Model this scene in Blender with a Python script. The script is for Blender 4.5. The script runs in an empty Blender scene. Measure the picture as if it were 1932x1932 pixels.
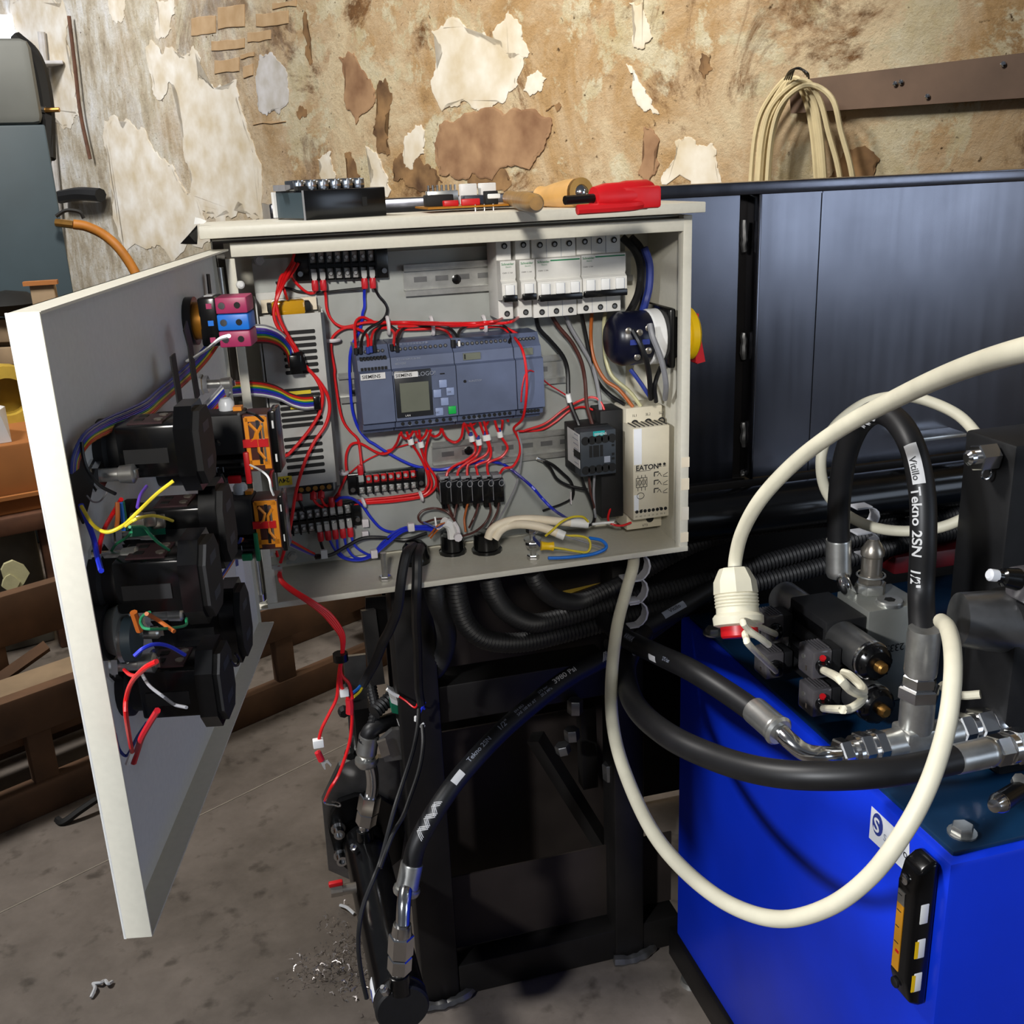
import bpy, bmesh, math, random
from mathutils import Vector as V, Matrix
random.seed(7)
S = bpy.context.scene
COL = S.collection
# ---------------------------------------------------------------- camera
CAM = V((-0.0038, -1.0807, 0.4432)); YAW, PIT, ROL, FPX = 0.2579, 0.3165, -0.0418, 1944.66
FW = V((math.sin(YAW)*math.cos(PIT), math.cos(YAW)*math.cos(PIT), -math.sin(PIT)))
_r = V((math.cos(YAW), -math.sin(YAW), 0)); _u = _r.cross(FW)
RT = _r*math.cos(ROL) + _u*math.sin(ROL); UP = -_r*math.sin(ROL) + _u*math.cos(ROL)
cd = bpy.data.cameras.new('camera'); cam = bpy.data.objects.new('camera', cd); COL.objects.link(cam)
cd.sensor_width = 36; cd.lens = FPX/1932*36; cd.clip_start = .02; cd.clip_end = 60
m = Matrix((RT, UP, -FW)).transposed().to_4x4(); m.translation = CAM; cam.matrix_world = m
S.camera = cam
# ---------------------------------------------------------------- world, lights, exposure
w = bpy.data.worlds.new('world'); S.world = w; w.use_nodes = True
w.node_tree.nodes['Background'].inputs[0].default_value = (.62, .68, .80, 1)
w.node_tree.nodes['Background'].inputs[1].default_value = .11
def area(name, loc, tgt, size, power, col, sy=None):
    l = bpy.data.lights.new(name, 'AREA'); l.energy = power; l.color = col; l.size = size
    if sy: l.shape = 'RECTANGLE'; l.size_y = sy
    o = bpy.data.objects.new(name, l); COL.objects.link(o); o.location = loc
    o.rotation_euler = (V(tgt)-V(loc)).to_track_quat('-Z', 'Y').to_euler(); return o
def spot(name, loc, tgt, power, col, ang, rad, blend=.6):
    l = bpy.data.lights.new(name, 'SPOT'); l.energy = power; l.color = col; l.spot_size = math.radians(ang); l.spot_blend = blend; l.shadow_soft_size = rad
    o = bpy.data.objects.new(name, l); COL.objects.link(o); o.location = loc
    o.rotation_euler = (V(tgt)-V(loc)).to_track_quat('-Z', 'Y').to_euler(); return o
spot('cabinet_spot', (-.45, -2.4, 1.18), (.16, 0, .50), 235, (1, .96, .89), 28, .10, 1)  # unseen key from the front; cone narrowed to leave the lower cabinet dark
spot('tank_spot', (-1.6, -1.75, 1.15), (.55, -.2, -.34), 270, (.95, .97, 1), 31, .075, .8)  # unseen left key; cone shaped for the tank and away from the cabinet
area('panel_fill', (4.0, -4.0, .70), (.3, .1, .2), 2.6, 40, (.70, .82, 1), 1.8)  # added fill, placed so the steel panels have something bright to reflect
area('door_fill', (3.3, -.95, 1.55), (-.1, -.2, .15), 1.1, 115, (.66, .80, 1))  # added bluish fill for the inside of the door
area('floor_fill', (-1.9, .75, 2.9), (-.35, .35, -.8), 0.5, 115, (1, .97, .93))  # added overhead fill for the floor and lower left
spot('wall_fill', (-.1, .7, 2.3), (.72, 2.75, .72), 340, (1, .95, .86), 105, .25, .9)  # added spot fill that brightens the plaster wall
spot('far_wall_fill', (-2.2, 3.0, 2.8), (-.9, 5.6, 1.0), 480, (.97, .97, 1), 95, .3, .9)  # second added fill, for the dim far end of the wall
S.view_settings.view_transform = 'Standard'; S.view_settings.look = 'None'
S.view_settings.exposure = 0.0; S.view_settings.gamma = 1; S.view_settings.use_curve_mapping = False
# ---------------------------------------------------------------- helpers
def ray(x, y): return FW + RT*((x-966)/FPX) - UP*((y-966)/FPX)
def on(ax, v, x, y):
    d = ray(x, y); return CAM + d*((v-CAM[ax])/d[ax])
def at(x, y, yy): return on(1, yy, x, y)          # a point on the plane y = yy
def onplane(p0, n, x, y):
    d = ray(x, y); return CAM + d*((p0-CAM).dot(n)/d.dot(n))
ZR = dict(A=(0,0,2.76), B=(420,400,4.025), C=(880,400,4.025), D=(420,780,4.025), E=(880,780,4.025), G=(120,540,4.391),
  H=(120,900,3.45), I=(560,1100,4.391), J=(560,1492,4.391), K=(900,1050,3.864), L=(1332,940,3.22), M=(1332,1400,3.22),
  N=(1300,500,3.057), O=(1232,0,2.76), Q=(0,1000,3.019), T=(480,300,4.83), U=(780,300,3.45), X=(0,400,2.76), P=(0,0,1),
  a=(540,460,8.05), b=(640,640,4.6), c=(640,780,6.0375), d=(900,440,6.0375), e=(1040,740,7.156))
def z(r, x, y): q = ZR[r]; return q[0]+x/q[2], q[1]+y/q[2]
def W(r, pts):                                     # [(x, y, depth)] -> points in the room
    out = []; dep = 0
    for p in pts:
        if len(p) > 2: dep = p[2]
        out.append(at(*z(r, p[0], p[1]), dep))
    return out
def lin(h):
    h = h.lstrip('#'); c = [int(h[i:i+2], 16)/255 for i in (0, 2, 4)]
    return tuple(x/12.92 if x <= .04045 else ((x+.055)/1.055)**2.4 for x in c) + (1,)
MATS = {}
def mk(name, hexc, rough=.5, metal=0, var=.12, scale=60, bump=0, hex2=None, coat=0, trans=0, spec=.5, alpha=1):
    mt = bpy.data.materials.new(name); mt.use_nodes = True; nt = mt.node_tree; b = nt.nodes['Principled BSDF']
    tc = nt.nodes.new('ShaderNodeTexCoord'); nz = nt.nodes.new('ShaderNodeTexNoise'); nz.inputs['Scale'].default_value = scale
    nz.inputs['Detail'].default_value = 5
    nt.links.new(tc.outputs['Object'], nz.inputs['Vector'])
    cr = nt.nodes.new('ShaderNodeValToRGB'); c = lin(hexc); c2 = lin(hex2) if hex2 else None
    cr.color_ramp.elements[0].position = .3; cr.color_ramp.elements[1].position = .7
    cr.color_ramp.elements[0].color = c2 or tuple(x*(1-var) for x in c[:3])+(1,)
    cr.color_ramp.elements[1].color = c if c2 else tuple(min(1, x*(1+var)) for x in c[:3])+(1,)
    nt.links.new(nz.outputs[0], cr.inputs[0]); nt.links.new(cr.outputs[0], b.inputs['Base Color'])
    b.inputs['Roughness'].default_value = rough; b.inputs['Metallic'].default_value = metal
    b.inputs['Coat Weight'].default_value = coat; b.inputs['Transmission Weight'].default_value = trans
    b.inputs['Specular IOR Level'].default_value = spec; b.inputs['Alpha'].default_value = alpha
    if bump:
        bp = nt.nodes.new('ShaderNodeBump'); bp.inputs['Strength'].default_value = bump; bp.inputs['Distance'].default_value = .002
        nt.links.new(nz.outputs[0], bp.inputs['Height']); nt.links.new(bp.outputs[0], b.inputs['Normal'])
    MATS[name] = mt; return mt
for a in (('cream','#d6d2c3',.42,0,.03,200,.03), ('doorpaint','#d9d9d6',.5,0,.03,220,.03), ('plate','#a9aca8',.42,.35,.10,25), ('chrome','#d8d8d8',.16,1,.06),
  ('zinc','#c6c6c2',.33,.9,.12,90), ('steel','#8a8a8a',.35,.9,.15,50), ('alu','#b9bab2',.42,.75,.08,40), ('alucase','#c4c4c0',.4,.45,.12,35),
  ('black','#17171a',.42,0,.2,80), ('blackmatt','#0e0e10',.62,0,.25,80), ('rubber','#18181a',.5,0,.25,60,.05), ('gloss','#0b0b0c',.2,0,.2,60),
  ('red','#d3151a',.38,0,.08), ('redsleeve','#c8202b',.4,0,.1), ('blue','#1c2fc0',.38,0,.08), ('blackwire','#101012',.4,0,.2), ('brown','#4a2620',.45,0,.15),
  ('grey','#86868a',.45,0,.1), ('orange','#a8571c',.45,0,.1), ('ivory','#b9b58c',.45,0,.08), ('yellow','#d8c22a',.45,0,.08), ('green','#147a4e',.45,0,.1),
  ('violet','#5a3aa0',.45,0,.1), ('white','#e8e8e6',.45,0,.04), ('magenta','#a8315f',.42,0,.08), ('bluebox','#1673d8',.42,0,.08),
  ('plc','#56607a',.48,0,.06), ('plcdark','#2b3140',.5,0,.1), ('lcd','#6b6e62',.3,0,.05), ('lcdframe','#26282c',.3,0,.1), ('btn','#8f9ec4',.45,0,.05), ('btngreen','#12b04a',.45,0,.05),
  ('mcb','#dcdad4',.45,0,.03), ('mcbgreen','#0f7a4a',.5,0,.05), ('print','#202022',.6,0,.05), ('printw','#d9d9d9',.6,0,.05), ('printg','#9298a6',.6,0,.05),
  ('teal','#159a9a',.5,0,.05), ('contactor','#343a41',.5,0,.1), ('beige','#cfc7b2',.5,0,.04), ('isolator','#0a0d22',.3,0,.15), ('yellowp','#f2c40c',.4,0,.05),
  ('redp','#c4141c',.4,0,.06), ('sleeve','#e9dcc3',.5,0,.05), ('cable','#e2dcc4',.5,0,.08,30), ('nickel','#b0a89c',.3,.85,.1), ('brass','#b98a4a',.3,.9,.1),
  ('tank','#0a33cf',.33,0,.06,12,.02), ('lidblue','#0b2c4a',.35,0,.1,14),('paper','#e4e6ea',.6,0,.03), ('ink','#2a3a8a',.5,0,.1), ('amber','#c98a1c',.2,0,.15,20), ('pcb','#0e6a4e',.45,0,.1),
  ('handledark','#8c662c',.4,0,.3,60),('handlewood','#d9a864',.4,0,.12,30), ('tiewhite','#d6d0d2',.35,0,.05), ('socket','#e08a1e',.4,0,.1), ('gold','#b77a24',.35,.5,.15), ('wine','#3a2226',.45,0,.15),
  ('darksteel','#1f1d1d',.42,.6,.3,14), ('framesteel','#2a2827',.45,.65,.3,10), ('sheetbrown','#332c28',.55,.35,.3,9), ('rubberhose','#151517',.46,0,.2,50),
  ('rust','#5a3a28',.8,0,.35,18,.25), ('oldwood','#6a4c34',.85,0,.3,9,.2,'#4a3524'), ('palewood','#8f7a60',.85,0,.2,10,.15), ('plank','#6a5444',.7,0,.2,9,.15),
  ('lockergrey','#6a6d6a',.55,0,.08,6), ('locker','#35444c',.5,0,.1,6), ('hoseorange','#a86a22',.55,0,.15,20), ('cardboard','#9c6230',.8,0,.12,8), ('concretedark','#76736a',.9,0,.35,7,.3,'#4f4c44'),('gutter_shade','#5d5a54',.6,0,.1),
  ('yellowbag','#b89a3a',.6,0,.25,12), ('coilcable','#cdbd94',.55,0,.1,20),('clear','#cfd2d6',.3,0,.2,30), ('plaster','#e0dbd0',.92,0,.1,9,.5,'#c2b294'), ('plastergrey','#c9c7c8',.92,0,.1,14,.5,'#aea89e'), ('brick','#bb9f7c',.95,0,.16,12,.6,'#a5865f'),
  ('brickred','#a98765',.95,0,.3,9,1,'#75533a'), ('flake','#b9b48c',.8,0,.1,40), ('clipgrey','#c9c9cd',.4,0,.05), ('smoke','#575456',.15,0,.2,40), ('seam','#8d867a',.8,0,.2,30), ('tinned','#d2d2d0',.32,.55,.06),('darkplaster','#97754e',.95,0,.3,11,1,'#4e3622'),('reddark','#5c0c14',.5,0,.2,30),('drk','#050505',.7,0,.2)):
    mk(*a[:7], **({'hex2': a[7]} if len(a) > 7 else {}))
mk('shaving', '#b0aaa8', .35, .8, .4, 300)
mk('oil', '#c9961e', .1, 0, .1, 30, coat=.6)
# ---- mesh builder
LOC = {}
class MB:
    def __init__(s, M=None): s.bm = bmesh.new(); s.M = M
    def v(s, p): p = V(p); return s.bm.verts.new(s.M @ p if s.M else p)
    def face(s, vs):
        try: return s.bm.faces.new(vs)
        except ValueError: return None
    def box(s, a, b, bev=0, R=None):
        x0,y0,z0 = [min(p, q) for p, q in zip(a, b)]; x1,y1,z1 = [max(p, q) for p, q in zip(a, b)]
        P = [(x0,y0,z0),(x1,y0,z0),(x1,y1,z0),(x0,y1,z0),(x0,y0,z1),(x1,y0,z1),(x1,y1,z1),(x0,y1,z1)]
        if R is not None: P = [R @ V(p) for p in P]
        v = [s.v(p) for p in P]
        fs = [s.face([v[i] for i in f]) for f in ((3,2,1,0),(4,5,6,7),(0,1,5,4),(1,2,6,5),(2,3,7,6),(3,0,4,7))]
        if bev:
            es = list({e for f in fs for e in f.edges}); bmesh.ops.bevel(s.bm, geom=es, offset=bev, segments=2, profile=.5, affect='EDGES')
        return s
    def ring(s, c, u, w_, r, n, ph=0): return [s.v(c + (u*math.cos(ph+2*math.pi*i/n) + w_*math.sin(ph+2*math.pi*i/n))*r) for i in range(n)]
    def lathe(s, p, ax, prof, n=20, ph=0):          # prof: (distance along axis, radius)
        p = V(p); ax = V(ax).normalized(); u = ax.orthogonal().normalized(); w_ = ax.cross(u); pr = None
        for i, (t, r) in enumerate(prof):
            if r <= 1e-6: rg = [s.v(p+ax*t)]
            else: rg = s.ring(p+ax*t, u, w_, r, n, ph)
            if pr:
                if len(pr) == 1: [s.face((pr[0], rg[(k+1) % n], rg[k])) for k in range(n)] if len(rg) > 1 else None
                elif len(rg) == 1: [s.face((pr[k], pr[(k+1) % n], rg[0])) for k in range(n)]
                else: [s.face((pr[k], pr[(k+1) % n], rg[(k+1) % n], rg[k])) for k in range(n)]
            elif len(rg) > 1: s.face(rg[::-1])
            pr = rg
        if len(pr) > 1: s.face(pr)
        return s
    def cyl(s, a, b, r, r2=None, n=16):
        a = V(a); b = V(b); L = (b-a).length
        return s.lathe(a, b-a, [(0, r), (L, r if r2 is None else r2)], n)
    def hexnut(s, a, b, r): return s.lathe(a, V(b)-V(a), [(0, r*.9), (.0015, r), ((V(b)-V(a)).length-.0015, r), ((V(b)-V(a)).length, r*.9)], 6)
    def tube(s, pts, r, n=8, flat=None):             # r: number or f(t)
        fr = frames(pts); L = len(pts); rings = []
        for i, (p, t, u, w_) in enumerate(fr):
            rr = r(i/(L-1)) if callable(r) else r
            rings.append(s.ring(p, u, w_, rr, n))
        for a, b in zip(rings, rings[1:]):
            for k in range(n): s.face((a[k], a[(k+1) % n], b[(k+1) % n], b[k]))
        s.face(rings[0][::-1]); s.face(rings[-1]); return s
    def prism(s, pts, d):
        d = V(d); a = [s.v(p) for p in pts]; b = [s.v(V(p)+d) for p in pts]; n = len(a)
        s.face(a[::-1]); s.face(b)
        for k in range(n): s.face((a[k], a[(k+1) % n], b[(k+1) % n], b[k]))
        return s
    def bevel(s, w_, n=3):
        bmesh.ops.recalc_face_normals(s.bm, faces=s.bm.faces); bmesh.ops.bevel(s.bm, geom=list(s.bm.edges), offset=w_, segments=n, profile=.5, affect='EDGES', clamp_overlap=True); return s
    def build(s, name, mat, parent=None, ang=35):
        bmesh.ops.recalc_face_normals(s.bm, faces=s.bm.faces)
        me = bpy.data.meshes.new(name); vs = s.bm.verts
        if parent is not None: org = LOC[parent.name]
        else:
            xs = [v.co.x for v in vs]; ys = [v.co.y for v in vs]
            org = V(((min(xs)+max(xs))/2, (min(ys)+max(ys))/2, min(v.co.z for v in vs)))
        bmesh.ops.translate(s.bm, vec=-org, verts=list(vs))
        s.bm.to_mesh(me); s.bm.free()
        me.polygons.foreach_set('use_smooth', [True]*len(me.polygons)); me.set_sharp_from_angle(angle=math.radians(ang))
        me.materials.append(MATS[mat] if isinstance(mat, str) else mat)
        o = bpy.data.objects.new(name, me); COL.objects.link(o)
        if parent is not None: o.parent = parent
        else: o.location = org
        LOC[o.name] = org; return o
def frames(pts):
    L = len(pts); out = []; u = None
    for i, p in enumerate(pts):
        t = (pts[min(i+1, L-1)] - pts[max(i-1, 0)]).normalized()
        if u is None: u = t.orthogonal().normalized() if abs(t.z) > .9 else t.cross(V((0,0,1))).normalized()
        else: u = (u - t*u.dot(t)); u = u.normalized() if u.length > 1e-6 else t.orthogonal().normalized()
        out.append((p, t, u, t.cross(u)))
    return out
def cat(pts, k=6):                                   # Catmull-Rom through the points
    P = [V(p) for p in pts]
    if len(P) < 3: return [P[0].lerp(P[-1], i/k) for i in range(k+1)]
    P = [P[0]*2-P[1]] + P + [P[-1]*2-P[-2]]; out = []
    for i in range(1, len(P)-2):
        a, b, c, d = P[i-1:i+3]
        for j in range(k):
            t = j/k; out.append((b*2 + (c-a)*t + (a*2-b*5+c*4-d)*t*t + (-a+b*3-c*3+d)*t**3)*.5)
    out.append(P[-2]); return out
def tag(o, label, category, group=None):
    if label: o['label'] = label
    if category: o['category'] = category
    if group: o['group'] = group
    return o
def thing(name, label, category, loc, group=None):
    o = bpy.data.objects.new(name, None); COL.objects.link(o); o.location = V(loc); o.empty_display_size = .02
    LOC[o.name] = V(loc); return tag(o, label, category, group)
def B(a, b, bev=0, M=None): return MB(M).box(a, b, bev)
def dup(o, d, label=None, parent=None, scale=None):   # copy a thing with its parts and sub-parts
    c = o.copy(); COL.objects.link(c)
    if parent is not None: c.parent = parent
    else: c.location = o.location + V(d)
    LOC[c.name] = LOC[o.name] + V(d)
    if label: c['label'] = label
    for ch in list(o.children): dup(ch, d, None, c)
    return c
def wire(name, label, pts, r, mat, group=None, k=6, n=7, category='wire'):
    return tag(MB().tube(cat(pts, k), r, n).build(name, mat), label, category, group)
def sub(name, mb, mat, parent, label=None):
    o = mb.build(name, mat, parent)
    if label: o['label'] = label
    return o
FONT = None
def text_mesh(s, bold=0):
    cu = bpy.data.curves.new('t', 'FONT'); cu.body = s; cu.size = 1; cu.offset = bold; cu.resolution_u = 3
    o = bpy.data.objects.new('t', cu); COL.objects.link(o); dg = bpy.context.evaluated_depsgraph_get(); dg.update()
    me = bpy.data.meshes.new_from_object(o.evaluated_get(dg)); bpy.data.objects.remove(o); return me
def text(s, org, xd, yd, size, mat, parent, name='lettering', align=0, bold=.0, fn=None):
    me = text_mesh(s, bold)
    if fn:                                             # finer triangles so that the print can wrap around a hose
        bm = bmesh.new(); bm.from_mesh(me); bmesh.ops.triangulate(bm, faces=bm.faces)
        for q in range(3): bmesh.ops.subdivide_edges(bm, edges=[e for e in bm.edges if e.calc_length() > .12], cuts=1); bmesh.ops.triangulate(bm, faces=bm.faces)
        bm.to_mesh(me); bm.free()
    xd = V(xd).normalized(); yd = V(yd).normalized(); org = V(org); L = LOC[parent.name]
    xs = [v.co.x for v in me.vertices]; off = -(max(xs)+min(xs))/2 if align else 0
    for v in me.vertices:
        p = fn((v.co.x+off)*size, v.co.y*size) if fn else org + xd*((v.co.x+off)*size) + yd*(v.co.y*size)
        v.co = p - L
    me.materials.clear(); me.materials.append(MATS[mat]); me.name = name
    o = bpy.data.objects.new(name, me); COL.objects.link(o); o.parent = parent; LOC[o.name] = L; return o
XD, YD, ZD = V((1,0,0)), V((0,1,0)), V((0,0,1))
# ================================================================ the room
WN = V((.871, .492, 0)); WD = V((.492, -.871, 0)); WDIST = 2.0; FLOOR = -.8
WP = WN*WDIST
def wall(x, y, off=0.0): return onplane(WP - WN*off, WN, x, y)
def struct(o): o['kind'] = 'structure'; return o
def wallmat():
    mt = bpy.data.materials.new('old_plaster'); mt.use_nodes = True; nt = mt.node_tree; b = nt.nodes['Principled BSDF']; N = nt.nodes.new; K = nt.links.new
    tc = N('ShaderNodeTexCoord')
    def noise(sc, det=8, rough=.62, dist=0, sx=None):
        n = N('ShaderNodeTexNoise'); n.inputs['Scale'].default_value = sc; n.inputs['Detail'].default_value = det; n.inputs['Roughness'].default_value = rough; n.inputs['Distortion'].default_value = dist
        if sx:
            mp = N('ShaderNodeMapping'); mp.inputs['Scale'].default_value = sx; K(tc.outputs['Object'], mp.inputs[0]); K(mp.outputs[0], n.inputs[0])
        else: K(tc.outputs['Object'], n.inputs[0])
        return n
    def ramp(src, stops):
        r = N('ShaderNodeValToRGB'); e = r.color_ramp.elements
        while len(e) < len(stops): e.new(.5)
        for el, (p, c) in zip(e, stops): el.position = p; el.color = lin(c) if isinstance(c, str) else (c, c, c, 1)
        K(src, r.inputs[0]); return r.outputs[0]
    def mix(f, a, c):
        mx = N('ShaderNodeMix'); mx.data_type = 'RGBA'; K(f, mx.inputs[0]); K(a, mx.inputs[6]); K(c, mx.inputs[7]); return mx.outputs[2]
    base = ramp(noise(2.2, 10, .7, .6).outputs[0], [(.3, '#866a4a'), (.42, '#ae8e64'), (.52, '#bda584'), (.62, '#cdbc9c'), (.72, '#a78460')])
    pale = ramp(noise(9, 8, .7).outputs[0], [(.35, '#cfc6ac'), (.65, '#b5a47e')])
    f1 = ramp(noise(3.1, 12, .72, .3).outputs[0], [(.52, 0), (.56, 1)])
    c = mix(f1, base, pale)
    rust = ramp(noise(14, 6, .7).outputs[0], [(.3, '#4e3420'), (.7, '#8c6844')])
    f2 = ramp(noise(1.7, 12, .75, .9).outputs[0], [(.54, 0), (.61, 1)])
    c = mix(f2, c, rust)
    # a long pale whitewash towards the far end of the wall
    sp = N('ShaderNodeSeparateXYZ'); K(tc.outputs['Object'], sp.inputs[0])
    ad = N('ShaderNodeMath'); ad.operation = 'MULTIPLY_ADD'; K(noise(1.3, 9, .7, .8, (1.5, 1, .8)).outputs[0], ad.inputs[0]); ad.inputs[1].default_value = 1.6; K(sp.outputs[0], ad.inputs[2])
    f3 = ramp(ad.outputs[0], [(0, 1), (.5, 0)])
    mr = N('ShaderNodeMapRange'); K(ad.outputs[0], mr.inputs[0]); mr.inputs[1].default_value = -3.6; mr.inputs[2].default_value = -1.7; mr.inputs[3].default_value = 1; mr.inputs[4].default_value = 0
    grey = ramp(noise(6, 9, .7, .2, (1.4, 1, .7)).outputs[0], [(.3, '#877a66'), (.45, '#b0a48e'), (.55, '#c6c0b2'), (.7, '#dad9d6')])
    c = mix(mr.outputs[0], c, grey)
    spots = ramp(noise(38, 4, .6).outputs[0], [(.28, 1), (.36, 0)])
    dk = N('ShaderNodeRGB'); dk.outputs[0].default_value = lin('#4a3620'); c = mix(spots, c, dk.outputs[0])
    K(c, b.inputs['Base Color']); b.inputs['Roughness'].default_value = .92; b.inputs['Specular IOR Level'].default_value = .2
    bp = N('ShaderNodeBump'); bp.inputs['Strength'].default_value = .9; bp.inputs['Distance'].default_value = .012
    K(noise(22, 10, .72).outputs[0], bp.inputs['Height']); K(bp.outputs[0], b.inputs['Normal'])
    return mt
MATS['oldplaster'] = wallmat()
def floormat():
    mt = bpy.data.materials.new('workshop_concrete'); mt.use_nodes = True; nt = mt.node_tree; b = nt.nodes['Principled BSDF']; N = nt.nodes.new; K = nt.links.new
    tc = N('ShaderNodeTexCoord')
    n1 = N('ShaderNodeTexNoise'); n1.inputs['Scale'].default_value = 2.6; n1.inputs['Detail'].default_value = 10; n1.inputs['Roughness'].default_value = .68; K(tc.outputs['Object'], n1.inputs[0])
    n2 = N('ShaderNodeTexNoise'); n2.inputs['Scale'].default_value = 26; n2.inputs['Detail'].default_value = 6; K(tc.outputs['Object'], n2.inputs[0])
    r1 = N('ShaderNodeValToRGB'); e = r1.color_ramp.elements; e[0].position = .3; e[0].color = lin('#463f38'); e[1].position = .68; e[1].color = lin('#7c736b'); K(n1.outputs[0], r1.inputs[0])
    r2 = N('ShaderNodeValToRGB'); e = r2.color_ramp.elements; e[0].position = .27; e[0].color = (.25,.23,.2,1); e[1].position = .42; e[1].color = (1,1,1,1); K(n2.outputs[0], r2.inputs[0])
    mx = N('ShaderNodeMix'); mx.data_type = 'RGBA'; mx.blend_type = 'MULTIPLY'; mx.inputs[0].default_value = .7; K(r1.outputs[0], mx.inputs[6]); K(r2.outputs[0], mx.inputs[7]); K(mx.outputs[2], b.inputs['Base Color'])
    b.inputs['Roughness'].default_value = .6
    bp = N('ShaderNodeBump'); bp.inputs['Strength'].default_value = .25; bp.inputs['Distance'].default_value = .004; K(n2.outputs[0], bp.inputs['Height']); K(bp.outputs[0], b.inputs['Normal'])
    return mt
MATS['concrete'] = floormat()
WM = Matrix((WD, WN, ZD)).transposed().to_4x4(); WM.translation = WP     # wall frame: x along the wall (to the right), y into it, z up
def wallobj(mb, name, mat, parent=None):
    return mb.build(name, mat, parent)
# the wall keeps its own frame so that its plaster runs along it
mbw = MB(); n = 60
g = [[mbw.v((-9+14*i/n, random.uniform(-.0012, .0012), FLOOR+3.6*j/24)) for j in range(25)] for i in range(n+1)]
for i in range(n):
    for j in range(24): mbw.face((g[i][j], g[i+1][j], g[i+1][j+1], g[i][j+1]))
gb = [mbw.v(p) for p in ((-9,.3,FLOOR),(5,.3,FLOOR),(5,.3,FLOOR+3.6),(-9,.3,FLOOR+3.6))]; mbw.face(gb)
me = bpy.data.meshes.new('wall_back'); bmesh.ops.recalc_face_normals(mbw.bm, faces=mbw.bm.faces); mbw.bm.to_mesh(me); mbw.bm.free(); me.materials.append(MATS['oldplaster'])
wb = bpy.data.objects.new('wall_back', me); COL.objects.link(wb); wb.matrix_world = WM; struct(wb); WMI = WM.inverted()
def wpart(name, px, mat, th, jag=.35, sub_=3, label=None):
    """a patch of plaster or a brick standing proud of the wall, its outline roughened"""
    pts = [WMI @ wall(*p) for p in px]; out = pts
    for lv in range(sub_):                             # midpoint displacement: ragged like broken plaster
        nx = []
        for a, b in zip(out, out[1:]+out[:1]):
            L = (b-a).length*jag; m_ = a.lerp(b, random.uniform(.4,.6)); nx += [a, V((m_.x+random.uniform(-1,1)*L, 0, m_.z+random.uniform(-1,1)*L))]
        out = nx
    mb = MB(); a = [mb.v((p.x, .008, p.z)) for p in out]; cx = sum((p for p in out), V())/len(out)
    b = [mb.v((p.x, -th*.7-.0015, p.z)) for p in out]; c = [mb.v((p.x+(cx.x-p.x)*.05, -th-.0015, p.z+(cx.z-p.z)*.05)) for p in out]; k = len(a)
    for i in range(k):
        j = (i+1) % k; mb.face((a[i], a[j], b[j], b[i])); mb.face((b[i], b[j], c[j], c[i]))
    mb.face(c)
    bmesh.ops.triangulate(mb.bm, faces=[f for f in mb.bm.faces if len(f.verts) > 4])
    me = bpy.data.meshes.new(name); bmesh.ops.recalc_face_normals(mb.bm, faces=mb.bm.faces); mb.bm.to_mesh(me); mb.bm.free(); me.materials.append(MATS[mat])
    o = bpy.data.objects.new(name, me); COL.objects.link(o); o.parent = wb
    if label: o['label'] = label
    return o
PATCH = [
 ('plaster', [(198,228),(245,228),(262,245),(300,295),(325,310),(345,352),(362,365),(385,410),(400,455),(330,500),(240,500),(222,430),(208,330),(197,275)]),
 ('plaster', [(275,90),(300,88),(305,108),(335,100),(365,86),(380,108),(375,150),(400,158),(448,150),(455,200),(470,250),(488,300),(496,420),(425,420),(360,365),(355,310),(345,240),(330,165),(318,150),(305,185),(290,178),(286,140)]),
 ('plastergrey', [(490,104),(512,98),(530,118),(543,140),(540,200),(528,215),(505,218),(488,205),(484,160)]),
 ('plaster', [(20,0),(118,0),(132,110),(150,220),(135,240),(100,232),(84,140),(55,110),(28,60)]),
 ('plaster', [(815,60),(840,45),(885,60),(950,75),(985,100),(978,160),(950,195),(905,210),(870,190),(835,210),(815,150),(830,110)]),
 ('plaster', [(995,145),(1015,132),(1032,148),(1022,172),(1000,182),(988,170)]),
 ('plaster', [(1275,265),(1300,258),(1318,275),(1345,270),(1352,300),(1362,345),(1250,348),(1258,320),(1275,300)]),
 ('plaster', [(1188,5),(1215,0),(1222,40),(1232,70),(1215,92),(1195,85)]),
 ('plaster', [(690,275),(712,290),(730,330),(738,360),(700,362),(705,320)]),
 ('plaster', [(205,0),(238,0),(236,30),(222,45),(210,30)]), ('plaster', [(296,0),(330,0),(322,45),(312,72),(295,70),(300,30)]),
 ('plaster', [(1182,120),(1200,140),(1228,185),(1245,215),(1215,210),(1195,180)]), ('plaster', [(600,300),(625,285),(635,330),(630,352),(608,352)]),
 ('plaster', [(930,60),(960,20),(985,50),(1000,100),(960,110)]),
 ('plaster', [(770,250),(795,235),(800,290),(780,320),(762,300)])]
for mt, px in PATCH: wpart('plaster_patch', px, mt, .0018, .22, 4)
BR = [(362,30,408,68),(412,8,462,56),(400,72,462,96),(468,56,512,80),(406,108,452,140),(455,98,480,112),(460,120,478,148),(484,20,545,50),(515,0,560,18),(478,228,540,236)]
for x0,y0,x1,y1 in BR: wpart('brick', [(x0,y0+6),(x1,y0),(x1,y1-6),(x0,y1)], 'brick', .0035, .03, 2)
wpart('brick', [(830,235),(870,222),(950,215),(1040,222),(1040,250),(1025,285),(1000,320),(930,340),(860,338),(830,330),(822,285)], 'brickred', .004, .16, 4, 'rough brown stone exposed below the fallen plaster')
wpart('brick', [(640,108),(668,100),(700,150),(705,200),(672,235),(650,190)], 'brickred', .003, .2, 4)
wpart('brick', [(1215,240),(1240,255),(1245,310),(1225,345),(1205,330)], 'brickred', .003, .2, 4)
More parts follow.
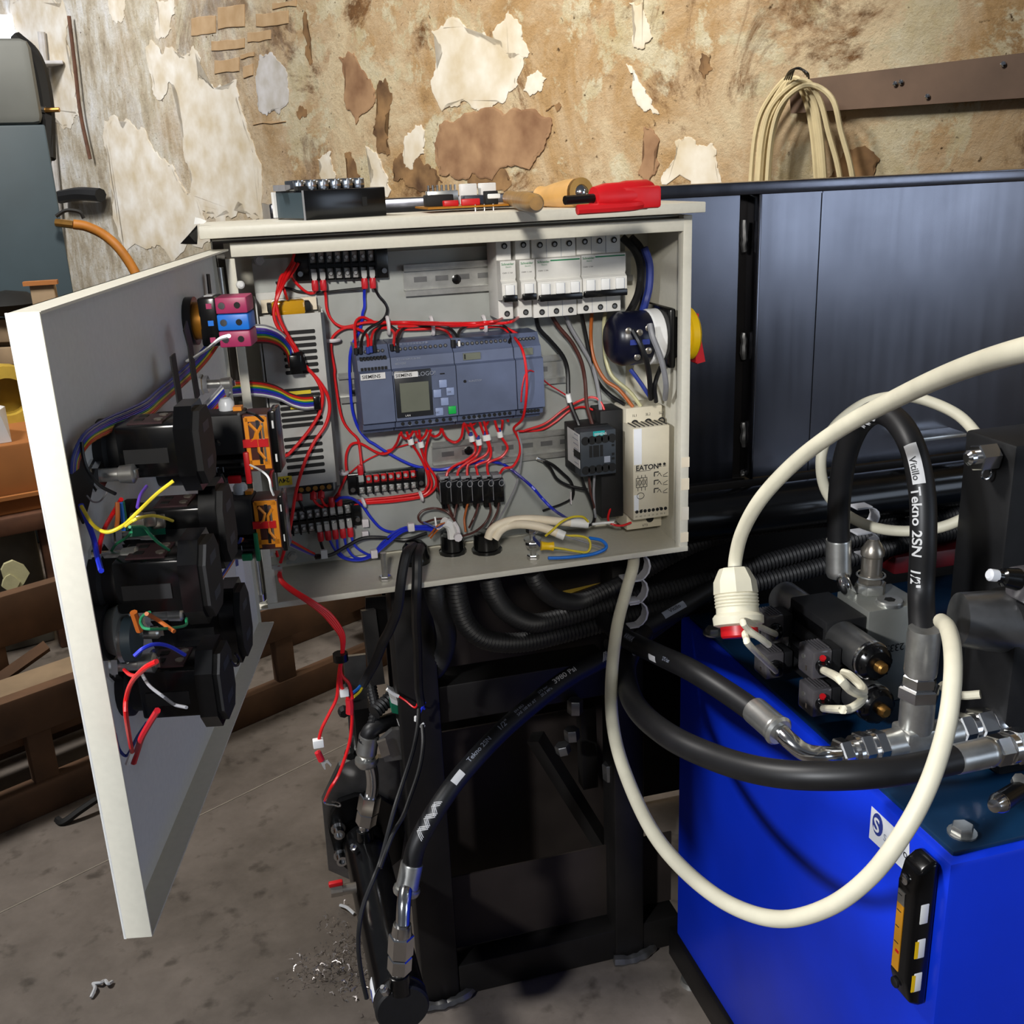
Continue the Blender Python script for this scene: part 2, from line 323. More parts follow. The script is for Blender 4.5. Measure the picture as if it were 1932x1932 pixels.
for px in ([(715,155),(728,148),(736,200),(726,245),(736,292),(716,290),(704,240),(713,200)],[(1040,200),(1058,196),(1052,212),(1030,210)],[(745,300),(800,312),(835,345),(770,352),(742,340)],[(880,335),(960,332),(965,350),(890,352)],[(1325,100),(1345,130),(1332,150),(1320,125)],[(575,20),(583,60),(590,120),(584,122),(577,70)],[(1590,290),(1660,300),(1650,335),(1560,338)],[(560,215),(572,200),(580,215),(566,226)],[(650,290),(668,300),(676,345),(655,340)]):
    wpart('bare_patch', px, 'darkplaster', .0008, .3, 4)
fl = B((-9,-5,FLOOR-.1),(6,8,FLOOR)).build('floor', 'concrete'); struct(fl)
s0 = on(2,FLOOR,-40,1742); s1 = on(2,FLOOR,680,1391); sd = (s1-s0).normalized(); sn = V((-sd.y, sd.x, 0))
mb = MB(); q = [s0-sd*.5-sn*.0015, s1+sd*1.2-sn*.0015, s1+sd*1.2+sn*.0015, s0-sd*.5+sn*.0015]
mb.prism([V((p.x,p.y,FLOOR-.002)) for p in q], (0,0,.0028)); struct(mb.build('trim_1', 'seam'))
# plank screwed to the wall
t = thing('wall_plank', 'long brown wooden plank screwed flat to the crumbling wall', 'plank', wall(1720,160))
c4 = [wall(1488,153,.03), wall(1492,214,.03), wall(2060,176,.03), wall(2060,84,.03)]
sub('board', MB().prism(c4, WN*.03), 'plank', t)
for p in ((1689,158),(1700,155),(1893,121),(1750,182)):
    sub('screw', MB().lathe(wall(*p,.033), -WN, [(0,.006),(.002,.006),(.004,.003)], 10), 'chrome', t)
# coil of cream cable hung on the plank
t = thing('cable_coil', 'loose coil of cream cable hanging over the end of the wall plank', 'cable', wall(1520,340))
for k,(xl,xr,top,xm) in enumerate(((1417,1540,146,1490),(1428,1548,150,1494),(1438,1552,147,1500),(1450,1556,158,1506),(1432,1585,152,1515),(1448,1609,160,1525))):
    o_ = .06+.012*k
    sub('loop', MB().tube(cat([wall(xl-4,470,o_), wall(xl,340,o_), wall(xl+10,245,o_), wall(xl+32,190,o_), wall(xm,top,o_), wall(xr-22 if k<4 else xr-40,185,o_), wall(xr-8 if k<4 else xr-22,250,o_), wall(xr,340,o_), wall(xr+6,470,o_)], 6), .0068, 7), 'coilcable', t)
for k in range(4):
    sub('tie_wire', MB().tube(cat([wall(1480+k*4,150,.1), wall(1490+k*4,134-k*2,.15), wall(1508+k*5,128+k*3,.17), wall(1517+k*3,136+k*4,.15)], 5), .0022, 6), 'blackwire', t, 'thin dark wire end sticking up')

t_ = bpy.data.materials.new('glowing_pane'); t_.use_nodes = True; b_ = t_.node_tree.nodes['Principled BSDF']; b_.inputs['Emission Color'].default_value = (.75,.8,1,1); b_.inputs['Emission Strength'].default_value = 4; MATS['paneglow'] = t_
q_ = wall(6,62,.05); o = MB().box(q_+V((-.5,-.02,-.05)), q_+V((.08,.02,.09)), .004).build('bright_pane', 'paneglow'); struct(o)  # glowing bluish pane standing for a bright gleam at the far left
# ================================================================ the electrical cabinet
PY = .108                                             # front of the mounting plate
cab = thing('electrical_cabinet', 'open cream steel control cabinet full of wiring, bolted to the dark steel machine', 'cabinet', (.25,.06,0))
sh = MB(); sh.box((-.012,.016,0),(-.0105,.125,.393)); sh.box((.4985,.012,0),(.5,.125,.393)); sh.box((-.012,.1235,0),(.5,.125,.393))
sh.box((-.012,.0,0),(.5,.1235,.0015)); sh.box((-.012,.016,.3915),(.5,.1235,.393)); pass
sub('shell', sh, 'cream', cab)
sub('side_gutter', B((-.0104,.030,.0016),(.0,.032,.391)), 'gutter_shade', cab); sub('side_gutter', B((.0,.015,.0016),(.0014,.032,.375)), 'gutter_shade', cab); sub('top_gutter', B((-.0104,.026,.3885),(.498,.028,.3914)), 'gutter_shade', cab)  # recess shade painted in: gutters coloured darker than the cream shell
sub('roof', B((-.021,-.027,.396),(.503,.128,.407),.0012), 'cream', cab)
sub('top_lip', B((.006,0,.3762),(.4905,.014,.3896),.0008), 'cream', cab); sub('left_lip', B((0,0,0),(.0092,.015,.375),.0008), 'cream', cab)
sub('right_lip', B((.4895,0,0),(.5,.014,.393),.0008), 'cream', cab); sub('bottom_lip', B((0,-.0008,0),(.5,.004,.0065),.0006), 'cream', cab)
sub('corner_gusset', MB().prism([(.0,.0005,.006),(.0,.0005,.05),(.011,.0005,.045),(.011,.0005,.006)], (0,.003,0)), 'cream', cab)
sub('mounting_plate', B((.028,PY,.010),(.463,PY+.0025,.366)), 'plate', cab)
for p in ((.016,.365),(.016,.02)): sub('plate_bolt', MB().lathe((p[0]+.02,PY-.0005,p[1]), -YD, [(0,.006),(.002,.006),(.002,.004),(.006,.004)], 6), 'zinc', cab)
for i,(x,y) in enumerate(((452,537),)): sub('cap_plug', MB().lathe(at(x,y,0), V((.3,-1,0)), [(0,.004),(.004,.004),(.006,.002)], 12), 'white', cab)
for zz in (.345,.040):
    hg = sub('hinge', MB().cyl((-.0068,.006,zz-.022),(-.0068,.006,zz+.022),.0042), 'zinc', cab); sub('hinge_pin', MB().cyl((-.0068,.006,zz-.03),(-.0068,.006,zz-.022),.0065), 'chrome', hg)
for p,r in (((858,1045),.017),((923,1042),.019)):
    q = on(2,.004,*p); sub('cable_gland', MB().lathe((q.x,q.y+.012,.0015), ZD, [(0,r),(.004,r),(.005,r*.86),(.024,r*.82),(.026,r*.6)], 12), 'gloss', cab, 'black cable gland')
q = on(2,.004,787,1062); sub('cable_gland', MB().lathe((q.x,q.y+.01,.0015), ZD, [(0,.018),(.006,.018),(.010,.016),(.020,.015),(.026,.010),(.027,0)], 14), 'gloss', cab, 'domed black cable gland with two cables leaving it')
def stud(p, h, name='earth_stud'):
    s_ = sub(name, MB().cyl((p.x,p.y,.0015),(p.x,p.y,h),.0036,n=10), 'zinc', cab)
    sub('nut', MB().hexnut((p.x,p.y,.0015),(p.x,p.y,.008),.0075), 'chrome', s_); return s_
q = on(2,.004,727,1092); stud(q, .036)
q = on(2,.004,1006,1052); st = stud(q, .052); EST = q.copy()
sub('nut', MB().hexnut((q.x,q.y,.036),(q.x,q.y,.044),.0078), 'chrome', st); sub('washer', MB().cyl((q.x,q.y,.026),(q.x,q.y,.029),.0105), 'zinc', st); sub('nut', MB().hexnut((q.x,q.y,.017),(q.x,q.y,.025),.0085), 'chrome', st)
for zz0,zz1 in ((.118,.106),(.092,.078),(.056,.040),(.024,.012)): sub('paper_residue', B((.4905,-.0006,zz1),(.5003,.001,zz0)), 'sleeve' if zz0 != .056 else 'plaster', cab)
lid = sub('bolt_head', MB().lathe((.0065,.004,.062),V((1,0,0)),[(0,.004),(.006,.004)],10),'zinc',cab)
for zz in (.068,.042): sub('lip_bolt', MB().lathe((.0092,.007,zz), XD, [(0,.0065),(.006,.0065),(.006,.004),(.011,.004)], 6), 'zinc', cab)
# ---- the door, a part of the cabinet
TH = 1.781; DD = V((math.cos(TH), -math.sin(TH), 0)); DN = V((math.sin(TH), math.cos(TH), 0)); DH = V((-.0131,.0004,0)); DL = .495; DZ0, DZ1, DT = -.0147, .3846, .018
DM = Matrix((DD, DN, ZD)).transposed().to_4x4(); DM.translation = DH      # door frame: x from hinge to free edge, y inwards, z up
def D(x, y, k=.002): return onplane(DH+DN*k, DN, x, y)
def Dl(x, y, k=.002): return DM.inverted() @ D(x, y, k)
dm = MB(DM); dm.box((0,0,DZ0),(DL,.0015,DZ1)); door = sub('door', dm, 'doorpaint', cab)
sub('edge_flange', MB(DM).box((DL-.0016,0,DZ0),(DL,DT,DZ1),.0006), 'cream', door); sub('edge_flange', MB(DM).box((0,0,DZ0),(.0016,.0045,DZ1)), 'cream', door)
sub('edge_flange', MB(DM).box((.0016,0,DZ0),(DL-.0016,DT,DZ0+.0016)), 'cream', door); sub('edge_flange', MB(DM).box((.0016,0,DZ1-.0016),(DL-.0016,DT,DZ1)), 'cream', door) 
a = Dl(446,1045); 
dl = [D(452,1020), D(462,1060), D(470,1165), D(462,1175), D(444,1060), D(441,1040)]
sub('rating_sticker', MB().prism([D(441,1050,.0016), D(452,1020,.0016), D(466,1120,.0016), D(468,1172,.0016), D(458,1178,.0016)], DN*.0003), 'paper', door, 'white printed sticker')
for p,sz in (((446,1062),.006),((458,1140),.005),((461,1150),.004)): sub('sticker_print', MB().prism([D(p[0]-2,p[1]-7,.0021), D(p[0]+3,p[1]-10,.0021), D(p[0]+4,p[1]+5,.0021), D(p[0]-1,p[1]+7,.0021)], DN*.0001), 'ink', door)
# ================================================================ devices on the mounting plate
def fb(p0, p1, y0, y1, bev=0, mb=None):                # box whose front face spans two picture corners
    a = at(*p0, y0); b = at(*p1, y0); return (mb or MB()).box((a.x,y0,a.z),(b.x,y1,b.z), bev)
def screwhead(p, r, parent, mat='zinc', name='screw', ax=None, lab=None):
    return sub(name, MB().lathe(p, ax or -YD, [(0,r),(.0012,r),(.0018,r*.7)], 10), mat, parent)
# DIN rails
def rail(x0, x1, zc, label):
    t = thing('din_rail', label, 'rail', ((x0+x1)/2, PY, zc), 'slotted rails on the mounting plate')
    mb = MB(); mb.box((x0,PY-.008,zc+.0115),(x1,PY-.0068,zc+.0175)); mb.box((x0,PY-.008,zc-.0175),(x1,PY-.0068,zc-.0115))
    mb.box((x0,PY-.008,zc+.0105),(x1,PY,zc+.0117)); mb.box((x0,PY-.008,zc-.0117),(x1,PY,zc-.0105)); mb.box((x0,PY-.0012,zc-.0117),(x1,PY-.0001,zc+.0117))
    sub('profile', mb, 'zinc', t); x = x0+.012; sl = MB()
    while x < x1-.02: sub('slot', B((x,PY-.0016,zc-.003),(x+.015,PY-.0011,zc+.003)), 'steel', t); x += .025
    return t
a = at(763,530,PY-.007); r1 = rail(a.x, .47, a.z, 'slotted zinc rail at the top carrying the white breakers')
screwhead(at(861,527,PY-.001), .0055, r1, 'gloss', 'rail_bolt')
a = at(641,738,PY-.007); b = at(1066,690,PY-.007); r2 = rail(a.x, b.x, (a.z+b.z)/2, 'slotted zinc rail in the middle, behind the slate-blue controller'); screwhead(at(668,741,PY-.001), .0055, r2, 'gloss', 'rail_bolt')
a = at(817,862,PY-.007); r3 = rail(a.x, at(1190,830,PY-.007).x, a.z, 'slotted zinc rail at the bottom carrying the black contactor'); screwhead(at(884,850,PY-.001), .0055, r3, 'gloss', 'rail_bolt')
# power supply
ps = thing('power_supply', 'silver slotted power supply case with an amber transformer at its open top', 'power supply', at(580,910,PY))
yf = .066
c = [at(487,596,yf), at(604,591,yf), at(639,909,yf), at(529,921,yf)]
x0, x1, z0, z1 = (c[0].x+c[3].x)/2, (c[1].x+c[2].x)/2, (c[2].z+c[3].z)/2, (c[0].z+c[1].z)/2
sub('cover', B((x0,yf,z0),(x1,yf+.0012,z1)), 'alucase', ps); sub('side_wall', B((x0-.003,yf,z0-.004),(x0-.0015,PY,z1+.018)), 'alucase', ps); sub('side_wall', B((x1,yf,z0-.004),(x1+.0015,PY,z1+.004)), 'alucase', ps)
sub('top_plate', B((x0,PY-.003,z0-.02),(x1,PY-.001,z1+.021)), 'alucase', ps); sub('edge_return', B((x1-.001,yf-.001,z0-.004),(x1+.0025,yf+.002,z1)), 'chrome', ps)
tr = sub('transformer', B((x0+.014,PY-.034,z1-.002),(x0+.050,PY-.004,z1+.014),.003), 'oil', ps, 'amber taped transformer'); sub('core', B((x0+.010,PY-.03,z1+.001),(x0+.056,PY-.008,z1+.011),.001), 'drk', tr); sub('bobbin', B((x0+.004,PY-.012,z1),(x0+.064,PY-.009,z1+.014)), 'sleeve', tr)
screwhead(at(580,568,PY-.006), .005, ps, 'gloss')
def slots(zc0, n, dz, xa, xb, m='drk'):
    for i in range(n):
        zz = zc0-i*dz; sub('vent_slot', MB().prism([V((x0+xa+.0012*math.cos(t_) if math.cos(t_)<0 else x0+xb+.0012*math.cos(t_), yf-.0003, zz+.0022*math.sin(t_))) for t_ in [math.radians(d_) for d_ in (95,140,180,220,265,275,320,0,40,85)]], (0,.0006,0)), m, ps)
zt_ = at(560,627,yf).z; dz_ = (zt_-at(590,700,yf).z)/6
slots(zt_, 7, .0072, .022, .056); zt2 = at(570,735,yf).z; slots(zt2, 7, .0066, .012, .055); zt3 = at(580,826,yf).z; slots(zt3, 6, .0080, .012, .052)
for i in range(2): sub('inner_label', B((x0+.022,yf-.0004,at(560,741+i*27,yf).z-.002),(x0+.046,yf-.0003,at(560,741+i*27,yf).z+.002)), 'yellow', ps)
a = at(524,900,yf); b = at(552,914,yf); st_ = sub('voltage_sticker', B((a.x,yf-.0005,b.z),(b.x,yf,a.z)), 'yellow', ps, 'yellow sticker reading 24V upside down')
text('24V', V((b.x-.003,yf-.0008,a.z-.002)), -XD, -ZD, .0075, 'print', ps, bold=.02)
tb = sub('terminal_strip', B((x0+.020,PY-.022,z0-.016),(x0+.062,PY-.004,z0-.004),.001), 'drk', ps)
for i in range(5): sub('terminal_screw', MB().lathe((x0+.025+i*.008,PY-.022,z0-.010),-YD,[(0,.003),(.0016,.003)],8), 'brass', tb)
# black terminal strips
def strip(name, lab, c0, c1, n, hz, fx=0, lugs=()):
    """c0, c1: centres of the row between the two screw lines at the first and last pole"""
    a = at(*c0, PY-.014); b = at(*c1, PY-.014); dx = (b.x-a.x)/(n-1); zc = (a.z+b.z)/2; sl = (b.z-a.z)/(b.x-a.x)
    R = Matrix.Translation(V((a.x,0,a.z))) @ Matrix.Rotation(-math.atan(sl), 4, 'Y')
    t = thing(name, lab, 'terminal strip', (a.x+dx*(n-1)/2, PY, zc-hz), 'black barrier terminal strips')
    e_ = dx*1.7+fx; sub('base', MB(R).box((-e_,PY-.010,-hz),((n-1)*dx+e_,PY-.0005,hz),.0012), 'gloss', t)
    sub('centre_rib', MB(R).box((-dx*.6,PY-.018,-.0018),((n-1)*dx+dx*.6,PY-.010,.0018)), 'gloss', t)
    pr = None
    for i in range(n+1): sub('barrier', MB(R).box(((i-.5)*dx-.0009,PY-.019,-hz*.93),((i-.5)*dx+.0009,PY-.010,hz*.93)), 'gloss', t)
    for i in range(n):
        for s_ in (1,-1):
            zz = s_*hz*.52; cl = sub('clamp', MB(R).box((i*dx-dx*.36,PY-.0135,zz-hz*.34),(i*dx+dx*.36,PY-.010,zz+hz*.34),.0006), 'tinned', t)
            sub('screw', MB(R).lathe((i*dx,PY-.0135,zz),-YD,[(0,dx*.27),(.0022,dx*.27),(.003,dx*.2)],10), 'tinned', cl)
    for x_ in (-e_+.005,(n-1)*dx+e_-.005): sub('fixing', MB(R).lathe((x_,PY-.010,-hz*.5),-YD,[(0,.003),(.002,.003)],8), 'chrome', t)
    def pole(i, s_, dz=0): return R @ V((i*dx, PY-.014, s_*hz*.52+dz))
    for i,s_ in lugs:
        k = 1 if s_ > 0 else -1; m_ = 'redsleeve'
        lg = sub('crimp_lug', MB(R).prism([V((i*dx+u*.0030,PY-.0168,s_*hz*.52+k*v_)) for u,v_ in ((-1,-.002),(1,-.002),(1,.004),(.6,.0075),(-.6,.0075),(-1,.004))],(0,.0012,0)), 'tinned', t)
        sub('lug_sleeve', MB(R).tube([V((i*dx,PY-.0160,s_*hz*.52+k*q_)) for q_ in (.0065,.008,.013,.0165,.018)], lambda u: .0032+.0006*math.sin(u*3), 10), m_, lg, 'red crimp sleeve')
    return t, pole, dx
ts1, pole1, _ = strip('terminal_strip', 'black eight-pole terminal strip at the top left under the cabinet lip', (*z('a',412,337),), (*z('a',1294,303),), 8, .0165, .004, ((0,-1),(1,-1),(6,-1),(7,-1)))
ts2, pole2, _ = strip('terminal_strip', 'black eight-pole terminal strip with a red jumper bar, below the controller', (*z('c',252,812),), (*z('c',842,752),), 8, .0125, 0, ((0,1),))
ts3, pole3, _ = strip('terminal_strip', 'black eight-pole terminal strip lowest in the cabinet, five red lugs below it', (*z('D',555,832),), (*z('D',955,776),), 8, .0150, .001, ((3,-1),(4,-1),(5,-1),(6,-1),(7,-1),(5,1),(6,1)))
a = pole2(0,1); b = pole2(7,1); sub('jumper_bar', MB().box((a.x+.006,PY-.0139,min(a.z,b.z)-.004),(b.x+.003,PY-.0133,max(a.z,b.z)+.004)), 'redp', ts2)
# circuit breakers
def mcb(nm, label, p0, p1, p2, poles, lx=0, bars=1):
    """p0 picture left top of the middle block, p1 right bottom (black toggle bar bottom), all on its front plane"""
    yf = PY-.066; a = at(*p0, yf); b = at(*p1, yf); x0, x1 = a.x, b.x; zt, zb = a.z, b.z; zc = (zt+zb)/2; wdt = (x1-x0)/poles; gp = .0004
    t = thing(nm, label, 'circuit breaker', ((x0+x1)/2, PY, zc-.0435), 'white circuit breakers on the top rail')
    x0 += gp; x1 -= gp
    body = MB(); body.box((x0,PY-.050,zc-.0435),(x1,PY-.008,zc+.0435),.0008); sub('body', body, 'mcb', t)
    # stepped nose with the toggles
    pr = [(zt,PY-.050),(zt,yf),(zc+.004,yf),(zc+.001,yf+.002),(zc-.002,yf-.0035),(zb+.007,yf-.004),(zb+.002,yf),(zb,PY-.050)]
    sub('nose', MB().prism([V((x0,y_,z_)) for z_,y_ in pr], (x1-x0,0,0)), 'mcb', t)
    sub('toggle_bar', B((x0+.001,yf-.0075,zb),(x1-.0005,yf+.002,zb+.0075),.001), 'gloss', t)
    for i in range(poles):
        xm = x0+(i+.5)*(x1-x0)/poles
        tg = sub('toggle', B((xm-.0055,yf-.007,zb+.0075),(xm+.0055,yf,zc-.003),.0012), 'white', t)
        sub('slit', B((xm+.0042,yf-.0074,zb+.008),(xm+.0048,yf-.006,zc-.004)), 'printg', tg)
        for zz in (zc+.0372, zc-.0372):
            h_ = sub('terminal_hole', MB().lathe((xm+.001,PY-.0505,zz),-YD,[(0,.0031),(.0006,.0034)],12), 'drk', t); sub('terminal_screw', MB().lathe((xm+.001,PY-.0511,zz-.0004),-YD,[(0,.0021),(.0003,.0018)],8), 'steel', h_)
        if i: sub('pole_line', B((x0+i*(x1-x0)/poles-.0002,PY-.0504,zc-.0435),(x0+i*(x1-x0)/poles+.0002,PY-.0498,zc+.0435)), 'printg', t)
    text('Schneider', V((x0+.0012,yf-.0004,zt-.0045)), XD, ZD, .0036, 'mcbgreen', t, bold=.012); text('Electric', V((x0+.006,yf-.0004,zt-.0072)), XD, ZD, .0022, 'mcbgreen', t)
    text('iC60N  C 16A' if poles==1 else 'iC60N  C 20A', V((x0+.002,yf-.0004,zt-.0135)), XD, ZD, .0020, 'print', t)
    if poles > 1: sub('green_stripe', B((x0+.0165,yf-.0004,zt-.0032),(x1-.001,yf,zt-.0018)), 'mcbgreen', t)
    return t
zz = lambda x,y: z('d',x,y)
mcb('circuit_breaker', 'single-pole white breaker at the left end, a gap beside it', zz(258,322), zz(456,772), None, 1)
mcb('circuit_breaker', 'single-pole white breaker, second from the left, touching the three-pole one', zz(478,310), zz(672,752), None, 1)
mcb('circuit_breaker', 'three-pole white breaker in the middle with a blank white label strip', zz(668,296), zz(1190,742), None, 3)
mcb('circuit_breaker', 'three-pole white breaker at the right end of the row', zz(1184,254), zz(1698,698), None, 3)
# the controller: four slate-blue modules
def module(label, p0, p1, p2, n_top, n_bot, grp='slate-blue controller modules on the middle rail', xt=0):
    yf = PY-.060; a = at(*p0, yf); b = at(*p1, yf); x0, x1 = a.x+.0003, b.x-.0003
    zc = PLCZ; t = thing('controller_module', label, 'controller', ((x0+x1)/2, PY, zc-.05), grp)
    pr = [(.050,0),(.050,.038),(.038,.046),(.036,.050),(.024,.052),(.0225,.058),(-.034,.060),(-.036,.052),(-.043,.050),(-.0445,.040),(-.050,.036),(-.050,0)]
    sub('housing', MB().prism([V((x0,PY-d_,zc+z_)) for z_,d_ in pr], (x1-x0,0,0)), 'plc', t)
    mt_ = .0021
    for i in range(n_top):
        xm = x0+.004+(x1-x0-.008)*(i+.5)/n_top; h_ = sub('screw_hole', MB().lathe((xm,PY-.0425,zc+.0435),V((0,-.83,.55)),[(0,mt_),(.0006,mt_)],10), 'drk', t)
        sub('terminal_screw', MB().lathe((xm,PY-.0431,zc+.0438),V((0,-.83,.55)),[(0,mt_*.7),(.0006,mt_*.55)],8), 'zinc', h_)
    for i in range(n_bot):
        xm = x0+.004+(x1-x0-.008)*(i+.5)/n_bot; sub('screw_hole', MB().lathe((xm,PY-.0512,zc-.0395),-YD,[(0,mt_),(.0007,mt_)],10), 'drk', t)
        sub('wire_entry', B((xm-.0022,PY-.034,zc-.0506),(xm+.0022,PY-.024,zc-.0498)), 'drk', t)
    return t, x0, x1
PLCZ = (at(*z('b',150,470),PY-.06).z + at(*z('b',1530,400),PY-.06).z)/2 + .002
yf = PY-.060
m1, a0, a1 = module('slate-blue power module at the left end of the controller row', z('b',186,470), z('b',474,450), None, 6, 0)
for i in range(8):
    for zz_ in (.0375,.0262): sub('vent_slot', B((a0+.003+i*(a1-a0-.006)/8,PY-.0535,PLCZ+zz_-.0016),(a0+.003+(i+.72)*(a1-a0-.006)/8,PY-.047,PLCZ+zz_+.0014)), 'drk', m1)
nb = sub('nameplate', B((a0+.001,yf+.0004,PLCZ+.0155),(a0+.030*.95,yf-.0008 ,PLCZ+.0225)), 'printw', m1); text('SIEMENS', V((a0+.0025,yf-.0012,PLCZ+.0172)), XD, ZD, .0055, 'print', m1, bold=.015)
text('LOGO!', V((a0+.036,yf-.0002,PLCZ+.018)), XD, ZD, .0062, 'printg', m1); text('Power', V((a0+.042,yf-.0002,PLCZ+.0135)), XD, ZD, .0036, 'printg', m1)
sub('indicator', MB().lathe((a0+.048,yf+.0008,PLCZ+.007),-YD,[(0,.0017),(.001,.0015)],8), 'drk', m1)
for i in range(2): sub('cable_hole', MB().lathe((a0+.022+i*.020,PY-.030,PLCZ-.0498),-ZD,[(0,.005),(.0012,.0048)],12), 'drk', m1)
m2, b0, b1 = module('controller with a grey-green display, six buttons and a green key', z('b',476,440), z('b',1024,430), None, 11, 8)
W2 = b1-b0; sub('display_bezel', B((b0+.0008,yf-.0006,PLCZ-.031),(b0+W2*.60,yf+.004,PLCZ+.0222),.0008), 'lcdframe', m2)
lc = sub('display', B((b0+W2*.085,yf-.0012,PLCZ-.0245),(b0+W2*.545,yf,PLCZ+.0085)), 'lcd', m2)
nb = sub('nameplate', B((b0+.001,yf-.001,PLCZ+.0145),(b0+.0275,yf-.0004,PLCZ+.0205)), 'printw', m2); text('SIEMENS', V((b0+.0022,yf-.0014,PLCZ+.0158)), XD, ZD, .0050, 'print', m2, bold=.015)
text('LOGO!', V((b0+W2*.38,yf-.001,PLCZ+.0150)), XD, ZD, .0066, 'printg', m2); text('LAN', V((b0+.010,yf-.001,PLCZ-.0295)), XD, ZD, .0032, 'printw', m2)
for i,(u,v_) in enumerate(((.775,-.0005),(.68,-.0105),(.885,-.0095),(.79,-.0205),(.70,-.0305),(.90,-.0295))):
    pass
for u,v_,m_ in ((.775,.004,'btn'),(.675,-.0065,'btn'),(.885,-.0055,'btn'),(.785,-.0165,'btn'),(.690,-.0275,'btn'),(.900,-.0270,'btngreen')):
    sub('key', B((b0+W2*u-.0045,yf-.0022,PLCZ+v_-.0045),(b0+W2*u+.0045,yf,PLCZ+v_+.0045),.0006), m_, m2, 'green key' if m_=='btngreen' else None)
for i,s_ in enumerate(('ESC','OK')): text(s_, V((b0+W2*(.66 if i==0 else .88)-.003,yf-.0024,PLCZ-(.0290 if i==0 else .0068))), XD, ZD, .0030, 'print', m2)
for s_,u,v_ in (('▲',.775,.0025),('◄',.675,-.008),('►',.885,-.007),('▼',.785,-.018)): pass
sub('slot_mark', B((b0+W2*.74,yf-.0005,PLCZ+.0148),(b0+W2*.815,yf,PLCZ+.0158)), 'drk', m2)
text('6ED1052', V((b0+.004,PY-.0522,PLCZ+.028)), XD, ZD, .0034, 'printg', m2); text('X 2 3 4 INPUT 8x DC', V((b0+.006,PY-.0524,PLCZ+.0325)), XD, ZD, .0030, 'printg', m2)
text('L+ M  I1 I2 I3 I4 I5 I6 I7 I8', V((b0+.008,PY-.0430,PLCZ+.0478)), XD, V((0,.55,.83)), .0034, 'printg', m2)
for i,s_ in enumerate(('Q1','Q2','Q3','Q4')): text(s_, V((b0+.014+i*.026,PY-.0516,PLCZ-.0425)), XD, ZD, .0036, 'printg', m2)
m3, c0, c1 = module('wide slate-blue expansion module right of the display', z('b',1026,420), z('b',1540,390), None, 11, 10)
sub('window', B((c0+.010,PY-.0530,PLCZ+.0268),(c0+.030,PY-.051,PLCZ+.0345)), 'lcd', m3); sub('window_slot', B((c0+.011,PY-.0534,PLCZ+.028),(c0+.0125,PY-.0525,PLCZ+.0335)), 'drk', m3)
sub('indicator', MB().lathe((c0+.009,yf+.0008,PLCZ+.004),-YD,[(0,.0018),(.001,.0015)],8), 'drk', m3); text('RUN/STOP', V((c0+.013,yf-.0003,PLCZ+.0028)), XD, ZD, .0032, 'printg', m3)
m4, d0, d1 = module('narrow slate-blue expansion module at the right end behind a red wire', z('b',1544,390), z('b',1782,380), None, 6, 6)
sub('window', B((d0+.010,PY-.0530,PLCZ+.0268),(d0+.022,PY-.051,PLCZ+.0345)), 'lcd', m4)
# contactor
ct = thing('contactor', 'small black contactor with a white side label, hanging on the bottom rail', 'contactor', at(1130,905,PY))
yf = PY-.068; a = at(*z('e',388,545), yf); b = at(*z('e',878,1092), yf); x0, x1, z1_, z0_ = a.x, b.x, a.z, b.z
sub('body', B((x0,yf+.022,z0_-.001),(x1,PY-.008,z1_+.001),.001), 'blackmatt', ct); sub('front', B((x0,yf,z0_),(x1,yf+.022,z1_),.0012), 'contactor', ct)
sub('side_label', B((x0-.0006,yf+.002,z0_+.010),(x0,yf+.046,z1_-.003)), 'printw', ct); sub('side_slot', B((x0-.001,yf-.0005,(z0_+z1_)/2-.006),(x0,yf+.022,(z0_+z1_)/2+.003)), 'drk', ct)
for i in range(7): sub('label_print', B((x0-.0008,yf+.006,z0_+.014+i*.0058),(x0-.0004,yf+.020+.003*(i%3),z0_+.0150+i*.0058)), 'printg', ct)
Wd = x1-x0; Hd = z1_-z0_
for i in range(5):
    for v_ in (.80,.14):
        sub('terminal_hole', MB().lathe((x0+Wd*(.14+.185*i),yf-.0002,z0_+Hd*(v_+.01*i*.3)),-YD,[(0,.0050),(.0006,.0053)],14), 'drk', ct)
tl = sub('teal_nameplate', B((x0+Wd*.36,yf-.0006,z1_-.0065),(x0+Wd*.68,yf+.001,z1_-.0005)), 'teal', ct); text('SIEMENS', V((x0+Wd*.385,yf-.001,z1_-.0055)), XD, ZD, .0042, 'printw', ct)
for u0,u1 in ((.25,.33),(.36,.52),(.55,.63)): sub('window', B((x0+Wd*u0,yf-.0005,z0_+Hd*.42),(x0+Wd*u1,yf+.001,z0_+Hd*.68)), 'drk', ct)
sub('data_label', B((x0+Wd*.66,yf-.0005,z0_+Hd*.27),(x0+Wd*.83,yf+.001,z0_+Hd*.41)), 'printg', ct)
for i,v_ in enumerate((.70,.62,.42,.32)): sub('marking', B((x0+Wd*.88,yf-.0005,z0_+Hd*v_),(x0+Wd*.95,yf,z0_+Hd*(v_+.05))), 'drk', ct)
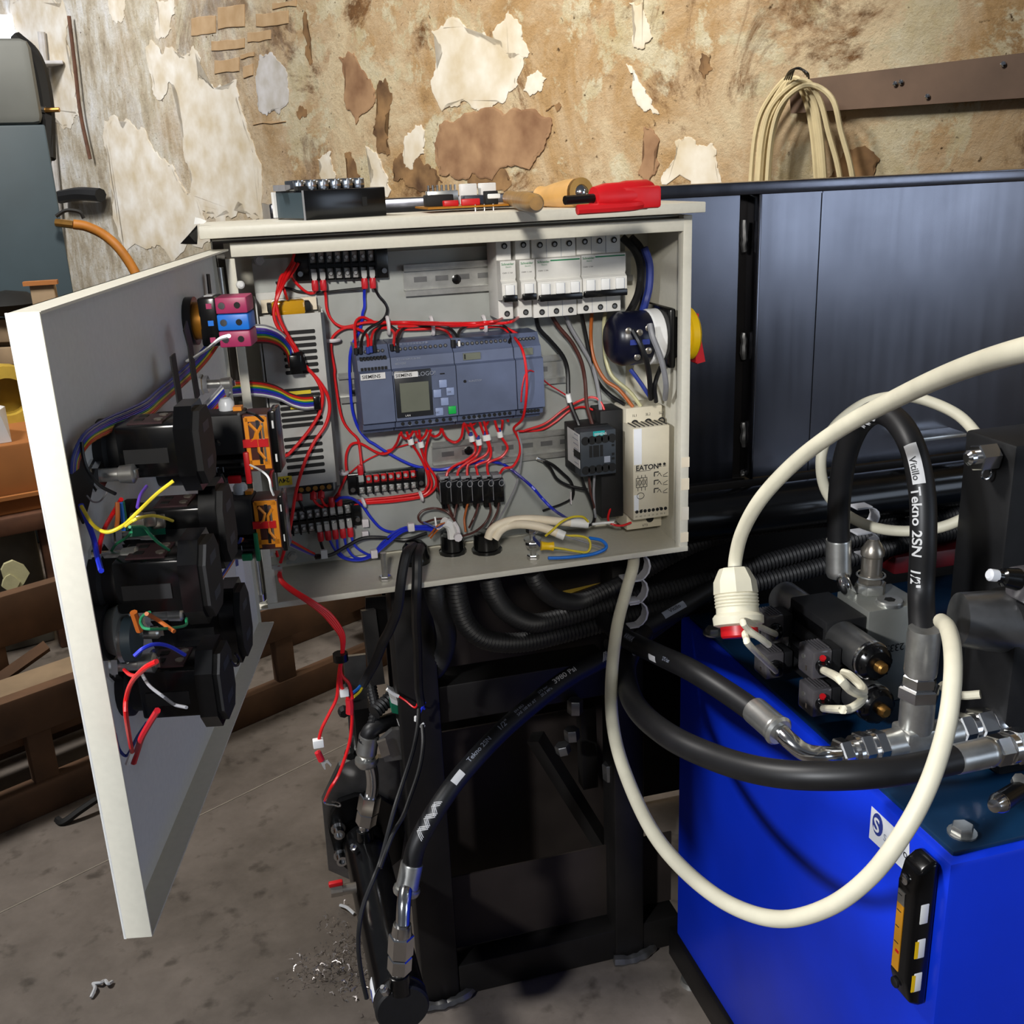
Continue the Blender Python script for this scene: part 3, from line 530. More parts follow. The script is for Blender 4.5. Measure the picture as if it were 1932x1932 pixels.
# soft starter
ss = thing('soft_starter', 'tall beige soft starter with circuit diagrams printed on its front', 'soft starter', at(1225,990,PY))
yf = PY-.078; a = at(*z('e',1104,492), yf); b = at(*z('e',1590,1670), yf); x0, x1, z1_, z0_ = a.x, b.x, a.z, b.z
ym = yf+.030; a = at(*z('e',1010,222), ym); b2 = at(*z('e',1512,1800), ym)
sub('body', B((a.x,ym,b2.z),(a.x+(x1-x0)*1.0,PY-.008,a.z),.001), 'beige', ss); sub('front', B((x0,yf,z0_),(x1,ym+.004,z1_),.0014), 'beige', ss)
sub('heat_sink', B((a.x-.030,PY-.040,z0_-.006),(a.x-.001,PY-.002,a.z-.002),.001), 'blackmatt', ss)
for i in range(8): sub('vent_fin', B((x0+.004+i*.0057,yf+.004,z1_-.0002),(x0+.0055+i*.0057,ym-.002,z1_+.0008)), 'print', ss)
for i in range(3):
    xm = a.x+.011+i*.0175; h_ = sub('terminal_hole', MB().lathe((xm,ym-.0002,a.z-.0195),-YD,[(0,.0046),(.0007,.0048)],14), 'drk', ss); sub('terminal_screw', MB().lathe((xm,ym-.0009,a.z-.0195),-YD,[(0,.003),(.0004,.0025)],8), 'nickel', h_)
    text(('1L1','3L2','5L3')[i], V((xm-.0035,ym-.0003,a.z-.011)), XD, ZD, .0045, 'print', ss)
sub('label_strip', B((x0+.001,yf-.0003,z1_-.045),(x0+.011,yf+.001,z1_-.001)), 'paper', ss); sub('label_strip', B((x0+.001,yf-.0003,z0_+.012),(x0+.007,yf+.001,z0_+.032)), 'paper', ss)
Wd = x1-x0; Hd = z1_-z0_; text('EATON', V((x0+Wd*.07,yf-.0004,z0_+Hd*.545)), XD, ZD, .0088, 'print', ss, bold=.03); sub('underline', B((x0+Wd*.07,yf-.0004,z0_+Hd*.532),(x0+Wd*.48,yf,z0_+Hd*.536)), 'print', ss)
ln = MB()
def seg(x_, y_, x2, y2, t_=.0006): p, q = V((x0+Wd*x_,yf-.0003,z0_+Hd*y_)), V((x0+Wd*x2,yf-.0003,z0_+Hd*y2)); ln.tube([p,q], t_*.6, 4)
for xx in (.08,.18,.28,.38): seg(xx,.36,xx,.46)
for yy_ in (.36,.46): seg(.08,yy_,.38,yy_)
for xx in (.13,.23,.33): seg(xx,.46,xx,.49); seg(xx,.36,xx,.32); seg(xx-.03,.38,xx+.03,.44); seg(xx+.03,.38,xx-.03,.44)
for i in range(12): A1, A2 = 2*math.pi*i/12, 2*math.pi*(i+1)/12; seg(.20+.10*math.cos(A1),.265+.034*math.sin(A1),.20+.10*math.cos(A2),.265+.034*math.sin(A2))
for k,y0_ in enumerate((.46,.37,.28)):
    seg(.58,y0_,.58,y0_+.045,.0012); seg(.58,y0_+.045,.70,y0_+.045,.0012); seg(.66,y0_,.72,y0_+.035); seg(.72,y0_+.035,.78,y0_-.005); seg(.82,y0_,.95,y0_+.03); seg(.82,y0_-.01,.95,y0_-.015)
sub('printed_diagram', ln, 'print', ss)
for u in (.74,.86): sub('lamp', MB().lathe((x0+Wd*u,yf+.0002,z0_+Hd*.585),-YD,[(0,.0018),(.0008,.0016)],10), 'drk', ss); sub('lamp_mark', B((x0+Wd*(u-.04),yf-.0003,z0_+Hd*.560),(x0+Wd*(u+.04),yf,z0_+Hd*.566)), 'print', ss)
for i in range(8):
    xm = x0+Wd*(.10+.114*i); sub('terminal_hole', MB().lathe((xm,yf+.0003,z0_+.0105),-YD,[(0,.0022),(.0006,.0022)],10), 'drk', ss); text(('A1','A2','13','14','23','24','TR','0')[i], V((xm-.002,yf-.0004,z0_+.0035)), XD, ZD, .0028, 'print', ss)
for u in (.20,.72): sub('mark', B((x0+Wd*u,yf-.0003,z0_+Hd*.105),(x0+Wd*(u+.06),yf,z0_+Hd*.112)), 'print', ss)
sub('foot_terminal', MB().lathe((x0+.034,ym-.0004,b2.z+.012),-YD,[(0,.005),(.0008,.005)],12), 'drk', ss); text('6T3', V((x0+.024,ym-.0005,b2.z+.0025)), XD, ZD, .0045, 'print', ss)
# fuse terminals
a = at(*z('c',1215,880), PY-.03); b = at(*z('c',1815,860), PY-.03); ft = None; dxf = (b.x-a.x)/5
ford = ('first','second','third','fourth','fifth','sixth')
for i in range(6):
    xm = a.x+dxf*i; zc = a.z+(b.z-a.z)*i/5
    t = thing('relay_terminal', f'slim black fused terminal with a grey top, {ford[i]} from the left in its row', 'terminal', (xm,PY,zc-.018), 'six slim black terminals on the plate')
    mb = MB(); mb.box((xm-.0075,PY-.034,zc-.016),(xm+.0058,PY-.004,zc+.014),.0008); sub('body', mb, 'gloss', t)
    sub('top_frame', B((xm-.0065,PY-.030,zc+.0135),(xm+.0045,PY-.012,zc+.0175),.0005), 'grey', t)
    sub('edge_line', MB().tube([V((xm-.0078,PY-.0345,zc-.012)),V((xm-.0078,PY-.0345,zc+.012)),V((xm+.001,PY-.0345,zc+.0135))], .0004, 5), 'grey', t)
    rg = MB(); rg.tube([V((xm+.003+.0030*math.cos(A_),PY-.0346,zc+.0085+.0036*math.sin(A_))) for A_ in [k*math.pi/6 for k in range(13)]], .0005, 5); sub('ring_mark', rg, 'grey', t)
    sub('tail', MB().cyl((xm-.001,PY-.022,zc-.0155),(xm-.0005,PY-.021,zc-.024),.0042,n=10), 'gloss', t)
# main isolator through the right wall
it = thing('main_switch', 'dark blue rotary main switch with a yellow and red handle outside the right wall', 'switch', at(1215,680,.07))
cy = .052; R_ = .0315; cz = at(1205,643,.030).z
sub('body', MB().lathe((.420,cy,cz), XD, [(0,.020),(.004,.026),(.012,R_),(.045,R_),(.048,R_*.95)], 28), 'isolator', it)
sub('white_ring', MB().lathe((.466,cy,cz), XD, [(0,R_*.98),(.002,R_+.001),(.014,R_+.001),(.016,R_*.98)], 28), 'white', it)
sub('mount_flange', B((.481,cy-.036,cz-.034),(.490,cy+.036,cz+.036),.004), 'gloss', it); sub('shaft_block', B((.489,cy-.022,cz-.024),(.4982,cy+.022,cz+.024),.002), 'gloss', it)
for (u,v_) in ((1188,625),(1208,628),(1226,620),(1206,675),(1225,662)): 
    p = onplane(V((.41,cy-R_-.001,cz)), YD, u, v_); screwhead(V((p.x,cy-R_*.97,p.z)) if abs(p.z-cz)<.01 else V((p.x, cy-math.sqrt(max(1e-6,R_**2-(p.z-cz)**2)), p.z)), .004, it, 'nickel', 'terminal_screw')
for (u,v_) in ((1195,646),(1218,645)): 
    p = onplane(V((.41,cy-R_,cz)), YD, u, v_); sub('marking', B((p.x-.004,cy-R_*1.002-.0006,p.z-.003),(p.x+.005,cy-R_+.004,p.z+.003)), 'ink', it)
hy = sub('yellow_plate', MB().lathe((.5003,cy,cz), XD, [(0,.028),(.012,.028),(.014,.031),(.022,.031),(.026,.026),(.0262,0)], 28), 'yellowp', it)
sub('red_handle', MB().prism([V((.526,cy-.011,cz+.024)),V((.526,cy+.011,cz+.024)),V((.526,cy+.011,cz-.034)),V((.526,cy-.011,cz-.034))],(.003,0,0)).prism([V((.529,cy-.007,cz+.02)),V((.540,cy-.008,cz-.034)),V((.529,cy-.008,cz-.036))],(0,.016,0)), 'redp', it)
# ================================================================ wiring inside the cabinet
RW = .0016
def rw(lab, pts, mat='red', r=RW, grp='red control wires on the mounting plate', **k): return wire({'red':'red_wire','blue':'blue_wire','blackwire':'black_wire','brown':'brown_wire','grey':'grey_wire','ivory':'ivory_wire','orange':'orange_wire','white':'white_wire','yellow':'yellow_wire'}[mat], lab, pts, r, mat, grp, **k)
def ferrule(o, p, d, mat='ink', L=.007, r=.0022): sub('ferrule', MB().cyl(p, V(p)+V(d)*L, r, n=8), mat, o)
Yw = .102
rw('red wire curling from the first lug of the top strip up to the left', W('a', [(440,670,.094),(447,700),(425,742,.098),(350,748),(250,690),(110,540),(60,380),(95,250,.095),(120,150,.09)]))
rw('red wire dropping from the second top lug and swinging right above the controller', W('a', [(580,660,.094),(600,800,.1),(610,950),(650,1090),(740,1205),(860,1262),(1000,1245),(1120,1212),(1260,1190),(1500,1192),(1930,1190)])+W('C',[(0,845),(130,838),(230,828),(285,800,.09)]))
o = rw('red wire rising from the first power-module terminal, then running right in the bundle', W('a', [(1062,1640,.062),(1050,1500,.07),(1038,1260,.092),(1080,1150,.098),(1170,1115,.1),(1280,1160),(1420,1205),(1932,1215)])+W('C',[(0,860),(200,848),(300,842),(360,825),(405,790,.09)])); ferrule(o, W('a',[(1062,1680,.060)])[0], ZD, 'blackwire')
rw('long red wire hanging in a bow in front of the narrow module at the right', W('B', [(1330,870,.1),(1600,868),(1932,862)])+W('C',[(0,872,.1),(220,862),(310,905,.085),(390,985,.06),(435,1080,.044),(458,1250,.040),(452,1430,.042),(425,1570,.055),(360,1640,.072)])+W('E',[(380,160,.08),(405,220),(403,310),(355,400),(285,418),(252,460,.085)]))
rw('blue wire falling from the seventh top lug and crossing to the lower right', W('a', [(1190,660,.094),(1185,800,.1),(1190,950),(1160,1060),(1150,1180,.104),(1100,1350),(1030,1480),(975,1650,.1),(962,1900)])+W('B',[(968,1300,.1),(985,1500),(1030,1640),(1100,1730)])+W('c',[(400,350,.1),(520,430),(700,530),(850,595),(1000,628),(1150,640),(1300,615,.098),(1500,572,.094),(1650,545),(1800,560),(1920,610,.1)])+W('E',[(480,540),(570,640),(660,730),(760,795,.09)]), 'blue', .0018, 'blue wires in the cabinet')
o = rw('black wire from the last lug of the top strip to the power module', W('a', [(1328,640,.094),(1400,780,.1),(1500,900),(1535,1000),(1500,1110),(1420,1190,.096),(1250,1290,.088),(1160,1420,.075),(1128,1620,.062)]), 'blackwire', .0017, 'black wires around the top strip'); ferrule(o, W('a',[(1128,1670,.06)])[0], ZD, 'blackwire')
rw('thin black wire lying level from the seventh top lug to the left', W('a', [(1165,672,.096),(800,712,.1),(480,742),(200,725)])+W('B',[(510,582,.1),(440,570),(415,545,.096),(410,528)]), 'blackwire', .0014, 'black wires around the top strip')
o = rw('red wire ending in a blue ferrule at the third power-module terminal', W('a', [(1000,1272,.1),(1100,1300,.095),(1190,1345,.088),(1238,1430,.075),(1243,1600,.062)])); ferrule(o, W('a',[(1243,1665,.06)])[0], ZD)
o = rw('red wire ending in a blue ferrule at the fourth power-module terminal', W('a', [(1560,1268,.1),(1430,1285,.096),(1340,1320,.09),(1295,1430,.076),(1290,1580,.062)])); ferrule(o, W('a',[(1290,1650,.06)])[0], ZD)
o = rw('black wire curving down to the power module beside the blue ferrules', W('a', [(1700,1330,.098),(1600,1262,.1),(1500,1240,.1),(1410,1290,.094),(1350,1400,.08),(1342,1570,.062)]), 'blackwire', .0017, 'black wires around the top strip'); ferrule(o, W('a',[(1345,1640,.06)])[0], ZD, 'blackwire')
o = rw('red wire bending into the first input of the display module', W('a', [(1500,1275,.1),(1590,1300,.095),(1640,1370,.085),(1630,1540,.064)])); ferrule(o, W('a',[(1605,1620,.06)])[0], ZD, 'blackwire')
o = rw('black jumper arching from the display module to the wide expansion module', W('a', [(1690,1560,.064),(1700,1430,.08),(1740,1330,.094),(1810,1280,.1)])+W('B',[(1480,872,.1),(1650,862,.098),(1740,895,.09),(1785,960,.075),(1795,1010,.064)]), 'blackwire', .0017, 'black wires around the top strip'); ferrule(o, W('a',[(1690,1640,.06)])[0], ZD, 'blackwire')
o = rw('red jumper arching from the display module to the wide expansion module', W('a', [(1640,1420,.08),(1690,1330,.096),(1760,1305,.1)])+W('B',[(1450,892,.1),(1640,888,.098),(1720,925,.09),(1752,1000,.064)])); ferrule(o, W('B',[(1752,1025,.06)])[0], ZD, 'blackwire', .008, .003)
o = rw('black jumper arching right from the wide expansion module', W('B', [(1797,1000,.064),(1790,920,.085),(1840,870,.098),(1930,850,.1)])+W('C',[(60,860,.1),(200,858,.096),(290,870,.09),(340,930,.075),(325,990,.062)]), 'blackwire', .0017, 'black wires around the top strip'); ferrule(o, W('B',[(1798,1020,.06)])[0], ZD, 'white', .006, .0014)
rw('red wire peeling off the bundle to the far corner of the narrow module', W('C', [(100,880,.1),(260,868,.095),(340,900,.08),(420,945,.07),(452,962,.068)]))
rw('red wire running down beside the silver case to the jumpered strip', W('a', [(1040,1268,.1),(900,1278),(780,1340),(695,1440),(680,1590),(700,1720),(735,1920)])+W('B',[(850,1250,.1),(880,1450),(910,1575),(960,1655),(1020,1715)])+W('c',[(228,360,.1),(250,550,.096),(262,650,.092)]))
for i,(pts,nm_) in enumerate((([(578,600,.085),(582,660,.08),(600,700,.085),(620,745,.09)],'left'),([(690,590,.085),(690,650,.08),(720,690,.085),(760,712,.095)],'middle'),([(748,585,.085),(748,640,.08),(770,690,.085),(800,705,.095)],'right'))):
    o = rw(f'short wire with a red lug under the silver case, {nm_} of three', W('D', pts), 'blackwire' if i == 0 else 'red', .0016, 'lugged wires under the silver case'); q_ = W('D', [(pts[0][0],pts[0][1]+12,.083),(pts[1][0],pts[1][1]+4,.079)]); sub('lug_sleeve', MB().cyl(q_[0], q_[1], .0040, n=8), 'redsleeve', o)
# two long wires in front of the power supply
t = wire('red_wire', 'red wire dropping over the silver case into black heat-shrink, outer of two', W('B', [(545,385,.08),(500,470,.07),(455,560,.055),(420,640,.05),(390,740,.05),(400,830),(450,920),(520,1000),(570,1090,.052),(640,1180,.055),(730,1280),(795,1390),(812,1500),(780,1620),(700,1740),(640,1860)])+W('D',[(590,470,.055),(552,620,.056),(532,750,.05),(502,920,.045),(462,1060,.03),(440,1130,.012)]), .0019, 'red', 'long red wires over the silver case')
sub('heat_shrink', MB().tube(W('B',[(560,1060,.050),(570,1090),(590,1140),(600,1200)]), .0062, 10), 'gloss', t, 'black heat-shrink sleeve')
wire('red_wire', 'red wire dropping over the silver case, inner of two, swinging back to the door side', W('B', [(520,400,.08),(470,480,.07),(440,560,.056),(410,650,.05),(410,720),(440,830),(510,960),(560,1040,.05),(620,1160,.055),(700,1250),(755,1370),(745,1500),(690,1610),(600,1730),(500,1840)])+W('D',[(480,320,.055),(405,395,.05),(365,465,.045),(372,560,.04)]), .0019, 'red', 'long red wires over the silver case')
wire('red_wire', 'red wire coming down inside the left wall to the corner bolt', W('D', [(385,880,.03),(398,960,.03),(402,1030,.025),(420,1090,.02)]), .0018, 'red')
for k_,(pts,lab) in enumerate(((W('B',[(575,390,.085),(540,450,.08),(480,520,.07),(455,500,.068),(440,510,.068),(470,600,.06),(490,660,.07)]),'red wire looping into the transformer at the top of the silver case'),(W('B',[(525,490,.078),(450,480,.07),(415,600,.062),(412,640,.06)]),'short red wire with a black end above the silver case'))): wire('red_wire', lab, pts, .0016, 'red', 'short red wires above the silver case')
# below the controller
def mark(o, p, r=.0036): sub('wire_marker', MB().cyl(p+V((-.0005,0,.0035)), p-V((-.0005,0,.0035)), r, n=10), 'white', o, 'white number sleeve'); sub('ferrule_collar', MB().cyl(p+V((-.001,0,.0075)), p+V((-.0005,0,.0035)), .0024, n=8), 'ink', o)
bl = [(900,930,.1),(600,965),(300,1000)]
rw('red wire from the display module swaying left over the blue wire', W('c', [(690,240,.075),(655,340,.088),(590,425,.095),(500,462),(400,430,.1),(280,360),(200,335),(130,360),(85,450),(75,560),(82,690),(40,800),(0,890)])+W('D',[(880,620,.1),(820,680),(770,712)]))
rw('thin dark-red wire slanting down left behind the others', W('c', [(940,315,.104),(700,375),(520,435),(300,540),(150,655),(80,735),(10,850)])+W('D',[(870,610,.104),(800,690),(760,705)]), r=.001)
for lab,mk_,pts in (('red wire with a white number sleeve, first below the display module',(815,320),[(770,215,.078),(800,300,.085),(835,360,.09),(890,440,.095),(955,560,.098),(1005,690),(1018,780),(995,850),(930,905,.1),(600,955),(300,985)]),
   ('red wire with a white number sleeve, second below the display module',(930,352),[(910,195,.078),(925,330,.086),(945,440,.094),(1000,580,.096),(1080,700),(1106,785),(1080,860),(1000,930),(880,965,.099),(600,1005),(300,1025)]),
   ('red wire without a sleeve between the two sleeved ones',None,[(1045,190,.078),(1010,300,.088),(985,420,.096),(985,560,.1),(1030,700),(1055,800),(1020,885),(910,945,.1),(600,985),(300,1010)])):
    o = rw(lab, W('c', pts)+W('D',[(900,700,.1),(760,722),(640,735),(555,750)]))
    if mk_: mark(o, W('c',[(*mk_,.086)])[0])
for lab,pts in (('first small red jumper loop under the display module',[(705,215,.076),(722,262,.08),(760,285,.084),(810,255,.08),(842,205,.076)]),('second small red jumper loop under the display module',[(872,205,.076),(890,265,.08),(935,290,.084),(980,245,.08),(1000,190,.076)]),
   ('third small red jumper loop under the display module',[(1030,200,.076),(1045,245,.08),(1095,262,.084),(1145,230,.08),(1162,175,.076)]),('wide red jumper sagging between the display module and its neighbour',[(1172,180,.076),(1200,255,.08),(1260,310,.084),(1330,328,.084),(1390,270,.08),(1408,170,.076),(1418,95,.072)]),
   ('small red jumper loop under the wide module, left',[(1425,95,.072),(1450,130,.08),(1500,140,.082),(1545,110,.08),(1580,65,.072)]),('small red jumper loop under the wide module, right',[(1640,70,.072),(1665,130,.08),(1690,105,.08),(1715,50,.072)])):
    rw(lab, W('c', pts), grp='red jumper loops under the controller')
FT = []
for i,(mk_,pts) in enumerate((((1508,285),[(1428,120,.074),(1470,210,.082),(1520,310,.086),(1552,370,.088),(1540,450),(1450,530,.086),(1320,592),(1240,660,.082),(1218,735,.08)]),((1590,325),[(1478,80,.072),(1530,190,.08),(1580,290,.082),(1606,385,.084),(1565,480),(1490,540,.082),(1370,630),(1340,735,.08)]),
   ((1665,275),[(1590,65,.072),(1630,190,.08),(1680,310,.084),(1705,390),(1670,470),(1560,535),(1465,590),(1458,730,.08)]),((1692,270),[(1640,60,.072),(1680,210,.08),(1705,330,.082),(1728,430),(1700,530),(1565,590),(1568,650),(1582,720,.08)]),((1830,238),[(1762,40,.072),(1795,160,.08),(1850,270,.082),(1912,370),(1905,430),(1840,500),(1715,550),(1685,600),(1700,715,.08)]))):
    o = rw(f'sleeved red wire from the wide module to the {ford[i]} slim terminal', W('c', pts), grp='sleeved red wires to the slim terminals'); mark(o, W('c',[(*mk_,.082)])[0]); sub('boot', MB().cyl(V(pts and W('c',[(pts[-1][0],pts[-1][1],.08)])[0]), W('c',[(pts[-1][0]+3,pts[-1][1]+38,.08)])[0], .0032, n=8), 'gloss', o)
for lab,pts in (('red wire stub hanging under the wide module, left of the loose ends',[(1840,60,.075),(1862,90),(1850,180,.085)]),('red wire stub hanging under the wide module, right of the loose ends',[(1895,20,.075),(1925,90,.08)])): rw(lab, W('c',pts), grp='red wire stubs')
br = 'brown wires below the slim terminals'
for i,pts in enumerate(([(1235,1010,.082),(1260,1100,.085),(1300,1180),(1330,1260,.08)],[(1345,1010,.082),(1325,1100),(1308,1190,.08)],[(1470,1005,.082),(1440,1120),(1425,1220),(1440,1350,.075)],[(1590,995,.082),(1565,1110),(1520,1220),(1480,1300,.07)],[(1712,1010,.082),(1722,1120),(1660,1250),(1540,1350,.075),(1400,1400,.07)],[(1822,1000,.082),(1800,1120),(1740,1240),(1690,1320,.075)])):
    wire('brown_wire', f'dark brown wire hanging from the {ford[i]} slim terminal', W('c', pts), .0014, ('brown','brown','orange','brown','brown','brown')[i], br)
wire('brown_wire', 'dark brown wire coiled in an open loop left of the square gland', W('c', [(1330,1250,.07),(1240,1130),(1100,1082,.08),(960,1105),(900,1180),(950,1245),(1100,1205,.07),(1250,1200)]), .0014, 'brown')
t = wire('control_cable', 'cut grey-white cable end with bared cores lying above the square gland', W('c', [(1290,1420,.06),(1280,1330,.06),(1250,1265,.058),(1190,1235,.055)]), .006, 'white', category='cable', n=10)
for k_,(m_,e_) in enumerate((('orange',(1020,1400)),('brown',(1060,1350)),('ink',(960,1240)),('white',(1090,1180)),('orange',(1040,1420)))): sub('core', MB().tube(cat(W('c',[(1210,1245,.053),(1120,1280+k_*12,.052),e_+(.06,)]),6), .0011, 6), m_, t)
sub('cable_tie', MB().tube(cat(W('c',[(1310,1240,.055),(1350,1310,.05),(1360,1370,.05),(1345,1400,.05)]),6), .0022, 6), 'tiewhite', t); sub('tie_head', MB().lathe(W('c',[(1345,1400,.048)])[0], -YD, [(0,.005),(.006,.005)], 8), 'tiewhite', t)
bg = 'blue wires in the cabinet'
rw('blue wire from the silver case passing right of the lowest strip', W('D', [(860,665,.09),(900,640,.085),(980,645),(1060,700,.098),(1120,785),(1200,870),(1290,900),(1400,880,.09),(1500,858),(1610,865,.07)]), 'blue', .0018, bg)
for i,pts in enumerate(([(808,950,.092),(850,1030,.09),(910,1095,.085),(1030,1115,.08),(1140,1080),(1250,990,.085),(1390,890,.085),(1600,880,.07)],[(866,945,.092),(880,1040,.09),(940,1100),(1040,1108,.082),(1130,1072),(1240,985,.086),(1400,882,.086),(1600,872,.07)],[(922,930,.092),(945,1020,.09),(1000,1090),(1080,1100),(1150,1062),(1260,965),(1400,876,.088),(1610,890,.07)],[(975,925,.092),(1005,1005,.09),(1080,1060),(1140,1066),(1240,955),(1380,868,.088),(1590,855,.07)])):
    rw(f'blue wire from the {("second","third","fourth","last")[i]} red lug below the lowest strip', W('D', pts), 'blue', .0016, bg)
rw('black wire from the first red lug below the lowest strip', W('D', [(742,955,.092),(755,1010,.088),(775,1060,.08)]), 'blackwire', .0018, 'black wires low in the cabinet')
wire('black_wire', 'black cable snaking low behind the blue wires', W('D', [(700,1085,.07),(820,1075,.075),(940,1010,.085),(1060,950,.09),(1200,942),(1380,960),(1550,910,.08)]), .0022, 'blackwire', 'black wires low in the cabinet')
def tie(lab, p0, p1, d, w_=.0022, grp='clear cable ties on the mounting plate'):
    a, b = W('P', [(*p0,d),(*p1,d)]); return tag(MB().tube(cat([a+V((0,.006,0)), a, a.lerp(b,.5)-V((0,.004,0)), b, b+V((0,.006,0))],4), w_, 6).build('cable_tie','tiewhite'), lab, 'cable tie', grp)
for lab,p0,p1 in (('clear tie around the red bundle, left of the controller top',(731,600),(734,629)),('clear tie around the red bundle above the display module',(814,600),(818,630)),('clear tie around the red bundle under the first breaker',(913,598),(917,624)),('clear tie holding the red wire beside the silver case',(615,643),(640,641)),
   ('clear tie at the left end of the lower red bundle',(684,942),(689,955)),('clear tie at the right end of the lower red bundle',(793,930),(797,944)),('clear tie stub low on the plate beside the lowest strip',(643,893),(646,891)),('clear tie left of the jumpered strip',(642,893),(655,892))): tie(lab, p0, p1, .096)
for lab,p in (('white tie knot on the blue bundle, upper right',(1430,862)),('white tie knot on the blue bundle, lower left',(1150,1065)),('white tie stub on the plate below the lowest strip, upper',(1082,830)),('white tie stub on the plate below the lowest strip, lower',(1082,920))):
    q = W('D',[(*p,.08 if p[0]>1100 else .1)])[0]; tag(MB().box(q-V((.004,.004,.005)), q+V((.004,.004,.005)), .001).build('tie_knot','tiewhite'), lab, 'cable tie', 'white tie knots')
t = wire('sensor_lead', 'pale braided lead dropping beside the slim terminals to the round gland', W('E', [(390,140,.08),(420,260,.07),(412,380),(385,520),(330,650),(270,760,.05),(215,850,.04)]), .0012, 'grey', category='wire')
# ivory cables from the round gland
for lab,pts in (('thick ivory cable end bending right out of the round gland, upper of two',[(165,950,.03),(190,890,.03),(250,845,.03),(350,812,.03),(500,803,.025),(700,820,.02),(925,838,.012)]),('ivory cable end bending right out of the round gland, lower of two',[(215,950,.028),(260,885),(330,850),(430,842,.02),(550,860,.012),(650,892,.006),(745,932,0)])):
    t = wire('ivory_cable', lab, W('E', pts), .0052, 'sleeve', 'cut ivory cable ends in the cabinet', n=12, category='cable')
    a, b = W('E', [pts[-2],pts[-1]]); sub('cut_sleeve', MB().cyl(a.lerp(b,.4), b, .0055, n=12), 'white', t)
yg = 'green-yellow earth leads at the stud'
wire('earth_lead', 'green-yellow lead arching over the ivory cable ends', W('E',[(600,930,.0),(650,890,-.004),(720,825,-.004),(800,788,0),(880,785,.004),(925,822,.008)]), .0014, 'yellow', yg)
wire('earth_lead', 'green-yellow lead looping back from the yellow lug', W('E',[(640,1015,-.002),(740,1030,-.006),(850,1050,-.008),(920,1050,-.008),(942,1000,-.006),(920,950,-.002),(850,930,0),(745,930,.002)]), .0014, 'yellow', yg)
wire('earth_lead', 'short green lead hanging under the yellow lug', W('E',[(640,1025,.0),(760,1035,-.004),(880,1060,-.006)]), .0012, 'green', yg)
t = thing('crimp_lug', 'yellow crimp lug clamped on the earth stud', 'lug', W('E',[(600,1040,0)])[0]); p0, p1 = W('E',[(565,1005,-.002),(660,1010,-.004)]); sub('sleeve', MB().tube(cat([p0,p0.lerp(p1,.3),p0.lerp(p1,.7),p1],4), lambda u: .0058-.0012*math.sin(u*3.1), 10), 'yellowp', t); sub('ring', MB().box(V((EST.x,EST.y-.006,.029)), p0+V((0,.003,.001))), 'ink', t)
wire('blue_wire', 'bright blue wire lying in a wide bow on the cabinet floor edge', W('E',[(620,1098,-.004),(720,1096,-.006),(850,1085,-.008),(960,1068),(1045,1035),(1062,1000,-.004),(1020,962,0),(930,945,.004)]), .0020, 'bluebox')
wire('grey_wire', 'short grey core sticking out of the lower ivory cable', W('E',[(745,932,0),(900,978,-.004),(1040,1025,-.006)]), .0012, 'grey')
# heavy wires on the right
hv = 'power wires fanning down from the breakers'
for lab,m_,r_,pts in (('thick black wire from the breakers to the contactor',  'blackwire',.0026,[(525,765,.085),(550,880,.09),(640,980),(730,1090),(768,1200),(775,1380,.085),(800,1480,.08),(845,1590,.075),(870,1670,.07)]),
   ('brown wire from the breakers to the contactor','brown',.0024,[(632,765,.085),(700,870,.09),(800,990),(870,1130),(900,1280),(912,1450,.08),(940,1560,.075),(975,1670,.07)]),
   ('grey wire from the breakers to the contactor','grey',.0026,[(740,765,.085),(800,890,.09),(890,1040),(958,1170),(1000,1340,.085),(1020,1500,.078),(1026,1670,.07)]),
   ('black wire from the breakers to the soft starter','blackwire',.0024,[(870,760,.085),(900,900,.09),(940,1100),(990,1270),(1080,1380),(1200,1460,.07)]),
   ('orange-brown wire from the breakers to the soft starter','orange',.0022,[(952,760,.085),(945,950,.092),(970,1120,.088),(1050,1270,.08),(1160,1350,.072),(1265,1480,.064)]),
   ('ivory wire from the breakers to the soft starter','ivory',.0024,[(1057,755,.085),(1045,850,.09),(1048,1000),(1062,1130,.085),(1110,1250,.078),(1240,1365,.07),(1325,1475,.064)])):
    wire({'blackwire':'black_wire','brown':'brown_wire','grey':'grey_wire','orange':'orange_wire','ivory':'ivory_wire'}[m_], lab, W('C', pts), r_, m_, hv)
rg_ = 'thick wires beside the main switch'
for lab,m_,r_,pts in (('thick black wire curving from behind the breakers to the main switch','blackwire',.0046,[(1180,190,.075),(1270,280,.07),(1315,380),(1325,500),(1305,620),(1260,720),(1210,800,.06)]),('second thick black wire behind the first','blackwire',.0044,[(1250,190,.08),(1320,270),(1358,400),(1362,560),(1340,700),(1300,800,.065)]),('thick blue wire dropping to the main switch','ink',.0046,[(1350,270,.075),(1390,400),(1388,560),(1360,680),(1330,790,.065)]),
   ('thick grey wire hanging from the main switch in front of it','grey',.0034,[(1392,850,.012),(1415,950,.006),(1465,1075,.004),(1498,1200,.006),(1515,1320,.012),(1508,1420,.03)]),('black wire hanging from the main switch terminals','blackwire',.0032,[(1265,900,.015),(1320,1000,.006),(1365,1120,.004),(1390,1250,.012),(1400,1420,.03)]),('black wire bowing out below the main switch','blackwire',.0028,[(1475,1180,.03),(1440,1270,.02),(1428,1340),(1440,1440,.03)]),('dark blue wire slanting below the main switch','ink',.0026,[(1245,1195,.06),(1320,1295,.055),(1400,1415,.05)])):
    wire({'blackwire':'black_wire','ink':'blue_wire','grey':'grey_wire'}[m_], lab, W('C', pts), r_, m_, rg_)
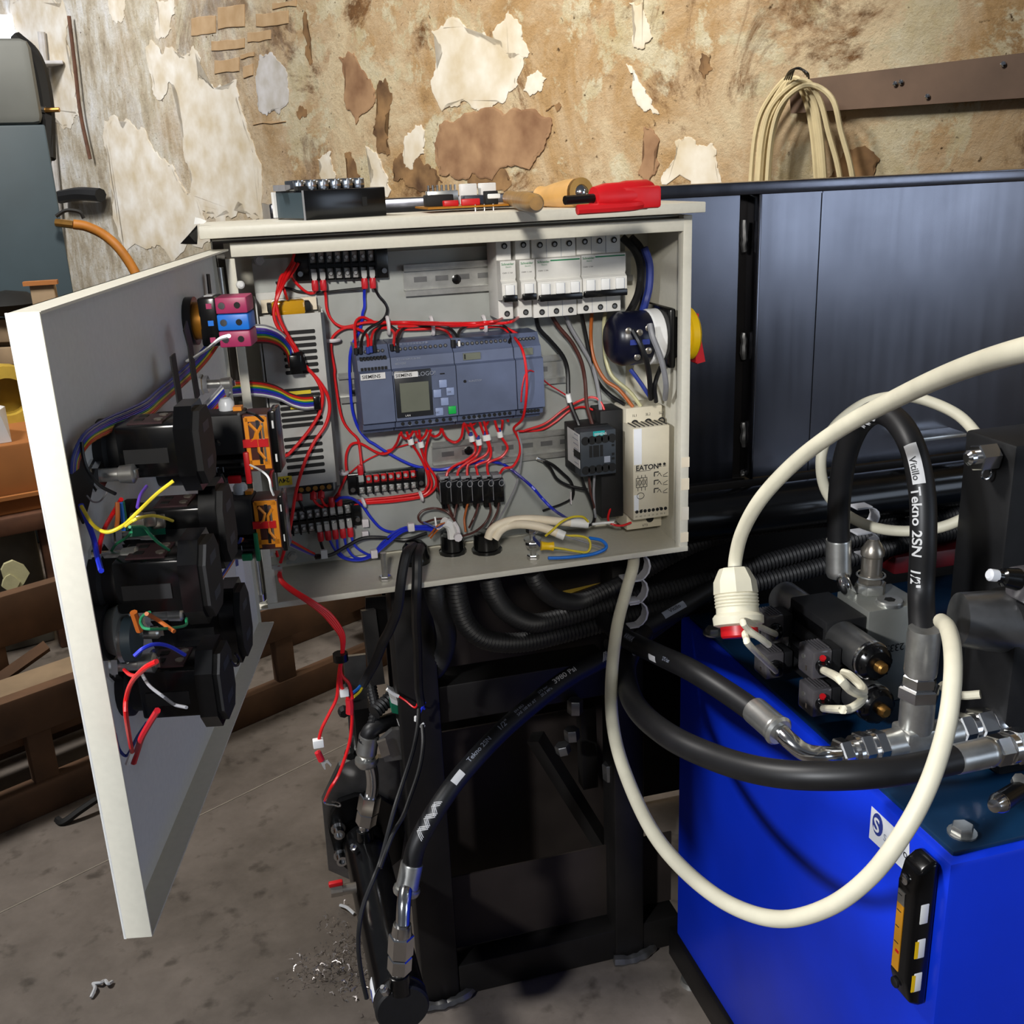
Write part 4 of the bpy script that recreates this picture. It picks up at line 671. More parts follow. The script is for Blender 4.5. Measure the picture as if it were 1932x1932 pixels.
t = wire('pink_wire', 'thin pink-red wire slanting from the narrow module to a white sleeve', W('C', [(415,1440,.045),(425,1320,.04),(455,1220,.042),(510,1212,.05),(620,1305,.075),(700,1355,.085),(780,1405,.085)]), .0009, 'redsleeve'); q = W('C',[(778,1413,.082)])[0]; sub('wire_marker', MB().cyl(q+V((-.001,0,.005)), q-V((-.001,0,.005)), .0032, n=10), 'white', t)
for lab,pts in (('dark red wire arching right into the contactor top, upper',[(440,1660,.09),(600,1605),(740,1500),(880,1425),(970,1408,.085),(1030,1460,.078),(1082,1620,.07)]),('dark red wire arching right behind the contactor, lower',[(380,1665,.1),(560,1655),(680,1590),(780,1510),(880,1480),(970,1505,.095)])): rw(lab, W('C', pts), grp='dark red wires to the contactor', r=.0014)
lo = 'loose wires below the contactor'
for nm,lab,m_,r_,pts in (('black_wire','black wire dropping from the contactor corner','blackwire',.0018,[(870,470,.07),(900,560),(945,660),(972,760),(960,830,.06),(925,855,.06)]),('brown_wire','dark brown wire dropping from the contactor','brown',.0016,[(930,480,.07),(945,620),(975,740),(970,820),(945,850,.06)]),('grey_wire','grey wire dropping from the contactor','grey',.0016,[(972,470,.07),(966,600),(972,720),(982,790,.06)]),
   ('red_wire','red wire dropping from the contactor and bending to the soft starter','red',.0014,[(1085,500,.07),(1108,610),(1095,710),(1075,800,.06),(1110,842,.05),(1180,852),(1252,828,.05)]),('white_wire','short white wire end lying below the contactor','white',.0016,[(955,842,.055),(1040,832),(1122,826,.05)]),
   ('black_wire','black wire loop with a bare tip, right side of the loop','blackwire',.0020,[(590,360,.095),(660,395),(730,455),(790,515),(812,590),(800,650,.1)]),('black_wire','black wire loop with a bare tip, left side of the loop','blackwire',.0020,[(590,365,.092),(640,420),(690,500),(780,550),(920,580,.08)]),('black_wire','black wire leaving the loop toward the lower left','blackwire',.0016,[(800,650,.1),(720,690),(650,715),(580,740,.104)])):
    wire(nm, lab, W('E', pts), r_, m_, lo)
a, b = W('E',[(535,340,.094),(590,362,.094)]); tag(MB().cyl(a,b,.0022,n=8).build('wire_tip','chrome'), 'bare metal tip of the black wire loop', 'wire')
tag(MB().box(*[V(p) for p in (W('E',[(782,590,.1)])[0],W('E',[(800,690,.095)])[0])]).build('cable_tie','tiewhite'), 'clear tie hanging below the black wire loop', 'cable tie')
# rainbow ribbons
RCOL = ('grey','white','violet','ink','blue','green','yellow','orange','red','brown')
def ribbon(lab, pts, wv, grp='rainbow ribbon cables', cols=RCOL, k=6, parent=None):
    P_ = cat(pts, k); n_ = len(P_); Wv = cat([V(v_) for v_ in wv], 8); fr = frames(P_)
    t = thing('ribbon_cable', lab, 'ribbon cable', P_[n_//2], grp); N_ = len(cols)
    for i,c_ in enumerate(cols):
        q = [];
        for j,p in enumerate(P_): wv_ = Wv[min(len(Wv)-1, int(j/(n_-1)*(len(Wv)-1)+.5))]; q.append(p + wv_*((i-(N_-1)/2)/N_))
        wl = Wv[0].length/N_; sub('strand', MB().tube(q, wl*.53, 6), c_, t)
    return t
t = ribbon('rainbow ribbon leaving the magenta block into a black plug on the silver case', W('B',[(190,925,.02),(250,925,.03),(340,930,.035),(430,965,.045),(495,1030,.052),(520,1100,.054),(540,1160,.054)]), [(0,0,.020),(0,0,.020),(.006,0,.014),(.010,0,.004)][::1], cols=RCOL[::-1])
a = W('B',[(498,1080,.056)])[0]; b = W('B',[(610,1230,.044)])[0]; sub('plug', MB().box(a,b,.001), 'gloss', t, 'black plug')
t = ribbon('rainbow ribbon running right from the door into a black plug over the vents', W('B', [(45,1345,.0),(160,1338,.01),(300,1345,.025),(420,1375,.04),(520,1425,.05),(610,1448,.054),(690,1445,.056)]), [(0,0,-.017),(0,0,-.017),(.002,0,-.016),(0,0,-.015)], cols=RCOL[::-1])
a = W('B',[(680,1390,.060)])[0]; b = W('B',[(748,1500,.048)])[0]; sub('plug', MB().box(a,b,.001), 'gloss', t, 'black plug')
ribbon('narrow ribbon leaving the lower orange relay toward the cabinet floor', W('D', [(395,895,.02),(470,960,.04),(560,1010,.06),(650,1055,.07),(700,1075,.07)]), [(.006,0,.008),(.004,0,.006),(.001,0,.003)], cols=('grey','violet','ink','orange','red'))
t = thing('label_tag', 'small blue-white printed tag on a black lead at the cabinet floor', 'tag', W('D',[(765,1095,.07)])[0]); a = W('D',[(742,1035,.068)])[0]; b = W('D',[(800,1100,.064)])[0]; sub('tag', MB().box(a,b), 'printw', t); sub('plug', MB().box(*W('D',[(695,1070,.075),(745,1105,.062)])), 'gloss', t)
# leads leaving through the left lower corner of the cabinet, down to loose fork lugs
lg = 'red leads hanging from the cabinet corner'
for i,(dx_,e_) in enumerate(((0,W('I',[(345,780,-.02),(330,950),(270,1080),(210,1200),(185,1290),(178,1340)])),(6,W('I',[(365,780,-.02),(375,870),(410,930),(440,990),(455,1050),(455,1180),(430,1350),(350,1580),(280,1700),(235,1800,.02)])),(-6,W('I',[(372,760,-.02),(430,830),(450,900),(462,960)])),(12,W('I',[(358,780,-.02),(372,860),(405,925,-.02)])))):
    wire('red_lead', ('red lead ending in a white sleeve and an open fork lug','red lead hanging lowest, its bare end over the rusty plate','short red lead bending right to a red splice','short red lead ending at a white clip')[i], W('D', [(428+dx_*.4,1165,.012),(440+dx_*.8,1262,-.004),(510+dx_*2,1335,-.012),(640+dx_*2.6,1420,-.02),(770+dx_*3.2,1515),(860+dx_*2.6,1620),(905+dx_*1.4,1700),(910+dx_*.5,1800),(895+dx_*.5,1890)])+e_, .0019, 'red', lg)
t = thing('fork_lug', 'open tinned fork lug with red sleeve hanging over the floor', 'lug', W('I',[(245,1540,-.02)])[0]); P_ = W('I',[(172,1400,-.02),(205,1470,-.02)]); sub('sleeve', MB().tube(cat([P_[0],P_[0].lerp(P_[1],.5),P_[1]],4), .0038, 10), 'redsleeve', t); fk = W('I',[(200,1455,-.021),(222,1490,-.021),(218,1510,-.021),(245,1548,-.021),(235,1555,-.021),(205,1510,-.021),(195,1470,-.021)]); 
sub('fork', MB().prism([W('I',[(x_,y_,-.021)])[0] for x_,y_ in ((195,1475),(215,1460),(235,1475),(258,1468),(288,1505),(283,1525),(268,1505),(250,1490),(232,1500),(240,1545),(228,1545),(208,1510))],(0,.0012,0)), 'tinned', t)
q = W('I',[(178,1325,-.02)])[0]; tag(MB().box(q-V((.006,.004,.005)),q+V((.006,.004,.005)),.001).build('number_sleeve','white'),'white number sleeve on the red lead above the fork lug','sleeve')
q = W('I',[(392,905,-.02)])[0]; tag(MB().box(q-V((.005,.004,.0045)),q+V((.005,.004,.0045)),.001).build('number_sleeve','white'),'white clip on the short red lead beside the steel post','sleeve')
q = W('I',[(440,1020,-.021)])[0]; tag(MB().tube([q+V((0,0,.009)),q,q-V((.001,0,.009))],.0045,8).build('splice_sleeve','redsleeve'),'red splice sleeve on the hanging leads','sleeve')
q = W('I',[(362,615,-.02)])[0]; tag(MB().lathe(q-V((0,0,.004)),ZD,[(0,.0085),(.009,.0085)],12).build('cable_tie','gloss'),'black tie binding the hanging red leads','cable tie')
tag(MB().tube(cat(W('I',[(218,1805,.02),(240,1830),(300,1838),(345,1850),(362,1838),(340,1815),(290,1812)]),6),.0011,6).build('bare_strand','chrome'),'curl of bare copper-tin strand at the lowest red lead','wire')
# black cables out of the domed gland
for lab,pts,e_ in (('black cable dropping from the domed gland, left of two, split into blue and yellow cores',[(1450,1010,.02),(1400,1060,-.012),(1370,1180,-.02),(1350,1320,-.024),(1330,1480,-.02),(1270,1640,0)],W('I',[(720,480,.02),(650,650,.03),(590,760,.035),(545,840,.04)])),('black cable dropping from the domed gland, right of two, down past the steel post',[(1500,1020,.02),(1480,1090,-.012),(1475,1250,-.022),(1470,1400,-.02),(1470,1600,.04),(1480,1750,.08)],W('I',[(1010,850,.12),(1030,1000,.13)]))):
    t = wire('black_cable', lab, W('D', pts)+e_, .0058, 'rubber', 'black cables from the domed gland', n=10, category='cable')
    if 'cores' in lab:
        for m_,q_ in (('bluebox',[(540,835,.04),(500,880,.03),(450,920,.02)]),('yellow',[(548,845,.04),(520,900,.03),(470,945,.02)])): sub('core', MB().tube(cat(W('I',q_),5),.0018,6), m_, t)
for lab,pts in (('thin black lead running down to the cylinder, left of two',[(1010,1050,.13),(1000,1200,.1),(960,1400,.06),(880,1650,.02),(800,1900,-.01)]),('thin black lead running down to the cylinder, right of two',[(1040,1180,.13),(1045,1350,.1),(1010,1560,.06),(930,1800,.02),(880,1932,0)])):
    e_ = W('J',[(700,560,-.03),(640,720,-.05),(560,920,-.06),(520,1100,-.07),(510,1300,-.075),(535,1520,-.08),(580,1720,-.085)]) if 'left' in lab else W('J',[(800,350,-.02),(740,500,-.03),(690,640,-.045)])
    wire('black_lead', lab, W('I', pts)+e_, .0028, 'rubber', 'thin black sensor leads', n=8, category='cable')
# ================================================================ things mounted inside the door
DMI = DM.inverted()
def proj(p):
    d = V(p)-CAM; zc = d.dot(FW); return 966+FPX*d.dot(RT)/zc, 966-FPX*d.dot(UP)/zc
def kk(s, z_, xpx):                                    # depth off the door at which the picture x is reached
    lo, hi = 0, .4
    for _ in range(40):
        mid = (lo+hi)/2
        if proj(DM @ V((s,mid,z_)))[0] < xpx: lo = mid
        else: hi = mid
    return lo
def Dp(r, x, y, k=.002): return D(*z(r,x,y), k)
def DW(r, pts):
    out = []; k = 0
    for p in pts:
        if len(p) > 2: k = p[2]
        out.append(Dp(r, p[0], p[1], k))
    return out
KX = V((0,1,0))
def timer(label, r, base, xend, hs=.019, hz=.016, end=.028, c0=.008):
    q = DMI @ Dp(r,*base); s, z_ = q.x, q.z; L = kk(s, z_, z(r,xend,0)[0]); M_ = DM @ Matrix.Translation((s,0,z_))
    t = thing('switch_block', label, 'switch', M_ @ V((0,0,-end)), 'black switch blocks on the door')
    sub('collar', MB(M_).lathe((0,.0016,0), KX, [(0,.020),(.006,.020),(.008,.017),(L*.24,.017),(L*.26,.015)], 24), 'blackmatt', t)
    bd = sub('body', MB(M_).box((-hs,L*.24,-hz),(hs,L*.80,hz+.002),.002), 'gloss', t)
    sub('top_panel', MB(M_).box((-hs*.72,L*.34,hz+.0016),(hs*.72,L*.66,hz+.0030)), 'wine', bd, 'wine-coloured top panel')
    for i in range(2): sub('recess', MB(M_).box((-hs*.5+i*hs*.6,L*.38,hz+.0028),(-hs*.5+i*hs*.6+hs*.3,L*.46,hz+.0034)), 'drk', bd); sub('contact_screw', MB(M_).lathe((-hs*.4+i*hs*.7,L*.60,hz+.0026),ZD,[(0,.003),(.0012,.003)],8), 'nickel', bd)
    sub('side_rib', MB(M_).box((hs*.98,L*.30,-hz*.4),(hs*1.04,L*.70,hz*.2)), 'blackmatt', bd); sub('front_rib', MB(M_).box((-hs*.5,L*.28,-hz*1.10),(hs*.5,L*.72,-hz*.98)), 'blackmatt', bd)
    w_ = hs*1.15; o8 = [(-w_,-end*.55),(-w_*.55,-end),(w_*.55,-end),(w_,-end*.55),(w_,end*.55),(w_*.55,end),(-w_*.55,end),(-w_,end*.55)]
    sub('end_block', MB(M_).prism([V((a_,L*.78,b_)) for a_,b_ in o8], (0,L*.16,0)), 'gloss', t)
    sub('end_cap', MB(M_).prism([V((a_*.86,L*.94,b_*.86)) for a_,b_ in o8], (0,L*.06,0)), 'blackmatt', t)
    for zz in (.012,-.012): sub('maker_print', MB(M_).box((-w_*.4,L*1.0,zz-.003),(w_*.3,L*1.002,zz+.003)), 'plcdark', t)
    for i in range(2): sub('slot', MB(M_).box((-w_*1.002,L*.83,-.010+i*.014),(-w_*.99,L*.90,-.004+i*.014)), 'drk', t)
    return t
timer('black switch block with wine-coloured top, highest on the door', 'G', (330,1350), 1195)
timer('black switch block behind, just left of the lower orange relay', 'H', (430,330), 1085, .018, .015, .030)
timer('black switch block at mid height nearest the free edge', 'H', (225,680), 985)
timer('black switch block low behind, beside the white sticker', 'H', (620,960), 1190, .018, .015, .030)
timer('black switch block lowest on the door, red leads hanging beneath', 'H', (400,1360), 1070)
# emergency-stop contact block
q = DMI @ Dp('G',1035,290); s, z_ = q.x, q.z; M_ = DM @ Matrix.Translation((s,0,z_)); K = lambda x: kk(s, z_, z('G',x,0)[0])
t = thing('stop_contact_block', 'stop-button contact block in magenta, blue and magenta behind a gold collar', 'switch', M_ @ V((0,0,-.02)))
sub('nut_ring', MB(M_).lathe((0,.0016,0), KX, [(0,.021),(K(1100)-.0016,.021)], 24), 'gloss', t); sub('gold_collar', MB(M_).lathe((0,K(1085),0), KX, [(0,.0165),(K(1170)-K(1085),.0165)], 24), 'gold', t)
sub('holder', MB(M_).box((-.016,K(1160),-.021),(.016,K(1310),.021),.002), 'gloss', t); sub('holder_label', MB(M_).box((-.008,K(1200),.0212),(.006,K(1270),.0218)), 'printw', t)
for i,(m_,nm_) in enumerate((('magenta','lower'),('bluebox','middle'),('magenta','upper'))):
    z0 = -.0225+i*.0145; bl = sub('contact_block', MB(M_).box((-.0155,K(1300),z0),(.0155,K(1560),z0+.0140),.0015), m_, t, f'{nm_} {"blue" if m_=="bluebox" else "magenta"} contact block')
    sub('terminal_screw', MB(M_).lathe((.0156,K(1355),z0+.007),XD,[(0,.0034),(.001,.0030)],10), 'chrome', bl); sub('latch_hole', MB(M_).lathe((.0156,K(1480),z0+.007),XD,[(0,.0028),(.0005,.0028)],10), 'drk', bl); sub('clip', MB(M_).box((.0152,K(1230),z0+.005),(.0166,K(1275),z0+.0095)), m_, bl)
# lamps with orange relays
def relay(label, r, base, o0, o1, x_r, tabc, tabname, tab, yb):
    q = DMI @ Dp(r,*base); s, z_ = q.x, q.z; M_ = DM @ Matrix.Translation((s,0,z_)); K = lambda x: kk(s, z_, z(r,x,0)[0])
    t = thing('indicator_socket', label, 'relay', M_ @ V((0,0,-.02)), 'orange-faced sockets on the door')
    k0, k1, k2 = K(o0), K(o1), K(x_r)
    sub('body', MB(M_).box((-.014,.0016,-.014),(.014,k0,.017),.002), 'blackmatt', t); sub('lower_barrel', MB(M_).lathe((0,.0016,-.026), KX, [(0,.013),(k0*.94,.013)], 20), 'gloss', t)
    sub('white_bump', MB(M_).lathe((-.006,k0*.80,.017), ZD, [(0,.006),(.006,.006),(.009,.004),(.010,0)], 12), 'clear', t); sub('orange_clip', MB(M_).box((-.008,k0*.88,.017),(.0,k0*.97,.020)), 'socket', t)
    sf = sub('socket_face', MB(M_).box((-.0125,k0,-.028),(.0125,k1,.016),.001), 'brown', t, 'amber-brown socket')
    for zz in (-.023,.011): sub('orange_bar', MB(M_).box((-.0135,k0+.002,zz),(.0132,k1-.002,zz+.004)), 'socket', sf)
    sub('orange_frame', MB(M_).box((-.0135,k1-.006,-.026),(.0132,k1-.001,.014)), 'socket', sf); sub('orange_frame', MB(M_).box((-.0135,k0+.001,-.026),(.0132,k0+.004,.014)), 'socket', sf)
    sub('contact_spring', MB(M_).box((.0142,k0+.010,-.022),(.012,k0+.0125,.012)), 'chrome', sf); sub('contact_spring', MB(M_).box((.0142,k0+.014,-.020),(.012,k0+.0155,.010)), 'nickel', sf); sub('red_bar', MB(M_).box((.0150,k0-.001,-.0085),(.012,k0+.018,-.0025)), 'redp', sf)
    sub('orange_web', MB(M_).tube([V((.0138,k0+.005,.010)),V((.0138,k0+.010,.004)),V((.0138,k0+.008,-.002)),V((.0138,k0+.005,-.004))],.0013,6), 'socket', sf); sub('orange_web', MB(M_).tube([V((.0138,k1-.005,.008)),V((.0138,k1-.009,.002)),V((.0138,k1-.009,-.012)),V((.0138,k1-.005,-.018))],.0013,6), 'socket', sf)
    br_ = sub('black_bracket', MB(M_).box((-.0128,k1,-.030),(.013,k2,.018),.0008), 'gloss', t)
    for zz in (.008,-.018): sub('slot', MB(M_).box((.0126,k1+(k2-k1)*.45,zz-.003),(.0136,k1+(k2-k1)*.7,zz+.003)), 'white', br_)
    sub('tab', MB(M_).box((.010,k0*.97,-.037),(.0155,k0*1.03,-.012),.001), tabc, t, tabname); sub('tab_foot', MB(M_).box((.012,k0*.78,-.036),(.016,k0*.92,-.030),.001), tabc, t)
    text('SWIT 1', M_ @ V((.0134,k0*.50,-.027)), DN, ZD, .006, 'printg', t)
    return t
relay('orange-faced socket with a red tab, upper of two at the cabinet edge', 'G', (760,1250), 1520, 1730, 1790, 'redp', 'red tab', None, 0)
relay('orange-faced socket with a green tab, lower of two at the cabinet edge', 'H', (800,265), 1255, 1420, 1450, 'green', 'green tab', None, 0)
# chrome pilot lamps
def lamp(label, r, base, xend, rad=.0055):
    q = DMI @ Dp(r,*base); s, z_ = q.x, q.z; L = kk(s, z_, z(r,xend,0)[0]); M_ = DM @ Matrix.Translation((s,0,z_))
    t = thing('pilot_lamp', label, 'lamp', M_ @ V((0,0,-rad)), 'chrome pilot lamps on the door')
    sub('flange', MB(M_).lathe((0,.0016,0), KX, [(0,rad*1.9),(.002,rad*1.9),(.003,rad*1.6),(.007,rad*1.6)], 6), 'chrome', t); sub('barrel', MB(M_).lathe((0,.006,0), KX, [(0,rad*.8),(L*.4,rad*.8),(L*.42,rad),(L*.68,rad*1.15),(L*.72,rad*.8)], 16), 'zinc', t)
    sub('terminal', MB(M_).box((-.0015,L*.72,-rad*.5),(.0015,L-.001,rad*.5)), 'chrome', t); return t
lamp('chrome pilot lamp under the stop-button block, by the upper ribbon', 'G', (1140,815), 1430, .005)
lamp('chrome pilot lamp below the highest black switch block, by the black tape', 'G', (235,1570), 640, .0055)
lamp('chrome pilot lamp at mid height with a blue and red lead', 'H', (200,530), 525, .0055)
lamp('small chrome pilot lamp with green leads in the tangle', 'H', (330,385), 625, .0036)
lamp('small chrome pilot lamp half hidden behind the key switch', 'H', (330,1030), 665, .0036)
lamp('chrome pilot lamp low on the door, red leads from its tip', 'H', (310,1225), 640, .0058)
lamp('small dark chrome lamp deep in the tangle beside the yellow wire', 'H', (470,290), 710, .004)
lamp('small chrome lamp under the middle switch block with a white tip', 'H', (520,910), 810, .0042)
# key switch
q = DMI @ Dp('H',215,1010); s, z_ = q.x, q.z; M_ = DM @ Matrix.Translation((s,0,z_)); K = lambda x: kk(s, z_, z('H',x,0)[0])
t = thing('key_switch', 'grey key switch with a bright metal disc at the end', 'switch', M_ @ V((0,0,-.018)))
sub('collar', MB(M_).lathe((0,.0016,0), KX, [(0,.018),(K(290),.018)], 20), 'blackmatt', t); sub('housing', MB(M_).lathe((0,K(285),0), KX, [(0,.013),(.004,.015),(K(380)-K(285),.017)], 20), 'lockergrey', t); sub('disc', MB(M_).lathe((0,K(375),-.006), KX, [(0,.015),(K(405)-K(375),.015)], 24), 'chrome', t); sub('dark_disc', MB(M_).lathe((0,K(405),-.006), KX, [(0,.0145),(K(465)-K(405),.0140)], 24), 'locker', t)
# ribbons, tapes and leads on the door
ribbon('rainbow ribbon running down the door under two black tapes', DW('G', [(1270,430,.02),(1180,560,.012),(1070,680,.01),(940,800),(800,920,.012),(700,1010,.014),(560,1080,.014),(380,1150,.012),(220,1240,.012),(140,1340,.01),(100,1440,.008),(90,1530,.006)]), [DD*.010+ZD*.014, DD*.010+ZD*.013, DD*.006+ZD*.013, DD*.010+ZD*.008, DD*.012], 'rainbow ribbon cables', ('ink','grey','ink','violet','blue','green','yellow','orange','red','orange')[::-1])
ribbon('short rainbow ribbon stretch passing behind the highest switch block', DW('G', [(1330,870,.03),(1240,970,.02),(1130,1080,.012),(1050,1160,.008)]), [DD*.010+ZD*.014, DD*.010+ZD*.014, DD*.010+ZD*.012], 'rainbow ribbon cables', ('grey','white','blue','ink','violet','orange','red')[::-1])
ribbon('narrow rainbow ribbon running down to the lowest switch blocks', DW('H', [(1160,400,.05),(1110,520,.03),(1050,620,.02),(980,720,.012),(930,800,.01)]), [DD*.010+ZD*.004]*3, 'rainbow ribbon cables', ('ink','violet','blue','yellow','orange','red')[::-1])
def tape(lab, r, pts, hw, k):
    P_ = DW(r, [(x_,y_,k) for x_,y_ in pts]); m_ = MB(); a = []; b = []
    for i,p in enumerate(P_):
        tn = (P_[min(i+1,len(P_)-1)]-P_[max(0,i-1)]).normalized(); sd_ = DN.cross(tn).normalized()*hw; a.append(p+sd_); b.append(p-sd_)
    return tag(MB().prism(a+b[::-1], DN*.0012).build('tape_strip','blackmatt'), lab, 'tape', 'black tape strips on the door')
tape('black tape strip over the ribbon, nearer the hinge', 'G', [(1000,325),(1040,480),(1070,720),(1105,925)], .0072, .019)
tape('black tape strip over the ribbon, ending at the highest switch block', 'G', [(895,570),(915,700),(945,880),(968,1050)], .0070, .019)
tape('black tape strip rising above the stop-button block', 'P', [(391,517),(397,572)], .005, .006)
tape('black square of tape near the free edge of the door', 'G', [(170,1470),(130,1640),(80,1820)], .0165, .004)
dl_ = 'thin coloured leads in the door tangle'
for nm,m_,lab,r,pts,rad in (('white_lead','white','white lead plugged into the bottom magenta block','G',[(1370,412,.11),(1290,440,.09),(1190,520,.05),(1080,590,.02),(1020,620,.01)],.0019),
  ('yellow_lead','yellow','yellow lead slanting from the highest switch block','H',[(715,25,.07),(600,115,.06),(460,250,.05),(380,320,.04),(280,358,.03),(190,310,.02),(115,190,.01)],.0018),('yellow_lead','yellow','short yellow lead to the small dark lamp','H',[(405,320,.05),(470,275,.06),(560,252,.06),(640,262,.06),(710,285,.06)],.0015),
  ('green_lead','green','green lead crossing below the yellow one','H',[(430,325,.06),(520,325,.06),(560,370,.06),(620,430,.06),(685,475,.06)],.0014),('green_lead','green','green lead looping left to the small chrome lamp','H',[(300,500,.01),(340,440,.02),(400,400,.03),(440,360,.04)],.0014),
  ('blue_lead','blue','blue lead running down beside the free edge','H',[(112,180,.008),(150,280,.012),(195,400,.016),(215,500,.02),(245,610,.03)],.0026),('red_lead','red','red lead slanting down to the middle lamp','H',[(375,145,.03),(320,240,.02),(265,340),(240,420),(232,490,.012)],.0022),('orange_lead','orange','orange lead beside the red one','H',[(350,165,.03),(352,260,.03),(345,330,.03)],.0022),('blue_lead','bluebox','bright blue lead beside the orange one','H',[(372,165,.03),(385,260,.03),(392,350,.03)],.0020),('green_lead','green','green lead beside the bright blue one','H',[(385,160,.03),(400,260,.03),(412,345,.03)],.0018),
  ('red_lead','red','red lead bowing down from the lowest lamp tip','H',[(605,1200,.08),(520,1250,.07),(440,1340,.05),(408,1440,.04),(405,1540),(425,1680,.03),(445,1790,.02)],.0022),('red_lead','red','short red lead behind the lowest lamp','H',[(395,1255,.03),(430,1285,.04),(480,1290,.05),(540,1240,.06)],.0018),
  ('red_lead','redsleeve','dark red pair hanging under the lowest switch block','H',[(610,1520,.05),(560,1600,.04),(510,1690,.03),(480,1780,.02),(455,1860,.015)],.0032),('grey_lead','grey','grey lead slanting over the lowest switch block','H',[(510,1285,.05),(560,1360,.06),(650,1430,.07),(720,1480,.07),(800,1500,.08)],.0015),('grey_lead','ink','dark grey lead hanging near the free edge at the bottom','H',[(335,1670,.003),(360,1770,.004),(405,1815,.006),(440,1770,.012),(480,1690,.02),(540,1600,.03)],.0016),
  ('white_lead','white','white stub ends at the bottom of the red leads','H',[(447,1790,.02),(430,1830,.018),(415,1870,.016)],.0026),('orange_lead','orange','orange lead below the middle switch block, left','H',[(455,880,.04),(475,940,.04),(495,1000,.04)],.0036),('orange_lead','orange','orange lead below the middle switch block, slanting right','H',[(540,890,.06),(620,935,.06),(720,1005,.07)],.0020),
  ('blue_lead','blue','blue lead arching over the lowest switch block','H',[(460,1165,.05),(520,1115,.055),(600,1088,.06),(690,1102,.065),(790,1158,.07)],.0018),('teal_lead','green','green lead curl beside the orange lead','H',[(560,880,.06),(510,910,.05),(505,960,.05),(560,990,.06),(780,970,.07),(800,920,.07)],.0014),('black_lead','blackwire','black lead loop at the corner of the low rear block','H',[(1085,1195,.07),(1110,1225,.07),(1135,1220,.07),(1138,1185,.07),(1118,1150,.07)],.0018),
  ('black_lead','blackwire','black lead bowing from the ribbon to the upper lamp','G',[(150,1290,.012),(165,1420,.012),(210,1540,.014),(300,1650,.02),(430,1720,.03)],.0018),('black_lead','blackwire','black lead arching over the upper orange socket','G',[(1450,1060,.09),(1520,1045,.09),(1590,1065,.1),(1650,1115,.1)],.0016),('grey_lead','grey','grey lead hanging from the upper ribbon','G',[(1380,880,.06),(1330,970,.05),(1290,1080,.04),(1270,1200,.03)],.0014),('white_lead','white','thin white lead from the red tab across to the lower orange socket','G',[(1545,1480,.09),(1640,1530,.1),(1700,1590,.11),(1720,1680,.11),(1740,1730,.11)],.0012),
  ('grey_lead','grey','very thin grey lead hanging in a loop left of the tangle','H',[(150,120,.01),(190,160,.012),(240,155,.014),(290,90,.02)],.0009),('violet_lead','violet','violet lead curling to the mid-height lamp tip','H',[(480,200,.05),(500,120,.05),(540,60,.05)],.0016),('black_lead','blackwire','black lead hanging between the two orange sockets','G',[(1290,1530,.05),(1270,1620,.05),(1300,1700,.05),(1340,1650,.06),(1310,1560,.06)],.0018),('black_lead','blackwire','two-tone lead running down to the upper switch block end','G',[(1185,1100,.03),(1230,1190,.04),(1270,1270,.05),(1290,1310,.06)],.0018)):
    wire(nm, lab, DW(r, pts), rad*.62, m_, dl_)
t = thing('circuit_board', 'small green circuit board in the door tangle beside the yellow lead', 'circuit board', Dp('H',500,330,.03)); p_ = DW('H',[(430,330,.03),(700,310,.03),(700,370,.03),(430,390,.03)]); sub('board', MB().prism(p_, DN*.0016), 'pcb', t)
for x_,y_ in ((480,280),(560,275),(620,290)): q = Dp('H',x_,y_,.036); sub('component', MB().box(q-V((.004,.004,.004)),q+V((.004,.004,.004)),.001), 'nickel', t)
# tools and boards lying on the cabinet roof
RZ = .407
def onr(x, y, zz=RZ): return on(2, zz, x, y)
t = thing('driver_module', 'black driver module with a row of silver terminals on the cabinet roof', 'module', onr(650,412))
a = onr(577,416); b = at(730,405,.048); u_ = V((b.x-a.x,b.y-a.y,0)); L_ = u_.length; u_.normalize(); M_ = Matrix((u_, V((-u_.y,u_.x,0)), ZD)).transposed().to_4x4(); M_.translation = V((a.x,a.y,RZ)); hz_ = .029; dp = .072
sub('case', MB(M_).box((0,0,0),(L_,dp,hz_),.001), 'gloss', t); sub('side_panel', MB(M_).box((-.0012,.002,.002),(0,dp-.002,hz_-.002)), 'locker', t); sub('rear_plate', MB(M_).box((-.004,dp-.004,.002),(-.001,dp+.002,hz_-.001)), 'printw', t); sub('edge', MB(M_).box((-.0014,-.0006,0),(.0002,.0006,hz_)), 'grey', t); sub('recess', MB(M_).box((L_*.70,-.0004,.011),(L_*.76,.001,.020)), 'drk', t)
for i in range(6):
    x_ = -.004+L_*(.02+.148*i); tb = sub('terminal', MB(M_).box((x_,.018,hz_),(x_+L_*.13,.040,hz_+.010),.001), 'chrome', t)
    sub('terminal_gap', MB(M_).box((x_+L_*.06,.0175,hz_),(x_+L_*.075,.0405,hz_+.0102)), 'steel', tb)
sub('plug', MB(M_).box((-.001,.010,hz_),(.010,.020,hz_+.004)), 'drk', t); sub('plug', MB(M_).box((-.02+.01,.040,hz_),(.004,.052,hz_+.006)), 'grey', t)
t = thing('interface_board', 'bare circuit board with white and silver connectors on the cabinet roof', 'circuit board', onr(880,398))
a = onr(808,403); b = onr(955,392); M_ = Matrix.Translation(a+V((0,0,.004))); L_ = b.x-a.x; w_ = .075
sub('board', MB(M_).box((0,0,0),(L_,w_,.002)), 'gold', t)
